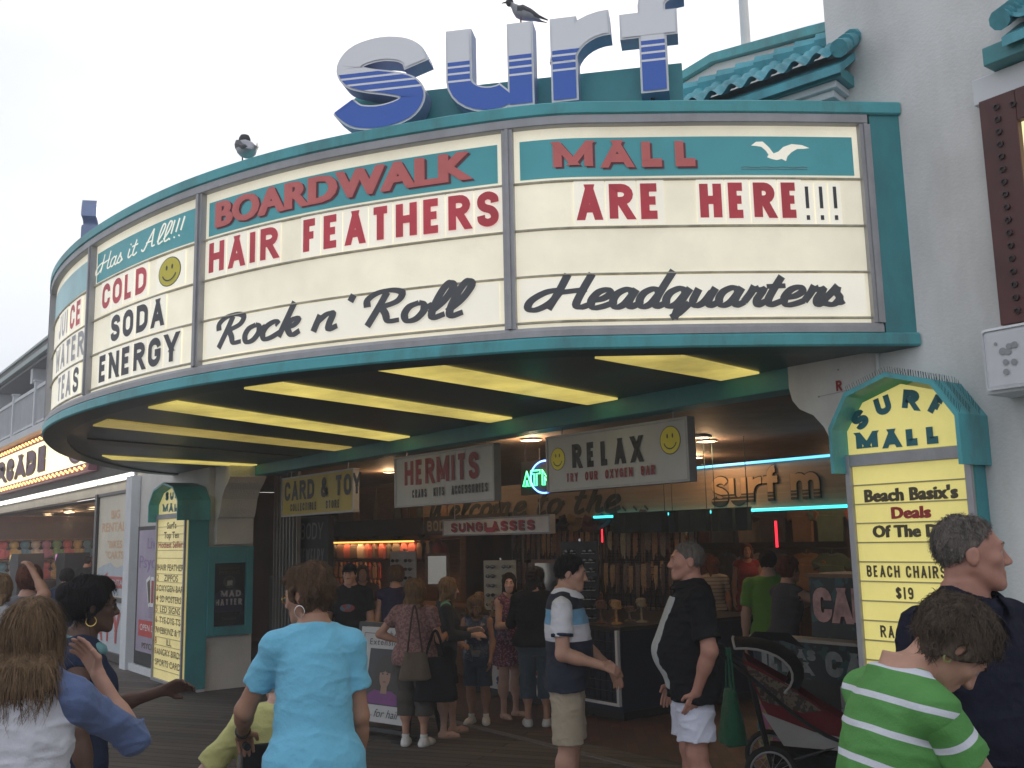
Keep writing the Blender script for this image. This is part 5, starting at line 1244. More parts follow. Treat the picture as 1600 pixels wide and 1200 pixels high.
for x0, x1, z0, z1, i, lb in ((-.30, .36, .28, .70, 0, 'pale caricature drawing pinned under the graffiti panels'), (-1.06, -.62, .06, .62, 1, 'colourful airbrushed board leaning below the graffiti booth'), (.4, .9, .28, .70, 2, 'red and white drawing pinned under the graffiti panels')):
    b = MB(); b.box((-4.6 + x0, 6.70 + .1 * (i == 0), z0), (-4.6 + x1, 6.72 + .1 * (i == 0), z1)); solo(b, 'drawing', lb, 'drawing', dr[i])
for x, lb in ((-5.08, 'wooden post left of the graffiti counter'), (-4.62, 'wooden post behind the graffiti counter')):
    b = MB(); b.box((x, 7.5, .01), (x + .07, 7.57, 2.9)); solo(b, 'post', lb, 'post', M['wood'])
b = MB(); b.box((-5.0, 7.7, 1.0), (-3.6, 7.8, 1.72)); b.box((-5.0, 7.66, 1.60), (-3.6, 7.699, 1.70), None)
solo(b, 'yellow_board', 'dull yellow display board behind the graffiti counter', 'board', mat('dull yellow board', (.26, .17, .03), rough=.6, var=.3))
for k in range(4):
    b = MB(); x = -5.05 + k * .33; pr = [(-.09, 0), (.09, 0), (.10, .3), (.06, .36), (-.05, .35), (-.1, .28)]
    b.prism([(x + u, v + 2.02 + .1 * (k % 2)) for u, v in pr], lambda u, v, d: (u, d, v), 8.1, 8.16); b.tube([(x, 8.13, 2.35), (x, 8.13, 2.92)], .004, 4)
    lb = ['dark cap', 'pale cap', 'tan cloth', 'black cloth'][k] + ' hanging above the graffiti booth'; solo(b, 'cap', lb, 'merchandise', bagm[[0, 4, 3, 1][k]])

# ================================================================== A-FRAME BOARD
t = thing('sandwich_board', 'white sandwich board with a portrait advertising feather extensions, in front of the shop', 'sandwich board', (-8.92, 4.90, 0), RAD(14))
def tiltp(u, v, d): return (u, d + v * .16, v)
b = MB()
for sg in (-1, 1): b.prism([(sg * .40 - .03, 0), (sg * .40 + .03, 0), (sg * .40 + .03, 1.08), (sg * .40 - .03, 1.08)], tiltp, 0, .04)
b.prism([(-.37, .05), (.37, .05), (.37, .09), (-.37, .09)], tiltp, 0, .04); b.prism([(-.37, 1.04), (.37, 1.04), (.37, 1.08), (-.37, 1.08)], tiltp, 0, .04)
for sg in (-1, 1): b.tube([(sg * .4, .19, 1.05), (sg * .4, .5, .02)], .022, 6)
for sg in (-1, 1): b.box((sg * .4 - .05, -.12, 0), (sg * .4 + .05, .12, .03))
b.build('stand_frame', M['black'], t)
b = MB(); b.prism([(-.368, .14), (.368, .14), (.368, 1.035), (-.368, 1.035)], tiltp, -.008, -.0005); p = b.build('poster', mat('white poster', (.50, .50, .51), rough=.5, var=.04), t)
af = lambda u, v, k=0: (u, -.0115 - .0005 * k + v * .16, v)
b = MB(); sans(b, 'Feather', .06, lambda u, v, k: af(u - .14, v + .945, 1), M['charcoal'], bold=.0, wx=1.15, spacing=1.2); sans(b, 'Extensions', .06, lambda u, v, k: af(u - .22, v + .865, 1), M['charcoal'], wx=1.15, spacing=1.2)
sans(b, 'for hair', .075, lambda u, v, k: af(u - .05, v + .19, 1), M['charcoal'], shear=.3, wx=1.1); b.build('lettering', M['charcoal'], p, fix=False)
b = MB(); strip([(-.16, .975), (-.31, .975), (-.31, .20), (-.08, .20)], .006, b, af, 0, M['charcoal'], maxlen=1); b.build('border_line', None, p, fix=False)
b = MB(); b.add([af(u, v, 2) for u, v in ((-.20, .30), (.27, .30), (.27, .83), (-.20, .83))], [(0, 1, 2, 3)], mat('portrait background', (.02, .02, .028), rough=.4))
def blob(cx, cz, rx, rz, k, mt): b.add([af(cx + rx * math.cos(2 * math.pi * i / 24), cz + rz * math.sin(2 * math.pi * i / 24), k) for i in range(24)], [list(range(24))], mt)
hm = mat('printed dark hair', (.018, .012, .01), rough=.4); sk = mat('printed skin', (.30, .17, .12), rough=.4); pm = mat('printed purple top', (.16, .02, .18), rough=.4)
blob(.05, .58, .155, .20, 4, hm); blob(-.06, .46, .07, .14, 5, hm); blob(.16, .46, .07, .14, 6, hm)
b.add([af(u, v, 8) for u, v in ((-.19, .31), (.26, .31), (.25, .40), (.16, .44), (.05, .43), (-.08, .44), (-.17, .39))], [list(range(7))], pm)
b.add([af(u, v, 9) for u, v in ((.01, .41), (.10, .41), (.095, .50), (.015, .50))], [(0, 1, 2, 3)], sk); blob(.055, .575, .078, .115, 10, sk)
for sg in (-1, 1): blob(.055 + sg * .032, .595, .014, .007, 12, hm); blob(.055 + sg * .032, .618, .02, .005, 12, hm)
blob(.055, .52, .024, .008, 12, mat('printed lips', (.25, .06, .06), rough=.4)); blob(.0, .655, .07, .05, 13, hm); blob(.11, .655, .07, .05, 14, hm)
b.build('portrait', None, p, fix=False)

# ================================================================== ARCADE NEXT DOOR
arc_b = thing('arcade_building', 'grey sided arcade building with white balcony railing, left of the marquee', 'building', (-26, 5, 0))
def A_(x, y, z): return (x + 26, y - 5, z)
def abox(b, a, c, mt=None): b.box(A_(*a), A_(*c), mt)
siding = mat('grey lap siding', (.24, .24, .25), rough=.7, var=.12, stretch=(1, 1, 1), bump=.6, bs=1, bstretch=(.02, .02, 5))
b = MB(); abox(b, (-60, 7.2, 4.6), (-16.6, 12, 7.0))
for i in range(12): abox(b, (-60, 7.185 - .0005 * i, 4.62 + .2 * i), (-16.6, 7.199, 4.80 + .2 * i))
b.build('upper_wall', siding, arc_b)
b = MB(); shing = mat('grey roof shingle', (.13, .13, .125), rough=.9, var=.3, vs=5, stretch=(1, 1, 3), bump=.5, bs=12)
for i in range(9):
    z0 = 6.55 + i * .19; y0 = 4.85 + i * .17
    vs = [A_(-60, y0, z0), A_(-16.6, y0, z0), A_(-16.6, y0 + .19, z0 + .2), A_(-60, y0 + .19, z0 + .2), A_(-60, y0 + .03, z0 - .03), A_(-16.6, y0 + .03, z0 - .03)]
    b.add(vs, [(0, 1, 2, 3), (0, 4, 5, 1)])
abox(b, (-60, 6.4, 6.5), (-16.6, 12, 8.25)); b.build('mansard_roof', shing, arc_b, fix=False)
b = MB(); abox(b, (-60, 4.78, 6.46), (-16.6, 4.9, 6.58)); abox(b, (-60, 4.79, 8.25), (-16.6, 6.42, 8.32)) if False else None; abox(b, (-60, 6.3, 8.252), (-16.6, 6.55, 8.33)); b.build('gutter', mat('greenish grey gutter', (.30, .36, .35), rough=.5), arc_b)
b = MB(); abox(b, (-60, 4.9, 6.38), (-16.6, 7.19, 6.45)); b.build('soffit', siding, arc_b)
b = MB()
for x in (-44, -38, -32, -27, -22): abox(b, (x, 4.95, 6.0), (x + .25, 7.18, 6.375))
b.build('roof_beam', M['trimwhite'], arc_b)
b = MB(); 
for x in (-40, -33, -25.5): abox(b, (x, 7.10, 5.1), (x + 1.5, 7.178, 6.3))
b.build('window', M['trimwhite'], arc_b)
b = MB(); abox(b, (-60, 4.5, 4.45), (-16.6, 7.15, 4.6)); b.build('balcony_slab', M['trimwhite'], arc_b)
rl = thing('balcony_railing', 'white picket railing along the balcony above the arcade sign', 'railing', (-26, 4.6, 4.6))
b = MB(); b.box((-34, -.03, .86), (9.4, .05, .94)); b.box((-34, -.015, .08), (9.4, .03, .13))
for i in range(360): x = -34 + i * .12; b.box((x, -.01, .131), (x + .035, .02, .859))
b.build('picket_panel', M['trimwhite'], rl)
for i in range(17):
    b = MB(); x = -34 + i * 2.55; b.box((x, -.06, 0), (x + .13, .07, 1.05)); b.box((x - .02, -.08, 1.051), (x + .15, .09, 1.09)); b.build('post', M['trimwhite'], rl)
b = MB(); abox(b, (-60, 4.9, 3.15), (-16.52, 5.2, 4.449)); b.build('sign_fascia', mat('dark fascia', (.05, .045, .045), rough=.6), arc_b)
b = MB(); abox(b, (-60, 4.86, 2.84), (-16.52, 5.0, 3.149)); b.build('canopy_edge', mat('cream canopy edge', (.50, .45, .36), rough=.5, var=.1), arc_b)
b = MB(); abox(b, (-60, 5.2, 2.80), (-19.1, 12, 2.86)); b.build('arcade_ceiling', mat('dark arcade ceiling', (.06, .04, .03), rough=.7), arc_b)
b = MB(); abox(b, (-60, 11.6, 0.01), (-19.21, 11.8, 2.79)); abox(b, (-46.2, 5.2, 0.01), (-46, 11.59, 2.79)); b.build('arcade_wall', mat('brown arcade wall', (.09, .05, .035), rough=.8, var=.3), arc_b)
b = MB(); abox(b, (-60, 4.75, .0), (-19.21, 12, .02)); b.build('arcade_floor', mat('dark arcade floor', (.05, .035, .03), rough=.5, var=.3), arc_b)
b = MB(); abox(b, (-16.62, 4.55, .0), (-16.30, 4.695, 3.02)); b.build('corner_post', M['trimwhite'], arc_b, bevel=.01)
# lit arcade sign
t = thing('arcade_sign', 'cream lit sign lettered arcade with rows of small orange bulbs', 'sign', (-24.0, 4.86, 3.5))
cr2 = emi('cream sign face', (.97, .84, .46), .62, base=(.7, .65, .45), var=.1, vs=.8)
b = MB(); b.box((-8.6, -.12, 0), (4.15, .02, .78)); p = b.build('face_panel', cr2, t)
purple = mat('purple brown letters', (.16, .06, .09), rough=.5); ochre = mat('ochre letter halo', (.40, .29, .07), rough=.5)
f = plane_fn((-6.75, -.12, .11), (1, 0, 0), (0, 0, 1), (0, -1, 0))
b = MB(); gothic(b, 'ARCADE', .56, 1.02, .27, .26, lambda u, v, k: f(u + .07, v - .03, k), ochre); b.build('letter_halo', ochre, p, fix=False)
b = MB(); gothic(b, 'ARCADE', .56, 1.02, .24, .26, lambda u, v, k: f(u, v, k + 30), purple); b.build('lettering', purple, p, fix=False)
b = MB(); g = lambda u, v, k=0: (3.15 + u * 1.5, -.124 - .001 * k, .40 + v)
pts = [(.52 * math.cos(a) if abs(math.cos(a)) < .8 else .47 * math.copysign(1, math.cos(a)), .36 * math.sin(a)) for a in [2 * math.pi * i / 28 for i in range(28)]]
b.add([g(u, v, 0) for u, v in pts], [list(range(28))], purple)
b.add([g(u * .85, v * .85, 2) for u, v in pts], [list(range(28))], mat('mauve emblem', (.34, .22, .24), rough=.5))
b.add([g(u, v, 4) for u, v in ((-.36, -.06), (.38, .06), (.38, .12), (-.36, 0))], [(0, 1, 2, 3)], purple); b.add([g(u, v, 4) for u, v in ((-.34, -.2), (.36, -.1), (.3, -.02), (-.36, -.12))], [(0, 1, 2, 3)], purple)
b.build('emblem', None, p, fix=False)
b = MB(); b.box((-8.65, -.14, -.16), (4.2, .02, -.002)); b.box((-8.65, -.14, .782), (4.2, .02, .93)); b.build('bulb_channel', purple, t)
bulbm = emi('orange bulb glow', (1.0, .36, .10), 2.5, base=(.8, .4, .2), var=0)
b = MB()
for i in range(66):
    for z in (-.08, .855): b.lathe([(.001, -.045), (.022, -.03), (.026, -.012), (.012, 0)], (-8.4 + i * .19, -.14, z + (.02 if i % 2 else -.02)), 7, axis='y')
o = b.build('bulb', bulbm, t); o['kind'] = 'stuff'
tube_m = emi('fluorescent tube', (1.0, .90, .72), 2.2, base=(.8, .8, .75), var=0)
for i in range(7):
    t = thing('fluorescent_light', 'fluorescent tube light fixed along the arcade canopy edge', 'light', (-18.3 - 2.35 * i, 4.82, 3.09), 0, 'fluorescent tubes along the arcade canopy')
    b = MB(); b.tube([(-1.12, -.03, 0), (1.12, -.03, 0)], .035, 8); b.build('tube', tube_m, t); b = MB(); b.box((-1.16, -.0, -.06), (1.16, .036, .06)); b.build('batten', M['trimwhite'], t)
b = MB(); b.box((-18.98, 4.66, .02), (-18.84, 4.8, 2.84)); b.box((-18.83, 4.68, 2.78), (-16.64, 4.78, 2.84)); b.box((-18.83, 4.68, .02), (-16.64, 4.78, .16)); b.box((-18.83, 4.68, .98), (-16.64, 4.78, 1.06))
t = solo(b, 'poster_screen', 'glazed screen covered with pale posters and a red arrow, beside the white corner post', 'poster screen', mat('dark bronze frame', (.04, .03, .028), rough=.4), bevel=.006)
def ps(a, c): o = t.location; return (a[0] - o.x, a[1] - o.y, a[2] - o.z), (c[0] - o.x, c[1] - o.y, c[2] - o.z)
b = MB(); b.box(*ps((-18.82, 4.71, 1.061), (-16.65, 4.75, 2.779))); pu = b.build('poster', mat('sun bleached cream poster', (.60, .55, .44), rough=.5, var=.12, vs=1.0), t)
b = MB(); b.box(*ps((-18.82, 4.71, .161), (-16.65, 4.75, .979))); pl = b.build('poster', mat('pale blue poster', (.46, .50, .54), rough=.5, var=.08), t)
f = lambda x, z: plane_fn(ps((x, 4.71, z), (0, 0, 0))[0], (1, 0, 0), (0, 0, 1), (0, -1, 0))
org = mat('faded orange print', (.62, .38, .20), rough=.5); redp = mat('brick red print', (.40, .05, .045), rough=.5); blup = mat('faded blue print', (.40, .44, .48), rough=.5)
b = MB()
for s_, z, h in (('BIG', 2.38, .14), ('RENTALS', 2.16, .15), ('*BIKES', 1.88, .12), ('*CARTS', 1.70, .12)): sans(b, s_, h, f(-17.75, z), org, bold=.025, wx=1.9, align='C')
b.build('lettering', org, pu, fix=False)
b = MB(); g = f(-18.75, 1.08); b.add([g(u, v, 0) for u, v in ((0, 0), (2.05, 0), (2.05, .42), (1.6, .52), (1.2, .46), (.8, .55), (.35, .5), (0, .44))], [list(range(8))], blup); b.build('printed_block', None, pu, fix=False)
b = MB(); g = f(-18.6, 1.30); b.add([g(u, v, 3) for u, v in ((0, 0), (.5, -.16), (.5, -.09), (1.85, -.09), (1.85, .10), (.5, .10), (.5, .17))], [list(range(7))], redp); sans(b, 'RENTALS', .09, lambda u, v, k: g(u + 1.15, v - .04, 6), blup, wx=2.0, align='C', bold=.02); b.build('red_arrow', None, pu, fix=False)
b = MB(); gothic(b, 'ATYN', .52, .42, .12, .12, f(-18.7, .3), redp); b.build('lettering', redp, pl, fix=False)
# arcade interior: down-lights, plush prizes, machines
for i in range(10):
    x = -21.2 - i * 1.15; ceil_lamp('ceiling_lamp', 'small warm down light in the row under the arcade ceiling', x, 5.75 + .25 * (i % 2), 2.798, 26 if i % 4 == 1 else 0, .11, group='arcade down lights')
plc = [(.42, .09, .09), (.45, .30, .10), (.10, .22, .30), (.42, .36, .32), (.34, .14, .22), (.16, .28, .12)]
pls = []
for i, c in enumerate(plc):
    b = MB(); b.lathe([(.001, 0), (.11, .02), (.13, .14), (.09, .25), (.06, .27)], n=12); b.lathe([(.06, .27), (.11, .33), (.11, .41), (.05, .48), (.001, .49)], n=12)
    for sg in (-1, 1): b.lathe([(.001, -.04), (.04, -.02), (.04, .02), (.001, .04)], (0, sg * .08, .48), 8); b.lathe([(.001, -.1), (.045, -.06), (.04, .08), (.001, .1)], (.08, sg * .12, .14), 8)
    pls.append(b.build('plush_toy', mat('plush fur %d' % i, c, rough=.95, var=.2, bump=.4, bs=60, sheen=.4), None, smooth=True))
up_ = set()
for k in range(28):
    i = k % 6; o = pls[i] if i not in up_ else pls[i].copy()
    if i in up_: COL.objects.link(o)
    up_.add(i); o.location = (-29.7, 5.0 + (k % 14) * .27, 1.62 - .0 * k if k < 14 else 1.05); o.rotation_euler = (0, 0, random.uniform(-.4, .4)); o.scale = (1.1, 1.1, 1.0)
    lb = ['red', 'tan', 'blue', 'cream', 'pink', 'green'][i] + ' plush prize on the arcade shelves'; tag(o, lb, 'plush toy', lb)
t = thing('prize_shelf', 'dark prize shelves inside the arcade holding plush toys', 'shelf', (-30, 6.9, 0))
b = MB(); b.box((-.4, -2.2, .02), (-.1, 2.2, 2.78)); b.build('back_panel', mat('red brown panel', (.11, .045, .035), rough=.7, var=.3), t)
for z in (1.03, 1.60, 2.15): b = MB(); b.box((-.099, -2.2, z - .03), (.5, 2.2, z)); b.build('shelf_board', M['wood'], t)
b = MB(); b.box((.2, -2.2, 2.151), (.26, 2.2, 2.6)); b.build('header', mat('dark header', (.06, .03, .025), rough=.6, var=.3), t)
for k, (x, y, c) in enumerate(((-27.3, 6.2, (.30, .12, .30)), (-26.6, 7.6, (.10, .22, .40)), (-28.2, 5.3, (.35, .25, .10)))):
    t = thing('arcade_machine', ['dark arcade machine with a bright coloured screen, middle of the arcade', 'dark arcade machine with a blue screen, at the back of the arcade', 'dark arcade machine with an amber screen, nearest the arcade front'][k], 'arcade machine', (x, y, .02), RAD(-80))
    pr = [(-.4, 0), (.35, 0), (.35, 1.75), (-.1, 1.75), (-.25, 1.5), (-.15, 1.35), (-.1, .95), (-.42, .85)]
    b = MB(); b.prism(pr, lambda u, v, d: (d, u, v), -.32, .32); b.build('cabinet', M['black'], t, bevel=.01)
    b = MB(); b.add([(-.26, -.155, 1.33), (.26, -.155, 1.33), (.26, -.108, .97), (-.26, -.108, .97)], [(0, 1, 2, 3)])
    sc = blotch('lit game screen %d' % k, c, (.7, .7, .65), 7, .56); p_ = sc.node_tree.nodes['Principled BSDF']; rp = [n for n in sc.node_tree.nodes if n.type == 'VALTORGB'][0]
    sc.node_tree.links.new(rp.outputs[0], p_.inputs['Emission Color']); p_.inputs['Emission Strength'].default_value = .8
    for v in range(4): pass
    o = b.build('screen', sc, t, fix=False); o.location = (0, -.012, 0)
    b = MB(); b.box((-.3, -.27, 1.52), (.3, -.255, 1.72)); b.build('marquee_panel', emi('lit machine header', c, .6, var=.3, vs=8), t)
# far row of low buildings along the boardwalk beyond
b = MB(); b.box((-120, 5, 0), (-61, 14, 6.5)); solo(b, 'distant_building', 'plain low building farther down the boardwalk', 'building', siding)

# ================================================================== GULLS
def gull(label, loc, rz, s=1.0, hue=(.10, .10, .115)):
    t = thing('gull', label, 'bird', loc, rz)
    def prof(pts, nr=10):
        b = MB(); vs = []; n = 12
        for (y, z, rx, rzz) in pts:
            for k in range(n): a = 2 * math.pi * k / n; vs.append((rx * math.cos(a) * s, y * s, (z + rzz * math.sin(a)) * s))
        fs = [(i * n + k, i * n + (k + 1) % n, (i + 1) * n + (k + 1) % n, (i + 1) * n + k) for i in range(len(pts) - 1) for k in range(n)]
        fs += [list(range(n))[::-1], [(len(pts) - 1) * n + k for k in range(n)]]
        b.add(vs, fs); return b
    b = prof([(-.16, .045, .006, .004), (-.12, .06, .03, .014), (-.06, .085, .05, .038), (0, .105, .058, .055), (.05, .125, .05, .055), (.078, .155, .034, .04), (.088, .18, .028, .03), (.10, .20, .031, .032), (.122, .20, .024, .024), (.135, .198, .010, .010)])
    b.build('body', mat('grey white plumage', (.34, .34, .37), rough=.8, var=.2, vs=25), t, smooth=True)
    for sg in (-1, 1):
        b = MB(); pts = [(.05, .13, .03), (.0, .135, .045), (-.07, .11, .04), (-.14, .07, .02), (-.21, .045, .006)]; vs = []
        for (y, z, hh) in pts:
            xo = .052 * max(.25, 1 - abs(y - .0) * 3.2)
            vs += [(sg * (xo + .006) * s, y * s, (z + hh * .4) * s), (sg * (xo + .014) * s, y * s, (z - hh * .2) * s), (sg * xo * s, y * s, (z - hh) * s)]
        fs = []
        for i in range(4):
            fs += [(3 * i, 3 * i + 1, 3 * i + 4, 3 * i + 3), (3 * i + 1, 3 * i + 2, 3 * i + 5, 3 * i + 4)]
        b.add(vs, fs); b.build('wing', mat('slate wing feathers', hue, rough=.8, var=.3, vs=30), t, smooth=True, fix=False)
        b = MB(); b.tube([(sg * .02 * s, .015 * s, .07 * s), (sg * .02 * s, .012 * s, .0)], .004 * s, 5); b.tube([(sg * .02 * s, .005 * s, .003 * s), (sg * .02 * s, .035 * s, .003 * s)], .004 * s, 5); b.build('leg', mat('dark red leg', (.15, .04, .03), rough=.6), t)
    b = MB(); b.tube([(0, .13 * s, .198 * s), (0, .155 * s, .194 * s), (0, .172 * s, .187 * s)], [.008 * s, .006 * s, .002 * s], 6); b.build('beak', mat('dark beak', (.05, .03, .025), rough=.5), t, smooth=True)
    b = MB(); vs = []
    b.lathe([(.001, -.034), (.022, -.028), (.033, -.008), (.033, .008), (.024, .026), (.001, .035)], (0, .104, .2), 12); 
    b.v = [(x * s, y * s, z * s) for x, y, z in b.v]; b.build('head_hood', mat('dark head feathers', (.05, .05, .058), rough=.8, var=.2), t, smooth=True)
    return t
# ================================================================== PEOPLE: signed-distance bodies turned into one continuous mesh each
_rng = np.random.RandomState(5); _LAT = _rng.rand(32, 32, 32).astype(np.float32)
def vnoise(P):
    I = np.floor(P).astype(np.int64); f = (P - I); f = f * f * (3 - 2 * f); I &= 31; J = (I + 1) & 31
    g = lambda a, b, c: _LAT[a, b, c]
    x0, y0, z0 = I.T; x1, y1, z1 = J.T; fx, fy, fz = f.T
    return ((g(x0, y0, z0) * (1 - fx) + g(x1, y0, z0) * fx) * (1 - fy) + (g(x0, y1, z0) * (1 - fx) + g(x1, y1, z0) * fx) * fy) * (1 - fz) + \
           ((g(x0, y0, z1) * (1 - fx) + g(x1, y0, z1) * fx) * (1 - fy) + (g(x0, y1, z1) * (1 - fx) + g(x1, y1, z1) * fx) * fy) * fz - .5
def V3(*a): return np.array(a, float)
def nrm(v): v = np.asarray(v, float); return v / (np.linalg.norm(v) + 1e-12)
def smin(a, b, k):
    h = np.clip(.5 + .5 * (b - a) / k, 0, 1); return b + (a - b) * h - k * h * (1 - h)
def smax(a, b, k): return -smin(-a, -b, k)
def seg(P, a, b, ra, rb):
    ab = b - a; t = np.clip(((P - a) @ ab) / (ab @ ab + 1e-12), 0, 1)
    return np.linalg.norm(P - a - t[:, None] * ab, axis=1) - (ra + (rb - ra) * t)
def ell(P, c, r):
    q = P - c; r = np.asarray(r, float); k0 = np.linalg.norm(q / r, axis=1); k1 = np.linalg.norm(q / (r * r), axis=1)
    return k0 * (k0 - 1) / (k1 + 1e-9)
def loft(P, tab, infl=0.0):
    """elliptic sections along z: rows (z, halfwidth, halfdepth, ycentre)"""
    T = np.array(tab); z = P[:, 2]
    a = np.interp(z, T[:, 0], T[:, 1]) + infl; b = np.interp(z, T[:, 0], T[:, 2]) + infl; c = np.interp(z, T[:, 0], T[:, 3])
    q = np.sqrt((P[:, 0] / a) ** 2 + ((P[:, 1] - c) / b) ** 2); d = (q - 1) * np.minimum(a, b)
    return np.maximum(d, np.maximum(T[0, 0] - infl - z, z - T[-1, 0] - infl))
def surf_nets(fn, lo, hi, h):
    lo = np.array(lo, float); hi = np.array(hi, float); n = np.ceil((hi - lo) / h).astype(int) + 2; n = ((n + 3) // 4) * 4 + 1
    nc = (n - 1) // 4
    ax = [lo[i] + (np.arange(nc[i]) * 4 + 2) * h for i in range(3)]
    G = np.stack(np.meshgrid(*ax, indexing='ij'), -1).reshape(-1, 3)
    dc = np.concatenate([fn(G[i:i + 200000]) for i in range(0, len(G), 200000)]).reshape(nc)
    act = np.abs(dc) < 4 * h * 1.15
    # fine grid, default = coarse sign
    Dn = np.repeat(np.repeat(np.repeat(np.sign(dc) * 4 * h, 4, 0), 4, 1), 4, 2)
    Dn = np.pad(Dn, ((0, 1),) * 3, mode='edge').astype(np.float32)
    m = np.repeat(np.repeat(np.repeat(act, 4, 0), 4, 1), 4, 2); m = np.pad(m, ((0, 1),) * 3)
    # include the far faces of active blocks
    m2 = m.copy(); m2[1:] |= m[:-1]; m2[:, 1:] |= m2[:, :-1].copy(); m2[:, :, 1:] |= m2[:, :, :-1].copy()
    idx = np.argwhere(m2); PP = lo + idx * h
    dv = np.concatenate([fn(PP[i:i + 200000]) for i in range(0, len(PP), 200000)])
    Dn[idx[:, 0], idx[:, 1], idx[:, 2]] = dv
    s = Dn < 0
    c = np.zeros(tuple(np.array(s.shape) - 1), np.int8)
    for i in (0, 1):
        for j in (0, 1):
            for k in (0, 1): c += s[i:s.shape[0] - 1 + i, j:s.shape[1] - 1 + j, k:s.shape[2] - 1 + k]
    cells = np.argwhere((c > 0) & (c < 8)); N = len(cells)
    if N == 0: return np.zeros((0, 3)), np.zeros((0, 4), int)
    vid = -np.ones(c.shape, np.int64); vid[cells[:, 0], cells[:, 1], cells[:, 2]] = np.arange(N)
    acc = np.zeros((N, 3)); cnt = np.zeros(N)
    E = [((i, j, 0), (i, j, 1)) for i in (0, 1) for j in (0, 1)] + [((i, 0, j), (i, 1, j)) for i in (0, 1) for j in (0, 1)] + [((0, i, j), (1, i, j)) for i in (0, 1) for j in (0, 1)]
    for a, b in E:
        A = cells + a; B = cells + b; da = Dn[A[:, 0], A[:, 1], A[:, 2]]; db = Dn[B[:, 0], B[:, 1], B[:, 2]]
        x = (da < 0) != (db < 0); t = np.where(x, da / np.where(x, da - db, 1), 0)
        acc += np.where(x[:, None], np.array(a) + t[:, None] * (np.array(b) - np.array(a)), 0); cnt += x
    V = lo + (cells + acc / cnt[:, None]) * h
    quads = []
    for axn in range(3):
        o1, o2 = [(1, 2), (2, 0), (0, 1)][axn]
        sa = [slice(None)] * 3; sb = [slice(None)] * 3; sa[axn] = slice(0, -1); sb[axn] = slice(1, None)
        x = s[tuple(sa)] != s[tuple(sb)]; I = np.argwhere(x)
        ok = (I[:, o1] > 0) & (I[:, o2] > 0) & (I[:, o1] < c.shape[o1]) & (I[:, o2] < c.shape[o2]); I = I[ok]
        if not len(I): continue
        fl = s[tuple(I.T)]
        def g(d1, d2):
            J = I.copy(); J[:, o1] -= d1; J[:, o2] -= d2; return vid[J[:, 0], J[:, 1], J[:, 2]]
        q = np.stack([g(1, 1), g(0, 1), g(0, 0), g(1, 0)], 1)
        q[~fl] = q[~fl][:, ::-1]; quads.append(q)
    Q = np.concatenate(quads); Q = Q[(Q >= 0).all(1)]
    return V, Q
def mesh_np(name, V, Q, mt, parent=None, label=None):
    me = bpy.data.meshes.new(name); me.vertices.add(len(V)); me.vertices.foreach_set('co', V.astype(np.float32).ravel())
    me.loops.add(Q.size); me.loops.foreach_set('vertex_index', Q.astype(np.int32).ravel())
    me.polygons.add(len(Q)); me.polygons.foreach_set('loop_start', np.arange(0, Q.size, 4, dtype=np.int32))
    try: me.polygons.foreach_set('loop_total', np.full(len(Q), 4, dtype=np.int32))
    except Exception: pass
    me.polygons.foreach_set('use_smooth', np.ones(len(Q), bool)); me.update(calc_edges=True); me.validate()
    me.materials.append(mt)
    o = bpy.data.objects.new(name, me); COL.objects.link(o)
    if parent: o.parent = parent
    if label: o['label'] = label
    return o

def rotm(yaw=0, pitch=0, roll=0):
    cy, sy = math.cos(yaw), math.sin(yaw); cp, sp = math.cos(pitch), math.sin(pitch); c, s = math.cos(roll), math.sin(roll)
    Rz = np.array([[cy, -sy, 0], [sy, cy, 0], [0, 0, 1.]]); Rx = np.array([[1, 0, 0], [0, cp, sp], [0, -sp, cp]]); Ry = np.array([[c, 0, s], [0, 1, 0], [-s, 0, c]])
    return Rz @ Rx @ Ry

SKIN = {}
def skin(k, col):
    if k not in SKIN:
        m = mat('skin ' + k, col, rough=.5, var=.10, vs=14, bump=.06, bs=160, spec=.35)
        p = m.node_tree.nodes['Principled BSDF']; p.inputs['Subsurface Weight'].default_value = .08; p.inputs['Subsurface Radius'].default_value = (.012, .005, .003); SKIN[k] = m
    return SKIN[k]
def hairmat(name, col, var=.45):
    return mat('hair ' + name, col, rough=.8, var=var, vs=7, stretch=(7, 7, .8), bump=1.0, bs=9, bstretch=(14, 14, 1.6), spec=.12)
def cloth(name, col, var=.08, bump=.25, bs=40): return mat('cloth ' + name, col, rough=.85, var=var, vs=6, bump=bump, bs=bs, sheen=.12 if max(col) > .08 else 0, spec=.2 if max(col) > .08 else .08)

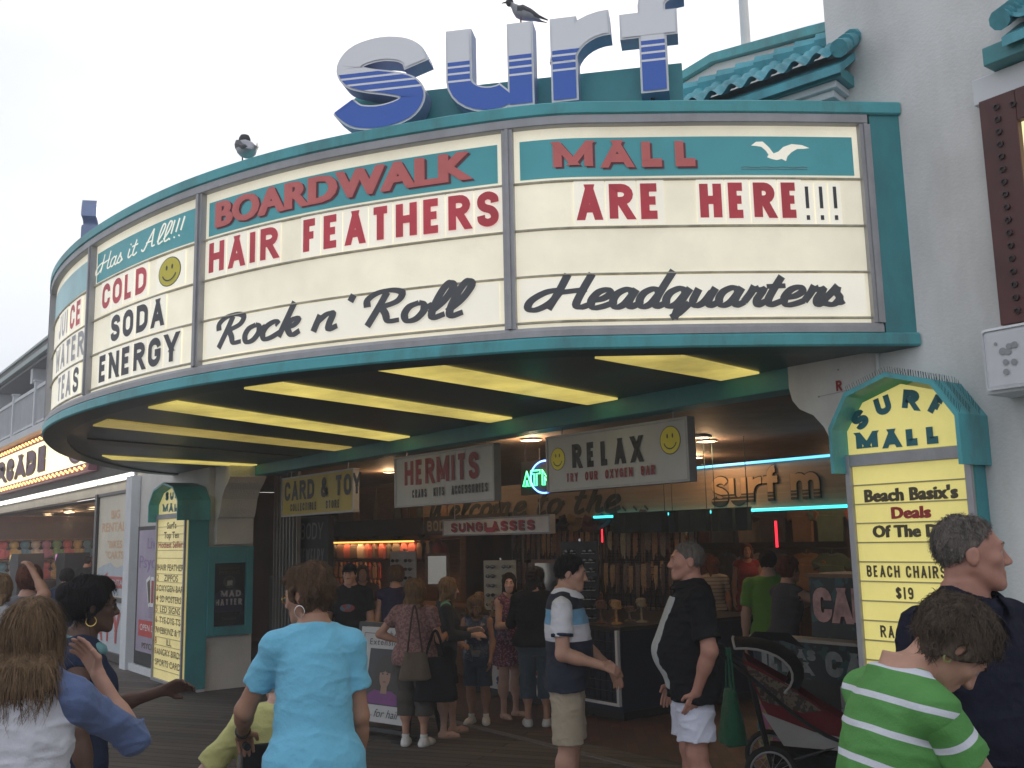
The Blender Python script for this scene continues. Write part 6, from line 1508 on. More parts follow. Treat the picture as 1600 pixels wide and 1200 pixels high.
FOLD = rotm(.6, .7, .5)
def collar_fn(p, out=.0, hh=.023, dip=.30, gap=.012):
    def fn(P):
        q = p.inv(P); k = p.S; x, y, z = q[:, 0], q[:, 1] - .004, q[:, 2] - .856 * k; r = np.hypot(x * .94, y); rr = .0455 * k + out + .85 * np.clip(-z, -.03, .05)
        return np.maximum(np.maximum(np.abs(r - rr) - .0065, np.abs(z + dip * np.maximum(y, 0)) - hh), np.where(y > .02, gap + .25 * np.maximum(-z - dip * np.maximum(y, 0), 0) - np.abs(x), -1))
    return fn
class Person:
    def __init__(s, label, loc, az, S, skinm, h=.009, sex='m', belly=0.0, build=1.0, lean=0.0, twist=0.0, side=0.0, head=(0, 0, 0), arms=None, legs=None, hipz=None, group=None, hx=0.0):
        s.S = S; s.h = h; s.skin = skinm; s.sex = sex; s.build = build
        s.root = thing('person', label, 'person', (loc[0], loc[1], loc[2] if len(loc) > 2 else 0), RAD(az - 90), group)
        k = S
        w = build
        if sex == 'm':
            T = [(.455, .060, .050, -.004), (.48, .088, .062, -.006), (.52, .097 * (.5 + .5 * w), .070, -.008), (.57, .092 * w, .066 + belly * .6, .004 + belly * .5), (.62, .088 * w, .064 + belly, .004 + belly * .7), (.68, .096 * w, .068 + belly * .5, .004 + belly * .3), (.74, .106 * w, .070, .004), (.785, .104 * w, .058, .0), (.815, .085, .048, -.004), (.835, .048, .040, -.006), (.87, .034, .036, -.002)]
            s.sw = .112 * (.4 + .6 * w); s.ar = (.031, .026, .020, .016); s.lr = (.050, .036, .030, .020)
        else:
            T = [(.455, .064, .052, -.006), (.48, .094 * w, .066, -.012), (.52, .104 * w, .074 * (.3 + .7 * w), -.014), (.57, .092 * w, .064 + belly * .5, -.002 + belly * .5), (.62, .078 * w, .056 + belly, .002 + belly * .7), (.67, .084 * w, .062 + belly * .4, .006), (.725, .092 * w, .074, .014), (.775, .090 * w, .054, .0), (.81, .076, .044, -.004), (.832, .042, .036, -.006), (.87, .030, .033, -.002)]
            s.sw = .098 * (.4 + .6 * w); s.ar = (.027, .022, .018, .0145); s.lr = (.052 * (.4 + .6 * w), .034, .029, .018)
        Ta = np.array(T); zz_ = np.linspace(Ta[0, 0], Ta[-1, 0], 90); cols = [np.interp(zz_, Ta[:, 0], Ta[:, i]) for i in (1, 2, 3)]
        for _ in range(3): cols = [np.convolve(np.pad(c_, 3, mode='edge'), np.ones(7) / 7, 'valid') for c_ in cols]
        s.T = [(a * k, b * k, c * k, d * k) for a, b, c, d in zip(zz_, *cols)]
        hz = .52 * k; s.hip0 = V3(0, 0, hz); s.dz = 0 if hipz is None else hipz - hz
        s.Ru = rotm(RAD(twist), RAD(lean), RAD(side)); s.off = V3(0, 0, s.dz)
        U = lambda p: s.Ru @ (np.asarray(p, float) - s.hip0) + s.hip0 + s.off
        s.U = U
        s.neck = U((0, -.004 * k, .845 * k)); s.sh = {sg: U((sg * s.sw * k, -.002 * k, .797 * k)) for sg in (-1, 1)}
        s.hp = {sg: s.hip0 + s.off + V3(sg * .052 * k, -.002, 0) for sg in (-1, 1)}
        s.Rh = rotm(RAD(head[0]), RAD(head[1]), RAD(head[2]))
        s.hs = k / 1.77
        s.hc = U((0, .012 * k, .845 * k)) + s.Rh @ (V3(0, .012, .140) * s.hs) * 1.0
        arms = arms or {}; legs = legs or {}
        s.el = {}; s.wr = {}; s.kn = {}; s.an = {}; s.hand = {}
        for sg in (-1, 1):
            a = arms.get(sg, {}); ud = nrm(a.get('u', (sg * .16, -.02, -1))); fd = nrm(a.get('f', (sg * .06, .14, -1)))
            s.el[sg] = s.sh[sg] + ud * .172 * k; s.wr[sg] = s.el[sg] + fd * .150 * k
            s.hand[sg] = (nrm(a.get('h', fd)), nrm(a.get('n', (-sg, .15, 0))), a.get('curl', .45), nrm(a.get('t', (0, 1, -.2))))
            l = legs.get(sg, {}); td = nrm(l.get('t', (sg * .03, .02, -1))); sd = nrm(l.get('s', (sg * .0, -.05, -1)))
            s.kn[sg] = s.hp[sg] + td * .238 * k; s.an[sg] = s.kn[sg] + sd * .242 * k
        s.ft = {sg: nrm(legs.get(sg, {}).get('foot', (sg * .25, 1, 0))) for sg in (-1, 1)}
        if hipz is None:   # drop so that the lowest ankle stands on the floor
            low = min(s.an[-1][2], s.an[1][2]) - .040 * k
            s.root.location.z -= low
    # ---- pieces
    def inv(s, P): return (P - s.hip0 - s.off) @ s.Ru + s.hip0
    def torso(s, P, infl=0.0): return loft(s.inv(P), s.T, infl)
    def arm(s, P, sg, iu=0.0, iff=0.0):
        k = s.S; r = s.ar; d = smin(seg(P, s.sh[sg], s.el[sg], r[0] * k + iu, r[1] * k + iu), seg(P, s.el[sg], s.wr[sg], r[1] * k * .98 + iff, r[3] * k + iff), .03)
        m = s.el[sg] + (s.wr[sg] - s.el[sg]) * .28; return smin(d, seg(P, m, m + (s.wr[sg] - s.el[sg]) * .12, r[2] * k * 1.18 + iff, r[2] * k * 1.1 + iff), .03)
    def leg(s, P, sg, it=0.0, isn=0.0):
        k = s.S; r = s.lr; d = seg(P, s.hp[sg], s.kn[sg], r[0] * k + it, r[1] * k + it); d = smin(d, seg(P, s.kn[sg], s.an[sg], r[1] * k * .92 + isn, r[3] * k + isn), .035)
        ax = s.an[sg] - s.kn[sg]; c = s.kn[sg] + ax * .26 + V3(0, -.012 * k, 0); return smin(d, seg(P, c, c + ax * .14, r[2] * k * 1.22 + isn, r[2] * k * 1.12 + isn), .05)
    def hands(s, P, sg):
        q = s.S / 1.75; w = s.wr[sg]; dr, n, curl, th = s.hand[sg]
        sd = nrm(th - dr * (th @ dr)); n = nrm(np.cross(dr, sd)); n = n if n @ s.hand[sg][1] > 0 else -n
        d = None; fat = max(1.0, s.h / .0078)
        for i, (o, ln) in enumerate(((.030, .9), (.010, 1.0), (-.010, .95), (-.028, .75))):
            kn = w + dr * .088 * q * (1 - .03 * abs(i - 1)) + sd * o * q
            e = seg(P, w + sd * o * .5 * q + dr * .01, kn, .0145 * q, .0115 * q); d = e if d is None else smin(d, e, .012)
            cur = dr.copy(); p = kn; a0 = curl * (.75 + .12 * i)
            for j, L in enumerate((.040, .026, .020)):
                a = a0 * (.9 if j else .8); cur = nrm(cur * math.cos(a) + n * math.sin(a)); pn = p + cur * L * ln * q
                nx = np.cross(cur, sd); n2 = nrm(np.cross(sd, cur)); n_ = n2 if n2 @ n > -.2 else -n2
                d = smin(d, seg(P, p, pn, (.0098 - .0008 * j) * q * fat, (.0092 - .0009 * j) * q * fat), .004); p = pn
                n = n if j == 2 else n
        t0 = w + dr * .022 * q + sd * .022 * q; t1 = t0 + nrm(dr * .75 + sd * .75 + n * .25) * .042 * q; t2 = t1 + nrm(dr * .95 + sd * .15 + n * .45) * .034 * q
        d = smin(d, seg(P, w + dr * .012 * q, t1, .016 * q, .0115 * q), .01); return smin(d, seg(P, t1, t2, .0112 * q * fat, .0092 * q * fat), .006)
    def foot(s, P, sg, infl=0.0):
        k = s.S / 1.75; a = s.an[sg]; f = s.ft[sg]; b = a * 1.0; b = V3(a[0], a[1], a[2] - .040 * s.S + .028 * k)
        d = seg(P, b - f * .035 * k, b + f * .10 * k, .030 * k + infl, .034 * k + infl); d = smin(d, seg(P, b + f * .10 * k, b + f * .165 * k + V3(0, 0, -.006 * k), .034 * k + infl, .022 * k + infl), .02)
        return smin(d, seg(P, a + V3(0, 0, .02), b, .028 * k + infl, .030 * k + infl), .03)
    def headp(s, P): return ((P - s.hc) @ s.Rh) / s.hs
    def skull(s, q, infl=0.0):
        d = ell(q, V3(0, -.018, .030), V3(.075, .097, .088) + infl); return smin(d, ell(q, V3(0, .028, -.030), V3(.060, .064, .086) + infl), .03)
    def head(s, P):
        q = s.headp(P); fem = s.sex == 'f'
        d = s.skull(q)
        for sg in (-1, 1):
            d = smin(d, seg(q, V3(sg * .050, -.010, -.046), V3(sg * .020, .064, -.098), .020, .016 if fem else .020), .025)
            d = smin(d, ell(q, V3(sg * .041, .058, -.022), V3(.022, .020, .020)), .02)
        d = smin(d, seg(q, V3(-.010, .072, -.100), V3(.010, .072, -.100), .015, .015), .02)
        d = smin(d, seg(q, V3(-.030, .078, .022), V3(.030, .078, .022), .010 if fem else .0135, .010 if fem else .0135), .018)
        for sg in (-1, 1): d = smax(d, -ell(q, V3(sg * .032, .096, -.002), V3(.019, .016, .011)), .012)
        d = smin(d, seg(q, V3(0, .086, .008), V3(0, .108, -.032), .0085, .0115), .012)
        for sg in (-1, 1): d = smin(d, ell(q, V3(sg * .0115, .098, -.037), V3(.009, .011, .008)), .007)
        d = smin(d, seg(q, V3(-.019, .084, -.064), V3(.019, .084, -.064), .0075, .0075), .008)
        d = smin(d, seg(q, V3(-.015, .083, -.078), V3(.015, .083, -.078), .0085, .0085), .008)
        d = smax(d, -seg(q, V3(-.022, .0955, -.0710), V3(.022, .0955, -.0710), .0032, .0032), .004)
        for sg in (-1, 1):
            e = ell(q, V3(sg * .077, -.014, -.008), V3(.009, .021, .032)); e = smax(e, -ell(q, V3(sg * .089, -.008, -.006), V3(.007, .011, .019)), .006); d = smin(d, e, .006)
            d = smin(d, seg(q, V3(sg * .020, .083, .0045), V3(sg * .042, .077, .0045), .0042, .0042), .006)
            d = smin(d, seg(q, V3(sg * .020, .081, -.0100), V3(sg * .042, .076, -.0100), .004, .004), .006)
        return d * s.hs
    def neckd(s, P):
        k = s.S; a = s.hc + s.Rh @ (V3(0, -.030, -.055) * s.hs); r = (.032 if s.sex == 'm' else .0265) * k
        return seg(P, a, s.neck + (s.U((0, 0, .82 * k)) - s.neck), r, r * 1.15)
    def bodyd(s, P):
        d = s.torso(P)
        for sg in (-1, 1):
            d = smin(d, s.arm(P, sg), .03); d = smin(d, s.leg(P, sg), .03); d = smin(d, s.foot(P, sg), .02); d = smin(d, s.hands(P, sg), .012)
            d = smin(d, seg(P, s.U((sg * .03 * s.S, -.004, .832 * s.S)), s.sh[sg], .022 * s.S, .030 * s.S), .03)
        d = smin(d, s.neckd(P), .03); return smin(d, s.head(P), .018)
    def bounds(s, pad=.14):
        pts = np.array([s.hc, s.neck, s.hip0 + s.off] + [v for dct in (s.sh, s.el, s.wr, s.kn, s.an) for v in dct.values()])
        pts = np.vstack([pts, [s.an[sg] + s.ft[sg] * .12 for sg in (-1, 1)], [s.wr[sg] + s.hand[sg][0] * .10 for sg in (-1, 1)]])
        lo, hi = pts.min(0) - pad, pts.max(0) + pad; return lo, hi
    def make_body(s):
        lo, hi = s.bounds(.17); V, Q = surf_nets(s.bodyd, lo, hi, s.h); s.body = mesh_np('body', V, Q, s.skin, s.root); return s
    def piece(s, name, fn, mt, h=None, pad=.2, label=None, box=None):
        lo, hi = box if box is not None else s.bounds(pad); V, Q = surf_nets(fn, lo, hi, h or s.h)
        if len(V) == 0: return None
        return mesh_np(name, V, Q, mt, s.root, label)
    # ---- clothes
    def wrinkle(s, P, amp=.005, f=13.0, seed=0.0):
        q = P * V3(f, f, f * 1.5) + seed; w1 = 1 - 2 * np.abs(vnoise(P * V3(6, 6, 20) + 3.3 + seed + .8 * vnoise(P * 5 + seed)[:, None])); w2 = 1 - 2 * np.abs(vnoise((P @ FOLD) * V3(5, 5, 17) + 9.1 + seed))
        return amp * (vnoise(q) + .5 * vnoise(q * 2.3 + 7) + .75 * w1 ** 3 + .6 * w2 ** 3 - .5)
    def shirt(s, name, mt, hem=.50, sleeve=.55, infl=.014, loose=.006, neck=.062, amp=.006, flare=.0, seed=0.0, label=None, sleeve_infl=.014, vneck=0.0, shoulders=True, raglan=False, sleeve_mat=None, strap=None, waistin=0.0, top=.846):
        k = s.S
        def tor(P):
            q = s.inv(P); z = q[:, 2] / k
            fl = infl + loose + flare * np.clip((.66 - z) / .16, 0, 1)
            T = np.array(s.T); zz = q[:, 2]
            a = np.interp(zz, T[:, 0], T[:, 1]); b = np.interp(zz, T[:, 0], T[:, 2]); c = np.interp(zz, T[:, 0], T[:, 3])
            # cloth hangs: never narrower than 0.93 of the widest part above
            if s.sex == 'm' or flare > 0: a = np.where(z < .7, np.maximum(a, .090 * k * s.build), a)
            a = a + fl; b = b + fl
            d = (np.sqrt((q[:, 0] / a) ** 2 + ((q[:, 1] - c) / b) ** 2) - 1) * np.minimum(a, b)
            if hem < .52:
                for sg in (-1, 1): d = smin(d, seg(P, s.hp[sg] + V3(0, 0, .02), s.hp[sg] + (s.kn[sg] - s.hp[sg]) * .5, s.lr[0] * k + infl + loose + .012, s.lr[0] * k + infl + loose + .006), .04)
            d = np.maximum(d, hem * k - q[:, 2]); return d, q
        def full(P, with_sl=True, only_sl=False, sides=(-1, 1)):
            d, q = tor(P)
            d = smax(d, q[:, 2] - top * k, .01)
            if shoulders:
                for sg in (-1, 1): d = smin(d, np.maximum(seg(P, s.U((sg * .03 * k, -.004, .828 * k)), s.sh[sg], .020 * k + infl, .030 * k + infl), hem * k - q[:, 2]), .03)
            def sl(P):
                o = None
                for sg in sides:
                    if sleeve <= 0: continue
                    if sleeve <= 1:
                        E = s.sh[sg] + (s.el[sg] - s.sh[sg]) * sleeve; dr = nrm(s.el[sg] - s.sh[sg]); e = seg(P, s.sh[sg] - dr * .004, E + dr * .03, s.ar[0] * k + infl * .8, s.ar[1] * k + sleeve_infl + .010 * sleeve); e = np.maximum(e, (P - E) @ dr)
                    else:
                        f = sleeve - 1; E = s.el[sg] + (s.wr[sg] - s.el[sg]) * f; dr = nrm(s.wr[sg] - s.el[sg])
                        r1_ = s.ar[1] * k + sleeve_infl; e = seg(P, s.sh[sg], s.el[sg], s.ar[0] * k + infl * .9, r1_ + .004)
                        e = smin(e, np.maximum(seg(P, s.el[sg], E + dr * .03, r1_ + .003, s.ar[2] * k * 1.15 + sleeve_infl), (P - E) @ dr), .02)
                    if raglan: e = smin(e, np.maximum(seg(P, s.U((sg * .040 * k, -.006, .832 * k)), s.sh[sg], .024 * k + infl, .032 * k + infl + .002), s.U((0, 0, .74 * k))[2] - P[:, 2]), .02)
                    o = e if o is None else np.minimum(o, e)
                return o
            if sleeve > 0:
                e = sl(P)
                if only_sl: d = e
                elif with_sl: d = smin(d, e, .022)
            else:
                # armholes
                for sg in (-1, 1): d = smax(d, -(seg(P, s.sh[sg] + nrm(s.sh[sg] - s.U((0, 0, .79 * k))) * .012, s.sh[sg] + nrm(s.el[sg] - s.sh[sg]) * .05, .046, .05)), .008)
            # neck hole
            nb = s.U((0, .010 * k, .838 * k)); na = s.U((0, .02 * k, .95 * k))
            nk = seg(P, nb, na, neck, neck * 1.3)
            if vneck: nk = np.minimum(nk, seg(P, nb, s.U((0, .09 * k, (.838 - vneck) * k)), neck * .85, .012))
            d = smax(d, -nk, .006)
            return d - s.wrinkle(P, amp, seed=seed)
        lo, hi = s.bounds(.2); lo[2] = max(lo[2], s.U((0, 0, hem * k))[2] - .25)
        if sleeve_mat is None or sleeve <= 0: return s.piece(name, full, mt, box=(lo, hi), label=label)
        a = s.piece(name, lambda P: full(P, False), mt, box=(lo, hi), label=label)
        return a, [s.piece('sleeve', lambda P, g=g: full(P, True, True, (g,)) - .003, sleeve_mat, box=(lo, hi)) for g in (-1, 1)]
    def pants(s, name, mt, length=.55, infl=.016, flare=.012, waist=.565, amp=.006, seed=3.0, label=None, cuff=0):
        """length: 0..1 thigh, 1..2 shin"""
        k = s.S
        def fn(P):
            q = s.inv(P); d = loft(q, s.T, infl); d = np.maximum(d, q[:, 2] - waist * k)
            o = None
            for sg in (-1, 1):
                A = s.hp[sg]; B = s.kn[sg]; C_ = s.an[sg]
                if length <= 1: E = A + (B - A) * length; dr = nrm(B - A); e = seg(P, A, E + dr * .05, s.lr[0] * k + infl, (s.lr[0] + (s.lr[1] - s.lr[0]) * length) * k + infl + flare); e = np.maximum(e, (P - E) @ dr)
                else:
                    f = length - 1; E = B + (C_ - B) * f; dr = nrm(C_ - B); e = seg(P, A, B, s.lr[0] * k + infl, s.lr[1] * k + infl + .004)
                    e = smin(e, np.maximum(seg(P, B, E + dr * .04, s.lr[1] * k + infl + .006, s.lr[2] * k * 1.22 + infl + flare), (P - E) @ dr), .03)
                    e = smin(e, np.linalg.norm(P - B, axis=1) - (s.lr[1] * k * 1.08 + infl + .012), .03)
                o = e if o is None else smin(o, e, .012)
            o = np.maximum(o, q[:, 2] - waist * k)
            return smin(d, o, .03) - s.wrinkle(P, amp, 11, seed)
        lo, hi = s.bounds(.2); hi[2] = s.U((0, 0, waist * k))[2] + .12; return s.piece(name, fn, mt, box=(lo, hi), label=label)
    def skirt(s, name, mt, top=.60, bottom=.36, flare=.05, infl=.014, amp=.012, label=None):
        k = s.S
        def fn(P):
            q = s.inv(P); z = q[:, 2]; T = np.array(s.T); zz = np.clip(z, .50 * k, None)
            a = np.interp(zz, T[:, 0], T[:, 1]) + infl; b = np.interp(zz, T[:, 0], T[:, 2]) + infl; c = np.interp(zz, T[:, 0], T[:, 3])
            f = np.clip((.56 * k - z) / (.2 * k), 0, 1.3) * flare; th = np.arctan2(q[:, 1], q[:, 0]); f = f * (1 + .35 * np.sin(th * 7 + 2 * vnoise(P * 4)))
            d = (np.sqrt((q[:, 0] / (a + f)) ** 2 + ((q[:, 1] - c) / (b + f)) ** 2) - 1) * np.minimum(a, b)
            return np.maximum(np.maximum(d, z - top * k), bottom * k - z) - s.wrinkle(P, amp * .4)
        lo, hi = s.bounds(.22); return s.piece(name, fn, mt, box=(lo, hi), label=label)
    def shoes(s, mt, infl=.010, sock=None):
        for sg in (-1, 1):
            a = s.an[sg]; k = s.S / 1.75
            def fn(P, sg=sg):
                d = s.foot(P, sg, infl); d = np.maximum(d, P[:, 2] - (a[2] + .012)); return smax(d, (a[2] - .040 * s.S + .002) - P[:, 2], .006)
            c = s.an[sg] + s.ft[sg] * .06; s.piece('shoe', fn, mt, h=min(s.h, .007), box=(c - V3(.17, .17, .14), c + V3(.17, .17, .10)))
            if sock: s.piece('sock', lambda P, sg=sg: np.maximum(np.maximum(s.leg(P, sg, 0, .006), P[:, 2] - (s.an[sg][2] + .05)), s.an[sg][2] - .02 - P[:, 2]), sock, h=min(s.h, .007), box=(s.an[sg] - V3(.12, .12, .08), s.an[sg] + V3(.12, .12, .10)))
    def sandals(s, mt):
        for sg in (-1, 1):
            a = s.an[sg]; f = s.ft[sg]; k = s.S / 1.75; z = a[2] - .040 * s.S; b = MB(); sd = V3(f[1], -f[0], 0)
            out = []
            for t in range(20):
                an = 2 * math.pi * t / 20; p = V3(a[0], a[1], 0) + f * (.065 * k + .128 * k * math.sin(an)) + sd * .044 * k * math.cos(an); out.append((p[0], p[1]))
            b.prism(out, lambda u, v, d: (u, v, z + d), -.008, .008); 
            toe = V3(a[0], a[1], z + .012) + f * .13 * k
            for sg2 in (-1, 1): b.tube([toe, toe - f * .035 * k + sd * sg2 * .02 * k + V3(0, 0, .035 * k), toe - f * .08 * k + sd * sg2 * .042 * k + V3(0, 0, .006)], .005, 5)
            b.build('sandal', mt, s.root)
    # ---- head dressing
    def eyes(s, iris=(.06, .04, .025), brow=(.06, .04, .03)):
        b = MB(); wm = mat('eye white', (.38, .36, .34), rough=.35, var=.02) if 'eyew' not in M else M['eyew']; M['eyew'] = wm
        im = mat('iris', iris, rough=.2, var=.1); bm_ = hairmat('brow', brow, .2)
        for sg in (-1, 1):
            b = MB(); c = V3(sg * .0315, .0735, -.0025); r = .0118
            prof = [(math.sin(a) * r, -math.cos(a) * r) for a in np.linspace(.02, math.pi - .02, 10)]
            tmp = MB(); tmp.lathe(prof, tuple(c), 14, axis='y'); T_ = lambda v: tuple(s.hc + s.Rh @ (np.array(v) * s.hs))
            b.add([T_(v) for v in tmp.v], tmp.f, wm)
            tmp = MB(); tmp.lathe([(.0052, .0107), (.004, .0118), (.0005, .0124)], tuple(c), 12, axis='y'); b.add([T_(v) for v in tmp.v], tmp.f, im)
            b.build('eye', None, s.root, smooth=True, fix=False)
            b = MB(); pts = [V3(sg * .014, .0925, .0215), V3(sg * .028, .0915, .0275), V3(sg * .044, .081, .0235)]; b.tube([T_(p) for p in pts], [.0035 * s.hs, .0042 * s.hs, .002 * s.hs], 6); b.build('eyebrow', bm_, s.root, smooth=True)
    def hair(s, mt, style='short', length=.3, vol=.010, amp=.006, f=26, front=.011, width=.10, part=0.0, back=.0, cutn=(.777, -.629), label=None, fh=None, nape=-.085, h=None, ear=True, strands=0, slen=None, curl=.25):
        ny, nz = cutn
        def fn(P):
            q = s.headp(P); d = s.skull(q, vol)
            face = q[:, 1] * ny + q[:, 2] * nz - front
            n = vnoise(q * V3(f * 1.6, f * 1.6, f * .55) + 2.2) + .6 * vnoise(q * V3(f * 4, f * 4, f * 1.1))
            if style == 'short':
                d = smax(d, face + .010 * vnoise(q * 40) + .022 * vnoise(q * 17 + 4), .006); d = np.maximum(d, nape - q[:, 2] - .4 * np.minimum(q[:, 1] + .05, 0))
                if ear: d = smax(d, -ell(q, V3(0, -.006, -.012), V3(.2, .026, .036)), .004)
            elif style in ('long', 'bob', 'curly'):
                L = length
                tab = [(-L, width * .70, .022, -.062 - back), (-L * .85, width * 1.0, .036, -.060 - back), (-L * .5, width * 1.02, .052, -.048 - back * .8), (-.05, width * .92, .075, -.020), (.04, width * .84, .082, -.014), (.085, .05, .05, -.016)]
                c = loft(q, tab); e = d
                d = smin(d, c, .03)
                cut = smax(face, -(q[:, 2] + .9), .01)
                # keep hair beside the face: only cut within the face oval
                fo = ell(q, V3(0, .075, -.035 if fh is None else fh), V3(.060, .085, .105)); d = smax(d, -fo, .012)
                d = np.maximum(d, q[:, 1] - .082)
            cl = vnoise(q * V3(f * .9, f * .9, f * (.9 if style != 'long' else .12)) + 11.0); return (d - amp * n - amp * 1.3 * (1 - 3 * np.abs(cl))) * s.hs
        lo = s.hc - V3(.22, .22, .16 + length * (0 if style == 'short' else 1.05)); hi = s.hc + V3(.22, .22, .2)
        o = s.piece('hair', fn, mt, h=h or min(s.h, .007), box=(lo, hi), label=label)
        if strands: s.strands(o, mt, strands, slen or (.05 if style == 'short' else .13), curl)
        return o
    def strands(s, ho, mt, count, L, curl=.25):
        """loose locks lying on and lifting off the hair surface"""
        me = ho.data; n = len(me.vertices); co = np.zeros(n * 3, np.float32); me.vertices.foreach_get('co', co); co = co.reshape(-1, 3).astype(float)
        no = np.array([v.normal for v in me.vertices]); rs = np.random.RandomState(count + n)
        pick = rs.randint(0, n, count); p = co[pick]; nn = no[pick]
        q_ = s.headp(p); ok = ~((np.abs(q_[:, 0]) > .03) & (np.abs(q_[:, 1] - .004) < .044) & (q_[:, 2] < .046) & (q_[:, 2] > -.06)) if L < .06 else np.ones(count, bool)
        ok &= ~((q_[:, 1] > .062) & (q_[:, 2] < .05)); p = p[ok]; nn = nn[ok]; count = len(p)
        crown = s.hp_(0, -.055, .125); d = (p - crown); d /= (np.linalg.norm(d, axis=1)[:, None] + 1e-6); d[:, 2] -= .35
        d += rs.normal(0, curl, d.shape); d -= nn * (d * nn).sum(1)[:, None]; d /= (np.linalg.norm(d, axis=1)[:, None] + 1e-6)
        K = 5; Ls = L * rs.uniform(.45, 1.25, count) * s.hs; wd = rs.uniform(.0010, .0024, count) * s.hs; lift = rs.uniform(.2, 1.0, count) ** 2 * .011 * s.hs
        sd = np.cross(d, nn); ph = rs.uniform(0, 6.28, count); vs = np.zeros((count, K + 1, 2, 3)); cv = rs.normal(0, curl, count)
        for i in range(K + 1):
            t = i / K; c = p + d * (Ls * t)[:, None] + nn * (.0012 + lift * math.sin(t * 2.6))[:, None] + sd * (np.sin(ph + t * 4) * curl * .03 * t + cv * Ls * t * t * .5)[:, None]
            # follow the head: pull towards the surface as the strand gets longer
            c = c - nn * (Ls * Ls * t * t * 2.6)[:, None]; c[:, 2] -= Ls * t * t * .25
            w_ = wd * (1 - .85 * t); vs[:, i, 0] = c + sd * w_[:, None]; vs[:, i, 1] = c - sd * w_[:, None]
        base = np.arange(count)[:, None] * (K + 1) * 2; Q = []
        for i in range(K): a = base + 2 * i; Q.append(np.concatenate([a, a + 1, a + 3, a + 2], 1))
        mesh_np('hair_strands', vs.reshape(-1, 3), np.concatenate(Q), mt, ho)['kind'] = 'stuff'
    def hp_(s, x, y, z): return s.hc + s.Rh @ (V3(x, y, z) * s.hs)
    def glasses(s, mt):
        b = MB()
        for sg in (-1, 1):
            b.tube([s.hp_(sg * .033 + .022 * math.cos(a), .094, -.004 + .016 * math.sin(a)) for a in [2 * math.pi * i / 14 for i in range(14)]], .0022, 5, closed=True)
            b.tube([s.hp_(sg * .055, .092, .002), s.hp_(sg * .074, .05, .004), s.hp_(sg * .080, -.01, .008)], .002, 5)
        b.tube([s.hp_(-.011, .095, .0), s.hp_(0, .098, .004), s.hp_(.011, .095, .0)], .002, 5); return b.build('glasses', mt, s.root)
    def earring(s, mt, sg, r=.02):
        b = MB(); c = s.hp_(sg * .083, -.010, -.042 - r); b.tube([c + (s.Rh @ V3(0, math.cos(a), math.sin(a))) * r for a in [2 * math.pi * i / 16 for i in range(16)]], .0022, 5, closed=True); b.build('earring', mt, s.root)
# ================================================================== THE PEOPLE
fair = skin('fair', (.45, .25, .18)); tan = skin('tan', (.36, .19, .125)); pale_s = skin('pale', (.52, .32, .25)); dark_s = skin('deep brown', (.10, .05, .032)); ruddy = skin('ruddy', (.42, .21, .155))
h_brown = hairmat('brown', (.105, .062, .037)); h_dark = hairmat('dark', (.022, .015, .012)); h_blond = hairmat('dark blond', (.26, .155, .075)); h_grey = hairmat('grey brown', (.16, .14, .125)); h_black = hairmat('black', (.012, .010, .010)); h_ash = hairmat('ash blond', (.17, .108, .062)); h_red = hairmat('auburn', (.10, .035, .02)); h_white = hairmat('white', (.60, .58, .60), .1); h_lb = hairmat('light brown', (.19, .115, .06))
jeans = cloth('dark jeans', (.035, .05, .085), .15); navyp = cloth('navy cotton', (.022, .03, .06)); khaki = cloth('khaki twill', (.37, .31, .23)); whitec = cloth('white cotton', (.62, .62, .68)); blackc = cloth('black cotton', (.010, .010, .012)); greyc = cloth('grey cotton', (.10, .10, .115))
sneaker = mat('white sneaker leather', (.60, .60, .60), rough=.5, var=.08); sock = cloth('white sock', (.6, .6, .6)); brownshoe = mat('brown shoe', (.06, .035, .02), rough=.5); tanflip = mat('tan sandal', (.30, .20, .12), rough=.6)
gold = mat('gold', (.7, .5, .15), rough=.25, metal=1)
HN, HM, HF = .0058, .0078, .0095

# --- girl with the raglan shirt, near left
p = Person('girl with long dark blond hair in a white shirt with blue sleeves', (-3.80, .74), 156, 1.73, fair, HN, 'f', head=(-6, 4, 0), build=.88,
           arms={1: dict(u=(.46, .50, -.46), f=(-.50, .12, .84), h=(-.45, .25, .8), n=(-.7, -.1, -.4), curl=.45, t=(-.3, .1, 1)), -1: dict(u=(-.32, .0, -1), f=(-.10, .12, -1))})
p.make_body()
p.shirt('shirt', whitec, hem=.46, sleeve=1.10, infl=.013, loose=.004, neck=.060, amp=.011, raglan=True, sleeve_mat=cloth('slate blue jersey', (.10, .14, .27)), sleeve_infl=.010)
p.pants('shorts', cloth('dark red cotton', (.14, .02, .03)), .8); p.shoes(sneaker); p.eyes()
p.hair(h_ash, 'long', .20, vol=.016, amp=.007, width=.104, back=.050, strands=2600, slen=.11, curl=.12)

# --- woman just behind her
p = Person('dark haired woman with a turquoise scarf and gold hoop earring, near left', (-4.87, 1.17), 74, 1.77, dark_s, HM, 'f', head=(6, 2, 0), build=1.02,
           arms={1: dict(u=(.50, .05, -1), f=(.25, .25, -1), h=(.1, .2, -1), curl=.6), -1: dict(u=(-.3, .4, -1), f=(.3, 1, .3), curl=.5)})
p.make_body(); p.shirt('top', navyp, hem=.50, sleeve=.12, infl=.012, neck=.066); p.pants('trousers', blackc, 1.85); p.shoes(brownshoe); p.eyes(iris=(.02, .012, .01), brow=(.015, .012, .01)); p.glasses(M['black'])
p.hair(h_black, 'short', vol=.020, amp=.012, f=18, nape=-.06, strands=1200, curl=.3)
p.piece('hair_bun', lambda P: ell(p.headp(P), V3(0, -.115, .055), V3(.058, .05, .052)) * p.hs - .01 * vnoise(P * 60), h_black, h=.007, box=(p.hc - V3(.3, .3, .3), p.hc + V3(.3, .3, .3)))
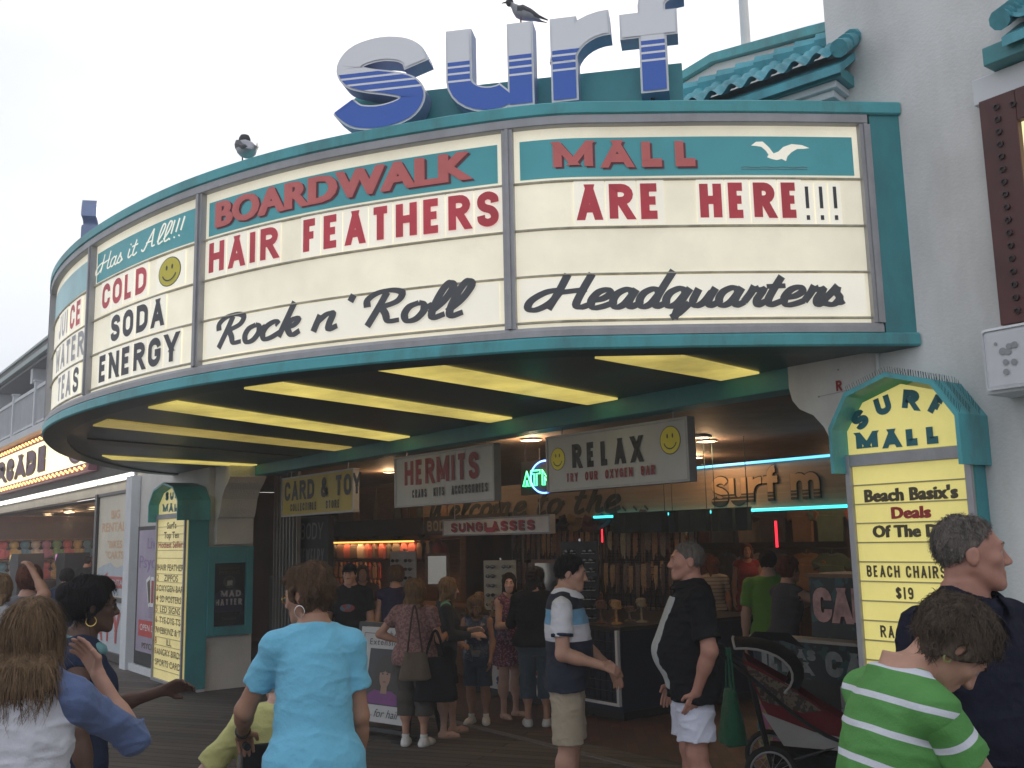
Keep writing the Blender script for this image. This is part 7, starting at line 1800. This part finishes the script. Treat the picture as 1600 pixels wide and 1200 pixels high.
def scarf(P):
    q = p.inv(P); k = p.S; r = np.hypot(q[:, 0], q[:, 1] - .012); z = q[:, 2] - .828 * k
    return np.sqrt((r - .072) ** 2 + (z * .8 + .25 * (q[:, 1])) ** 2) - .024 - .010 * vnoise(P * 45)
p.piece('scarf', scarf, cloth('turquoise scarf', (.16, .34, .36)), box=(p.neck - V3(.25, .25, .2), p.neck + V3(.25, .25, .2))); p.earring(gold, 1, .022)

# --- people by the arcade
p = Person('woman in a grey top with a pale bag strap across her back, near the arcade', (-9.80, 1.87), 150, 1.75, fair, HF, 'f', build=1.05)
p.make_body(); p.shirt('top', greyc, sleeve=.15, neck=.07); p.pants('trousers', jeans, 1.9); p.shoes(brownshoe); p.hair(h_red, 'short', vol=.024, amp=.012, f=18)
b = MB(); b.tube([p.U((-.13, -.095, 1.36)), p.U((-.02, -.128, 1.22)), p.U((.10, -.130, 1.04)), p.U((.19, -.09, .92))], .011, 6); b.build('bag_strap', mat('pale strap', (.5, .48, .44)), p.root)
p = Person('person in a pale grey shirt with one raised arm at the left edge', (-8.95, 1.48), 120, 1.72, tan, HF, 'f', arms={1: dict(u=(.6, .5, .5), f=(-.6, .1, .6))})
p.make_body(); p.shirt('shirt', cloth('pale grey jersey', (.28, .28, .29))); p.pants('jeans', jeans, 1.9); p.shoes(brownshoe); p.hair(h_lb, 'bob', .16)
p = Person('person in navy clothes in the crowd outside the arcade', (-13.2, 2.95), 150, 1.66, tan, HF, 'm'); p.make_body(); p.shirt('shirt', navyp); p.pants('jeans', jeans, 1.9); p.shoes(brownshoe); p.hair(h_dark)
p = Person('distant person in a dark top at the arcade machines', (-24.5, 5.9), 150, 1.7, tan, .012, 'm'); p.make_body(); p.shirt('shirt', blackc); p.pants('jeans', jeans, 1.9); p.shoes(brownshoe); p.hair(h_dark)

# --- woman in the light blue tee, pushing the wheelchair
p = Person('woman in a bright light blue tee with short brown hair, pushing the wheelchair', (-4.05, 1.93), 158, 1.83, tan, HN, 'f', build=.84, belly=.012, lean=13, head=(52, 10, 0),
           arms={-1: dict(u=(-.48, .32, -1), f=(-.02, .75, -.42), h=(.05, .8, -.35), n=(.2, -.4, -.9), curl=1.15, t=(1, .2, .1)), 1: dict(u=(.13, .02, -1), f=(.05, .5, -1), curl=.6)})
p.make_body(); p.shirt('tee', cloth('light blue jersey', (.16, .46, .64), .06), hem=.455, sleeve=.62, infl=.016, loose=.012, neck=.068, amp=.0065, sleeve_infl=.020, flare=.01)
p.pants('trousers', navyp, 1.9); p.shoes(sneaker); p.eyes(); p.glasses(gold); p.earring(mat('silver', (.7, .7, .7), rough=.2, metal=1), -1, .026)
p.hair(h_brown, 'short', vol=.015, amp=.014, f=22, nape=-.085, strands=3000, slen=.032, curl=.7)
b = MB(); c = p.wr[-1]; dr = nrm(p.wr[-1] - p.el[-1]); a1 = nrm(np.cross(dr, V3(0, 0, 1))); a2 = np.cross(dr, a1); b.tube([c - dr * .02 + (a1 * math.cos(t) + a2 * math.sin(t)) * .031 for t in [2 * math.pi * i / 16 for i in range(16)]], .006, 6, closed=True); b.build('watch', M['black'], p.root)
PUSH = p

# --- polo man
p = Person('man in a navy, blue and white banded polo and khaki shorts', (-5.47, 4.51), 44, 1.79, fair, HN, 'm', build=1.02, belly=.012, head=(-4, 8, 0),
           arms={1: dict(u=(.16, .02, -1), f=(-.10, .95, -.28), h=(-.2, 1, -.35), n=(-.5, -.1, -1), curl=.75, t=(-.6, .2, .6)), -1: dict(u=(-.18, .30, -1), f=(.16, .95, -.75), h=(.1, .5, -1), n=(.6, -.3, 0), curl=.7, t=(.3, 1, .2))})
p.make_body()
poloM = bands('banded polo cloth', 2, [(.6, (.012, .016, .035)), (1.195, (.62, .62, .68)), (1.305, (.17, .36, .55)), (1.41, (.012, .016, .035)), (1.8, (.012, .016, .035))], rough=.85)
p.shirt('polo_shirt', poloM, hem=.485, sleeve=.62, infl=.015, loose=.012, neck=.060, vneck=.05, amp=.008, sleeve_mat=whitec, sleeve_infl=.020)
bx = (p.neck - V3(.2, .2, .2), p.neck + V3(.2, .2, .2)); p.piece('collar', collar_fn(p), whitec, box=bx, h=.005)
for sg in (-1, 1):
    E = p.sh[sg] + (p.el[sg] - p.sh[sg]) * .62; dr = nrm(p.el[sg] - p.sh[sg])
    p.piece('cuff', lambda P: np.maximum(seg(P, E - dr * .05, E + dr * .05, p.ar[1] * p.S + .030, p.ar[1] * p.S + .030), np.abs((P - E + dr * .008) @ dr) - .011), navyp, box=(E - V3(.13, .13, .13), E + V3(.13, .13, .13)), h=.005)
p.pants('shorts', khaki, .97, infl=.018, flare=.022, amp=.008); p.shoes(brownshoe); p.eyes(); p.hair(h_black, 'short', vol=.010, amp=.004, front=.013, strands=1500, slen=.03)
b = MB(); c = p.wr[-1]; dr = nrm(p.wr[-1] - p.el[-1]); a1 = nrm(np.cross(dr, V3(0, 0, 1))); a2 = np.cross(dr, a1); b.tube([c - dr * .03 + (a1 * math.cos(t) + a2 * math.sin(t)) * .033 for t in [2 * math.pi * i / 16 for i in range(16)]], .007, 6, closed=True); b.build('watch', M['chrome'], p.root)

# --- man in the black shirt and white shorts
p = Person('stout man with cropped grey hair in a black shirt and white shorts', (-4.63, 4.86), 234, 1.87, ruddy, HN, 'm', build=1.14, belly=.030, lean=-3, head=(0, -2, 0),
           arms={-1: dict(u=(-.34, -.10, -1), f=(.34, .30, -1), h=(.3, .35, -1), curl=.3), 1: dict(u=(.25, .0, -1), f=(0, .4, -1))})
p.make_body()
p.shirt('shirt', blackc, hem=.455, sleeve=.78, infl=.018, loose=.016, neck=.064, vneck=.06, amp=.010, sleeve_infl=.030, flare=.012)
def placket(P):
    q = p.inv(P); T = np.array(p.T); zz = q[:, 2]; k = p.S
    b_ = np.interp(zz, T[:, 0], T[:, 2]) + .034 + .012 * np.clip((.66 - zz / k) / .16, 0, 1) + 0; a = np.maximum(np.interp(zz, T[:, 0], T[:, 1]), .09 * k * p.build) + .034; c = np.interp(zz, T[:, 0], T[:, 3])
    d = (np.sqrt((q[:, 0] / a) ** 2 + ((q[:, 1] - c) / b_) ** 2) - 1) * np.minimum(a, b_) - .010
    return np.maximum(np.maximum(np.maximum(d, np.abs(q[:, 0]) - .085), .49 * k - zz), np.maximum(zz - .80 * k, -q[:, 1]))
p.piece('front_panel', placket, cloth('silver grey satin', (.40, .42, .42)))
p.pants('shorts', cloth('white twill', (.60, .62, .74)), .80, infl=.020, flare=.026, amp=.010); p.shoes(sneaker); p.eyes(); p.hair(h_grey, 'short', vol=.003, amp=.002, front=.006, nape=-.075, strands=1500, slen=.014)
p.piece('collar', collar_fn(p, .004), blackc, box=(p.neck - V3(.2, .2, .2), p.neck + V3(.2, .2, .2)), h=.006)

# --- tall man in the dark navy polo, near right
p = Person('tall balding man in a dark navy polo, near the yellow pylon at the right', (-1.90, 3.40), -4, 1.965, ruddy, HN, 'm', build=1.24, belly=.03, head=(46, -2, 0), arms={1: dict(u=(.24, -.05, -1), f=(0, .3, -1)), -1: dict(u=(-.24, -.05, -1), f=(0, .3, -1))})
p.make_body(); dn = cloth('dark navy knit', (.014, .015, .028), .12)
p.shirt('polo_shirt', dn, hem=.47, sleeve=.72, infl=.018, loose=.014, neck=.062, vneck=.075, amp=.009, sleeve_infl=.026)
p.piece('collar', collar_fn(p, .004, .026, .42, .018), dn, box=(p.neck - V3(.22, .22, .22), p.neck + V3(.22, .22, .2)), h=.0055)
p.pants('trousers', khaki, 1.9); p.shoes(brownshoe); p.eyes(brow=(.14, .11, .09)); p.hair(h_grey, 'short', vol=.003, amp=.0035, front=-.022, cutn=(.62, -.784), nape=-.075, strands=2600, slen=.012)

# --- woman in green stripes, bending at the right
p = Person('woman in a green top with white stripes, bending forward at the right', (-1.74, 2.50), 62, 1.80, fair, HN, 'f', build=1.08, belly=.015, lean=14, head=(-12, 56, 0),
           arms={1: dict(u=(.20, .55, -1), f=(.0, .7, -1), curl=.6), -1: dict(u=(-.2, .5, -1), f=(0, .8, -1))})
p.make_body()
gs = stripes('green cloth with white stripes', 2, .088, .20, (.075, .25, .055), (.58, .60, .66), tilt=(RAD(14), 0, 0), warp=.012)
p.shirt('top', gs, hem=.47, sleeve=.46, infl=.014, loose=.006, neck=.052, amp=.006, sleeve_infl=.018, sleeve_mat=stripes('green sleeve stripes', 2, .080, .22, (.075, .25, .055), (.58, .60, .66), tilt=(RAD(-28), 0, 0), warp=.01))
p.pants('trousers', khaki, 1.6); p.shoes(sneaker); p.eyes(); p.hair(hairmat('greyish brown', (.082, .060, .044)), 'short', vol=.017, amp=.012, f=17, front=.012, nape=-.08, strands=2400, slen=.034, curl=.35); p.earring(mat('green bead', (.25, .30, .08), rough=.3), 1, .010)

# --- group in front of the kiosk
p = Person('woman in a mottled pink tee and grey capris, back to the camera', (-8.30, 4.98), 128, 1.535, fair, HM, 'f', build=1.28, belly=.02, head=(-20, 0, 0),
           arms={-1: dict(u=(-.62, -.25, -.8), f=(.62, .3, -.25), curl=.7), 1: dict(u=(.28, .05, -1), f=(-.1, 1, .05), curl=.9)})
p.make_body(); p.shirt('tee', blotch('mottled pink tee', (.20, .09, .09), (.27, .15, .14), 40, .5, third=(.15, .07, .08)), hem=.48, sleeve=.55, infl=.015, loose=.008); p.pants('capris', cloth('olive grey twill', (.075, .068, .06)), 1.42, flare=.02); p.shoes(sneaker, .013, sock=sock); p.eyes(); p.hair(h_lb, 'bob', .21, vol=.022, amp=.012, f=18, width=.105, strands=900, slen=.10)
PINK = p
p = Person('blonde woman in an open dark grey cardigan over a green top, facing right', (-8.52, 5.47), 62, 1.535, pale_s, HM, 'f', build=1.0, head=(-4, 6, 0), arms={1: dict(u=(.2, .15, -1), f=(-.15, 1, .0)), -1: dict(u=(-.2, .2, -1), f=(.2, 1, .1))}, legs={1: dict(t=(.06, -.05, -1)), -1: dict(t=(-.06, .16, -1), s=(-.02, .05, -1))})
p.make_body(); p.shirt('top', cloth('green cotton', (.10, .32, .20)), hem=.52, sleeve=0, infl=.010, neck=.075); p.pants('shorts', blackc, .9)
def cardi(P, p=p):
    k = p.S; q = p.inv(P); d = loft(q, p.T, .026)
    for sg in (-1, 1): d = smin(d, p.arm(P, sg, .016, .014), .03); d = np.maximum(d, -seg(P, p.wr[sg], p.wr[sg] + p.hand[sg][0] * .12, .05, .05))
    d = np.maximum(d, np.maximum(.44 * k - q[:, 2], q[:, 2] - .845 * k)); return np.maximum(d, np.where(q[:, 1] > 0, .055 - np.abs(q[:, 0]), -1)) - p.wrinkle(P)
p.piece('cardigan', cardi, cloth('charcoal knit', (.045, .045, .05))); p.sandals(tanflip); p.eyes(); p.hair(h_blond, 'bob', .19, vol=.014, strands=900, slen=.10)
p = Person('child with curly hair in a blue sequin top and denim shorts, looking down', (-8.82, 6.06), 312, 1.31, tan, HM, 'f', build=.98, head=(4, 22, 0), arms={1: dict(u=(.3, .1, -1), f=(-.5, .9, -.05), curl=.6), -1: dict(u=(-.2, .1, -1), f=(.05, .5, -1))})
p.make_body(); p.shirt('top', blotch('blue sequins', (.02, .03, .07), (.10, .14, .26), 90, .6, rough=.35), hem=.50, sleeve=0, infl=.010, neck=.066); p.pants('shorts', jeans, .95, flare=.012); p.shoes(sneaker, .014, sock=sock); p.eyes(); p.hair(h_lb, 'curly', .17, vol=.024, amp=.022, f=16, width=.105, strands=1200, slen=.07, curl=.8)
p.piece('tied_sweater', lambda P, p=p: np.maximum(loft(p.inv(P), p.T, .024), np.abs(p.inv(P)[:, 2] - .55 * p.S) - .03 - .06 * (p.inv(P)[:, 0] > .02) * (p.inv(P)[:, 1] > 0)) - p.wrinkle(P, .01), cloth('grey fleece', (.16, .16, .17)))
p = Person('girl with long dark hair in a short purple flowered dress', (-8.88, 6.52), 8, 1.535, pale_s, HM, 'f', build=.92, head=(-46, 2, 0), arms={1: dict(u=(.15, .1, -1), f=(-.45, .85, .15)), -1: dict(u=(-.15, .15, -1), f=(.4, .9, .15))})
fl = blotch('purple flowered print', (.075, .02, .05), (.30, .17, .22), 55, .56, third=(.11, .03, .08)); p.make_body(); p.shirt('dress_bodice', fl, hem=.56, sleeve=0, infl=.011, neck=.072); p.skirt('dress_skirt', fl, .61, .36, .05); p.sandals(tanflip); p.eyes(); p.hair(h_dark, 'long', .30, vol=.010, width=.088)
p = Person('woman in a black top and denim capris browsing the kiosk', (-8.28, 6.42), 138, 1.60, fair, HM, 'f', build=1.30, belly=.02, head=(0, 12, 0), arms={1: dict(u=(.3, .3, -1), f=(-.2, 1, .1)), -1: dict(u=(-.3, .3, -1), f=(.2, 1, .1))})
p.make_body(); p.shirt('top', blackc, hem=.50, sleeve=1.5, infl=.018, loose=.010); p.pants('capris', cloth('faded denim', (.055, .08, .11), .15), 1.45, flare=.018); p.shoes(sneaker, .013); p.hair(h_dark, 'bob', .15, vol=.02, amp=.012)
p = Person('man in a black cap and black tee with a red print', (-10.35, 5.36), 318, 1.66, fair, HM, 'm', build=1.05, head=(0, 4, 0), arms={1: dict(u=(.25, 0, -1), f=(0, .3, -1))})
p.make_body(); p.shirt('tee', blackc, hem=.47, sleeve=.7, sleeve_infl=.022); p.pants('jeans', jeans, 1.9); p.shoes(sneaker); p.eyes(); p.hair(h_dark)
p.piece('cap', lambda P, p=p: np.maximum(np.minimum(ell(p.headp(P), V3(0, -.015, .040), V3(.088, .110, .095)), np.maximum(ell(p.headp(P), V3(0, .085, .050), V3(.075, .085, .012)), -1)), .042 - p.headp(P)[:, 2]) * p.hs, blackc, h=.006, box=(p.hc - V3(.25, .25, .2), p.hc + V3(.25, .25, .25)))
pr = blotch('printed chest motif', (.26, .06, .05), (.10, .16, .24), 22, .52)
p.piece('printed_motif', lambda P, p=p: np.maximum(np.maximum(loft(p.inv(P), p.T, .0262), ell(p.inv(P), V3(0, .12, .70 * p.S), V3(.085, .12, .045))), -p.inv(P)[:, 1]), pr, h=.006)
p = Person('woman in a dark purple top with pinned up brown hair, back to the camera', (-10.05, 5.78), 140, 1.62, fair, HF, 'f', build=1.05); p.make_body(); p.shirt('top', cloth('dark purple', (.03, .025, .06)), sleeve=.1, neck=.072); p.pants('jeans', jeans, 1.9); p.shoes(brownshoe); p.hair(h_brown, 'short', vol=.024, amp=.012, f=18, nape=-.06)
p = Person('dim figure in a brown top and white shorts by the lit shelf', (-12.0, 6.4), 330, 1.6, tan, HF, 'f'); p.make_body(); p.shirt('top', cloth('brown', (.07, .04, .025)), hem=.52); p.pants('shorts', whitec, .7); p.shoes(sneaker); p.hair(h_brown, 'bob', .16)
# --- people deep in the shop on the right
p = Person('girl in a pale striped tee and dark shorts behind the man in the black shirt', (-9.50, 10.5), 150, 1.60, tan, HF, 'f', head=(30, 0, 0)); p.make_body(); p.shirt('tee', stripes('pale striped cloth', 2, .05, .35, (.30, .28, .25), (.16, .14, .13)), hem=.54); p.pants('shorts', blackc, .75); p.sandals(tanflip); p.hair(h_red, 'bob', .2)
p = Person('woman in a dark red dress standing deep in the aisle', (-10.8, 12.75), 320, 1.76, fair, HF, 'f'); rd = cloth('dark red dress cloth', (.26, .03, .035)); p.make_body(); p.shirt('dress_bodice', rd, hem=.56, sleeve=0, infl=.010, neck=.075); p.skirt('dress_skirt', rd, .61, .38, .04); p.sandals(tanflip); p.eyes(); p.hair(h_red, 'long', .25)
p = Person('person in a green tee waiting at the airbrush booth, back to the camera', (-6.55, 8.05), 130, 1.74, fair, HF, 'm'); p.make_body(); p.shirt('tee', cloth('green tee', (.10, .22, .03)), hem=.46, sleeve=.7, sleeve_infl=.02); p.pants('jeans', jeans, 1.9); p.shoes(sneaker); p.hair(h_dark)
p = Person('woman in a grey tank top leaning on the booth counter', (-6.08, 7.62), 75, 1.69, fair, HM, 'f', lean=10, arms={1: dict(u=(.5, .75, -.35), f=(.2, 1, .12)), -1: dict(u=(-.3, .8, -.5), f=(.2, 1, .1))}); p.make_body(); p.shirt('tank_top', cloth('charcoal tank', (.05, .05, .058)), hem=.50, sleeve=0, infl=.010, neck=.082, vneck=.0); p.pants('jeans', jeans, 1.9); p.shoes(sneaker); p.hair(h_red, 'short', vol=.018, amp=.01)
p = Person('dark haired person in black behind the graffiti counter', (-5.15, 8.3), 300, 1.72, tan, HF, 'm', head=(20, 15, 0)); p.make_body(); p.shirt('shirt', cloth('faded black', (.03, .028, .03))); p.pants('jeans', jeans, 1.9); p.shoes(sneaker); p.hair(h_black, 'bob', .14)

# ================================================================== WHEELCHAIR AND ITS PASSENGER
WX, WY, WAZ = -4.98, 2.17, 168
t = thing('wheelchair', 'black folding wheelchair with a passenger in yellow, pushed by the woman in light blue', 'wheelchair', (WX, WY, 0), RAD(WAZ - 90))
vinyl = mat('black vinyl', (.012, .012, .013), rough=.45, var=.2, bump=.15, bs=30)
b = MB(); b.box((-.22, -.20, .47), (.22, .24, .51)); b.build('seat', vinyl, t, bevel=.012)
b = MB(); b.prism([(-.225, .50), (.225, .50), (.225, .93), (.18, .945), (-.18, .945), (-.225, .93)], lambda u, v, d: (u, d - (v - .5) * .14, v), -.235, -.205); b.build('backrest', vinyl, t, bevel=.008)
for sg in (-1, 1):
    b = MB(); b.tube(crom([(sg * .235, -.22, .25), (sg * .235, -.23, .55), (sg * .235, -.28, .90), (sg * .235, -.30, .955), (sg * .235, -.36, .965)], 5), .0125, 8); b.tube([(sg * .235, -.22, .28), (sg * .235, .30, .28)], .0125, 8); b.tube([(sg * .235, .26, .12), (sg * .235, .26, .50), (sg * .235, -.22, .50)], .0125, 8); b.tube([(sg * .235, .26, .30), (sg * .2, .46, .10)], .011, 8); b.build('side_frame', M['chrome'], t, smooth=True)
    b = MB(); b.tube([(sg * .235, -.355, .965), (sg * .235, -.46, .968)], .017, 10); b.build('push_handle', M['rubber'], t, smooth=True)
    w_ = MB(); w_.tube([(sg * .30, -.12 + .29 * math.cos(a), .305 + .29 * math.sin(a)) for a in [2 * math.pi * i / 36 for i in range(36)]], .016, 8, closed=True); wo = w_.build('wheel', M['rubber'], t, smooth=True)
    b = MB(); b.tube([(sg * .335, -.12 + .255 * math.cos(a), .305 + .255 * math.sin(a)) for a in [2 * math.pi * i / 36 for i in range(36)]], .009, 6, closed=True)
    for i in range(18): a = 2 * math.pi * i / 18; b.tube([(sg * .30, -.12 + .02 * math.cos(a), .305 + .02 * math.sin(a)), (sg * .30, -.12 + .28 * math.cos(a), .305 + .28 * math.sin(a))], .0018, 4)
    b.lathe([(.025, -.03), (.025, .03)], (sg * .30, -.12, .305), 12, axis='x'); b.build('rim', M['chrome'], wo, smooth=True)
    b = MB(); b.tube([(sg * .24, .30 + .085 * math.cos(a), .10 + .085 * math.sin(a)) for a in [2 * math.pi * i / 20 for i in range(20)]], .016, 8, closed=True); b.build('caster', M['rubber'], t, smooth=True)
    b = MB(); b.box((sg * .235 - .03, -.18, .71), (sg * .235 + .03, .16, .745)); b.tube([(sg * .235, -.1, .5), (sg * .235, -.1, .71)], .01, 6); b.tube([(sg * .235, .12, .5), (sg * .235, .12, .71)], .01, 6); b.build('armrest', vinyl, t)
    b = MB(); b.box((sg * .12 - .07, .40, .09), (sg * .12 + .07, .54, .105)); b.build('footrest', vinyl, t)
p = Person('white haired passenger in a pale yellow shirt seated in the wheelchair', (WX, WY, 0), WAZ, 1.66, pale_s, HM, 'f', build=1.22, belly=.02, lean=-4, head=(10, 12, 0), hipz=.545,
           arms={-1: dict(u=(-.75, .25, -1), f=(-.05, .55, -.9), curl=.5), 1: dict(u=(.4, .25, -1), f=(-.1, 1, -.2))}, legs={1: dict(t=(.12, 1, .02), s=(0, .25, -1)), -1: dict(t=(-.12, 1, .02), s=(0, .25, -1))})
p.make_body(); p.shirt('shirt', cloth('pale yellow cotton', (.52, .50, .20)), hem=.54, sleeve=.9, infl=.018, loose=.012, sleeve_infl=.026, amp=.008); p.pants('trousers', greyc, 1.8); p.shoes(sneaker); p.eyes(); p.hair(h_white, 'short', vol=.022, amp=.012, f=18)

# ================================================================== STROLLER, BAGS
t = thing('stroller', 'red and black three wheeled jogging stroller with a canopy, beside the graffiti booth', 'stroller', (-4.86, 6.34, 0), RAD(-50))
redc = cloth('dark red nylon', (.16, .012, .02)); blkc = cloth('black nylon', (.012, .012, .014)); lightc = cloth('pale grey nylon', (.42, .42, .42))
b = MB()
for sg in (-1, 1):
    b.tube(crom([(sg * .26, -.62, 1.02), (sg * .26, -.42, .86), (sg * .26, .1, .45), (sg * .16, .72, .28)], 6), .014, 8); b.tube([(sg * .26, -.42, .86), (sg * .27, -.30, .22)], .013, 8); b.tube([(sg * .27, -.30, .22), (sg * .24, .2, .38)], .012, 8)
b.tube(crom([(-.26, -.62, 1.02), (-.2, -.70, 1.06), (.2, -.70, 1.06), (.26, -.62, 1.02)], 5), .017, 8); b.tube([(-.30, -.30, .20), (.30, -.30, .20)], .014, 8); b.build('frame', M['black'], t, smooth=True)
b = MB(); n = 8
prof = [(-.46, .98), (-.34, .70), (-.20, .44), (.06, .40), (.26, .46), (.44, .36)]
for (y0, z0), (y1, z1) in zip(prof[:-1], prof[1:]): b.add([(-.23, y0, z0), (.23, y0, z0), (.23, y1, z1), (-.23, y1, z1), (-.23, y0 + .01, z0 - .03), (.23, y0 + .01, z0 - .03), (.23, y1 + .01, z1 - .03), (-.23, y1 + .01, z1 - .03)], [(0, 1, 2, 3), (7, 6, 5, 4), (0, 4, 5, 1), (1, 5, 6, 2), (2, 6, 7, 3), (3, 7, 4, 0)])
b.build('seat', redc, t)
for sg in (-1, 1):
    b = MB(); b.prism([(-.46, .98), (-.34, .66), (-.20, .40), (.40, .34), (.46, .42), (.10, .62), (-.15, .80)], lambda u, v, d: (d, u, v), sg * .235, sg * .245); b.build('side_panel', redc, t)
    b = MB(); b.prism([(-.34, .60), (-.20, .37), (.40, .33), (.46, .39), (.02, .47)], lambda u, v, d: (d, u, v), sg * .2465, sg * .254); b.build('side_panel', lightc, t)
    b = MB(); b.prism([(-.44, .94), (-.33, .68), (-.05, .60), (.08, .62), (-.15, .79)], lambda u, v, d: (d, u, v), sg * .2455, sg * .252); b.build('mesh_pocket', blotch('mesh print', (.05, .035, .03), (.16, .12, .09), 30, .5), t)
b = MB(); vs = []
NA, NW = 10, 6
for i in range(NA + 1):
    a = RAD(-10 + 135 * i / NA); 
    for j in range(NW + 1):
        x = -.27 + .54 * j / NW; r = .46 - .10 * (abs(x) / .27) ** 3; vs.append((x, -.40 + r * math.sin(a) * .95 - .05, .86 + r * math.cos(a) * .55))
b.add(vs, [(i * (NW + 1) + j, i * (NW + 1) + j + 1, (i + 1) * (NW + 1) + j + 1, (i + 1) * (NW + 1) + j) for i in range(NA) for j in range(NW)])
co = b.build('canopy', blkc, t, smooth=True, fix=False); md = co.modifiers.new('thick', 'SOLIDIFY'); md.thickness = .008
b = MB()
for i in (0, NA): b.tube([vs[i * (NW + 1) + j] for j in range(NW + 1)], .010, 6)
for j in (0, NW): b.tube([vs[i * (NW + 1) + j] for i in range(NA + 1)], .009, 6)
b.build('canopy_piping', lightc, co)
b = MB(); b.tube([vs[5 * (NW + 1) + j] for j in range(NW + 1)], .012, 6); b.prism([(-.5, 1.0), (-.36, 1.13), (-.1, 1.12), (.02, 1.0), (-.15, 1.06), (-.35, 1.06)], lambda u, v, d: (d, u, v), -.275, -.262); b.build('canopy_trim', blkc, co)
b = MB(); b.prism([(-.30, .32), (.20, .30), (.16, .18), (-.26, .18)], lambda u, v, d: (d, u, v), -.2, .2); b.build('basket', blkc, t, bevel=.02)
def swheel(x, y, r, nm='wheel'):
    b = MB(); b.tube([(x, y + r * math.cos(a), r + .02 + r * math.sin(a)) for a in [2 * math.pi * i / 32 for i in range(32)]], .02, 8, closed=True); wo = b.build(nm, M['rubber'], t, smooth=True)
    b = MB(); b.tube([(x, y + r * .86 * math.cos(a), r + .02 + r * .86 * math.sin(a)) for a in [2 * math.pi * i / 32 for i in range(32)]], .010, 6, closed=True)
    for i in range(14): a = 2 * math.pi * i / 14; b.tube([(x, y, r + .02), (x, y + r * .85 * math.cos(a), r + .02 + r * .85 * math.sin(a))], .002, 4)
    b.lathe([(.022, -.03), (.022, .03)], (x, y, r + .02), 10, axis='x'); b.build('rim', M['alu'], wo, smooth=True)
swheel(-.31, -.30, .17); swheel(.31, -.30, .17); swheel(0, .74, .15)
b = MB(); b.tube([(-.07, .74, .17), (-.07, .70, .28), (.07, .70, .28), (.07, .74, .17)], .012, 6); b.build('fork', M['black'], t)
def cloth_bag(name, label, loc, rz, w_, hgt, dp, mt, handle, hl, seedn, strap_r=.008):
    t = thing(name, label, 'bag', loc, rz)
    def fn(P):
        z = P[:, 2]; f = np.clip(z / hgt, 0, 1); a = w_ / 2 * (1.02 - .38 * f ** 1.6); b_ = dp / 2 * (1.1 - .75 * f); z0 = hgt * .5
        q = np.sqrt((np.abs(P[:, 0]) / a) ** 3 + (np.abs(P[:, 1]) / b_) ** 2); d = (q - 1) * np.minimum(a, b_); d = smax(d, -z, .03); d = smax(d, z - hgt, .01)
        return d - .012 * vnoise(P * V3(14, 14, 7) + seedn) - .006 * vnoise(P * 30 + seedn)
    V, Q = surf_nets(fn, (-w_, -dp - .05, -.05), (w_, dp + .05, hgt + .06), .008); mesh_np('bag_body', V, Q, mt, t)
    for sg in (-1, 1):
        b = MB(); b.tube(crom([(-w_ * .24, sg * .012, hgt - .03), (-w_ * .10, sg * .012, hgt + hl * .7), (0, sg * .01, hgt + hl), (w_ * .10, sg * .012, hgt + hl * .7), (w_ * .24, sg * .012, hgt - .03)], 5), strap_r, 6); b.build('handle', handle, t, smooth=True)
    return t
cloth_bag('tote_bag', 'dark green cloth bag hanging from the stroller handle', (-5.12, 5.78, .38), RAD(-35), .36, .38, .18, cloth('bottle green cloth', (.012, .105, .055)), cloth('green strap', (.03, .14, .09)), .30, 4.0)
cloth_bag('tote_bag', 'large black tote with a white print, hanging from the pink tee woman\'s arm', (-8.06, 5.06, .42), RAD(45), .42, .40, .18, blackc, blackc, .24, 9.0, .011)
cloth_bag('shoulder_bag', 'tan shoulder bag on the hip of the woman in the pinkish tee', (-8.10, 4.86, .62), RAD(60), .30, .26, .12, cloth('taupe canvas', (.13, .10, .075)), cloth('dark strap', (.05, .04, .035)), .42, 2.0)
# gulls
def on_rim(s): x, y, z = Mq(s, 4.37, -.05); return (x - 8.95, y + 5.1, 4.371)
gull('gull perched on the marquee rim near its left end', on_rim(4.22), RAD(75), 1.2)
gd_ = Vector((.737, .676, 0)).normalized(); pu = Vector((-5.25, 2.80, 0)) + gd_ * 1.01
gull('gull standing on top of the letter u of the rooftop sign', (pu.x - .01, pu.y + .03, 4.355 + .155 + .545), RAD(150), .75)
gull('tiny gull on the ridge of the shingled arcade roof', (-28.5, 6.3, 8.33), RAD(70), 1.1)
# ================================================================== HAZE BOX ADDED TO IMITATE A LENS VEIL
b = MB(); b.box((-130, -14, -1.05), (12, 18, 11.5))
hz = b.build('haze', None); hz['kind'] = 'stuff'
hm_ = bpy.data.materials.new('lens veil haze'); hm_.use_nodes = True; t_ = hm_.node_tree; t_.nodes.clear()
o_ = t_.nodes.new('ShaderNodeOutputMaterial'); v_ = t_.nodes.new('ShaderNodeVolumePrincipled'); v_.inputs['Color'].default_value = (.92, .95, 1, 1); v_.inputs['Density'].default_value = .0056; v_.inputs['Anisotropy'].default_value = .2
t_.links.new(v_.outputs[0], o_.inputs['Volume']); hz.data.materials.append(hm_)
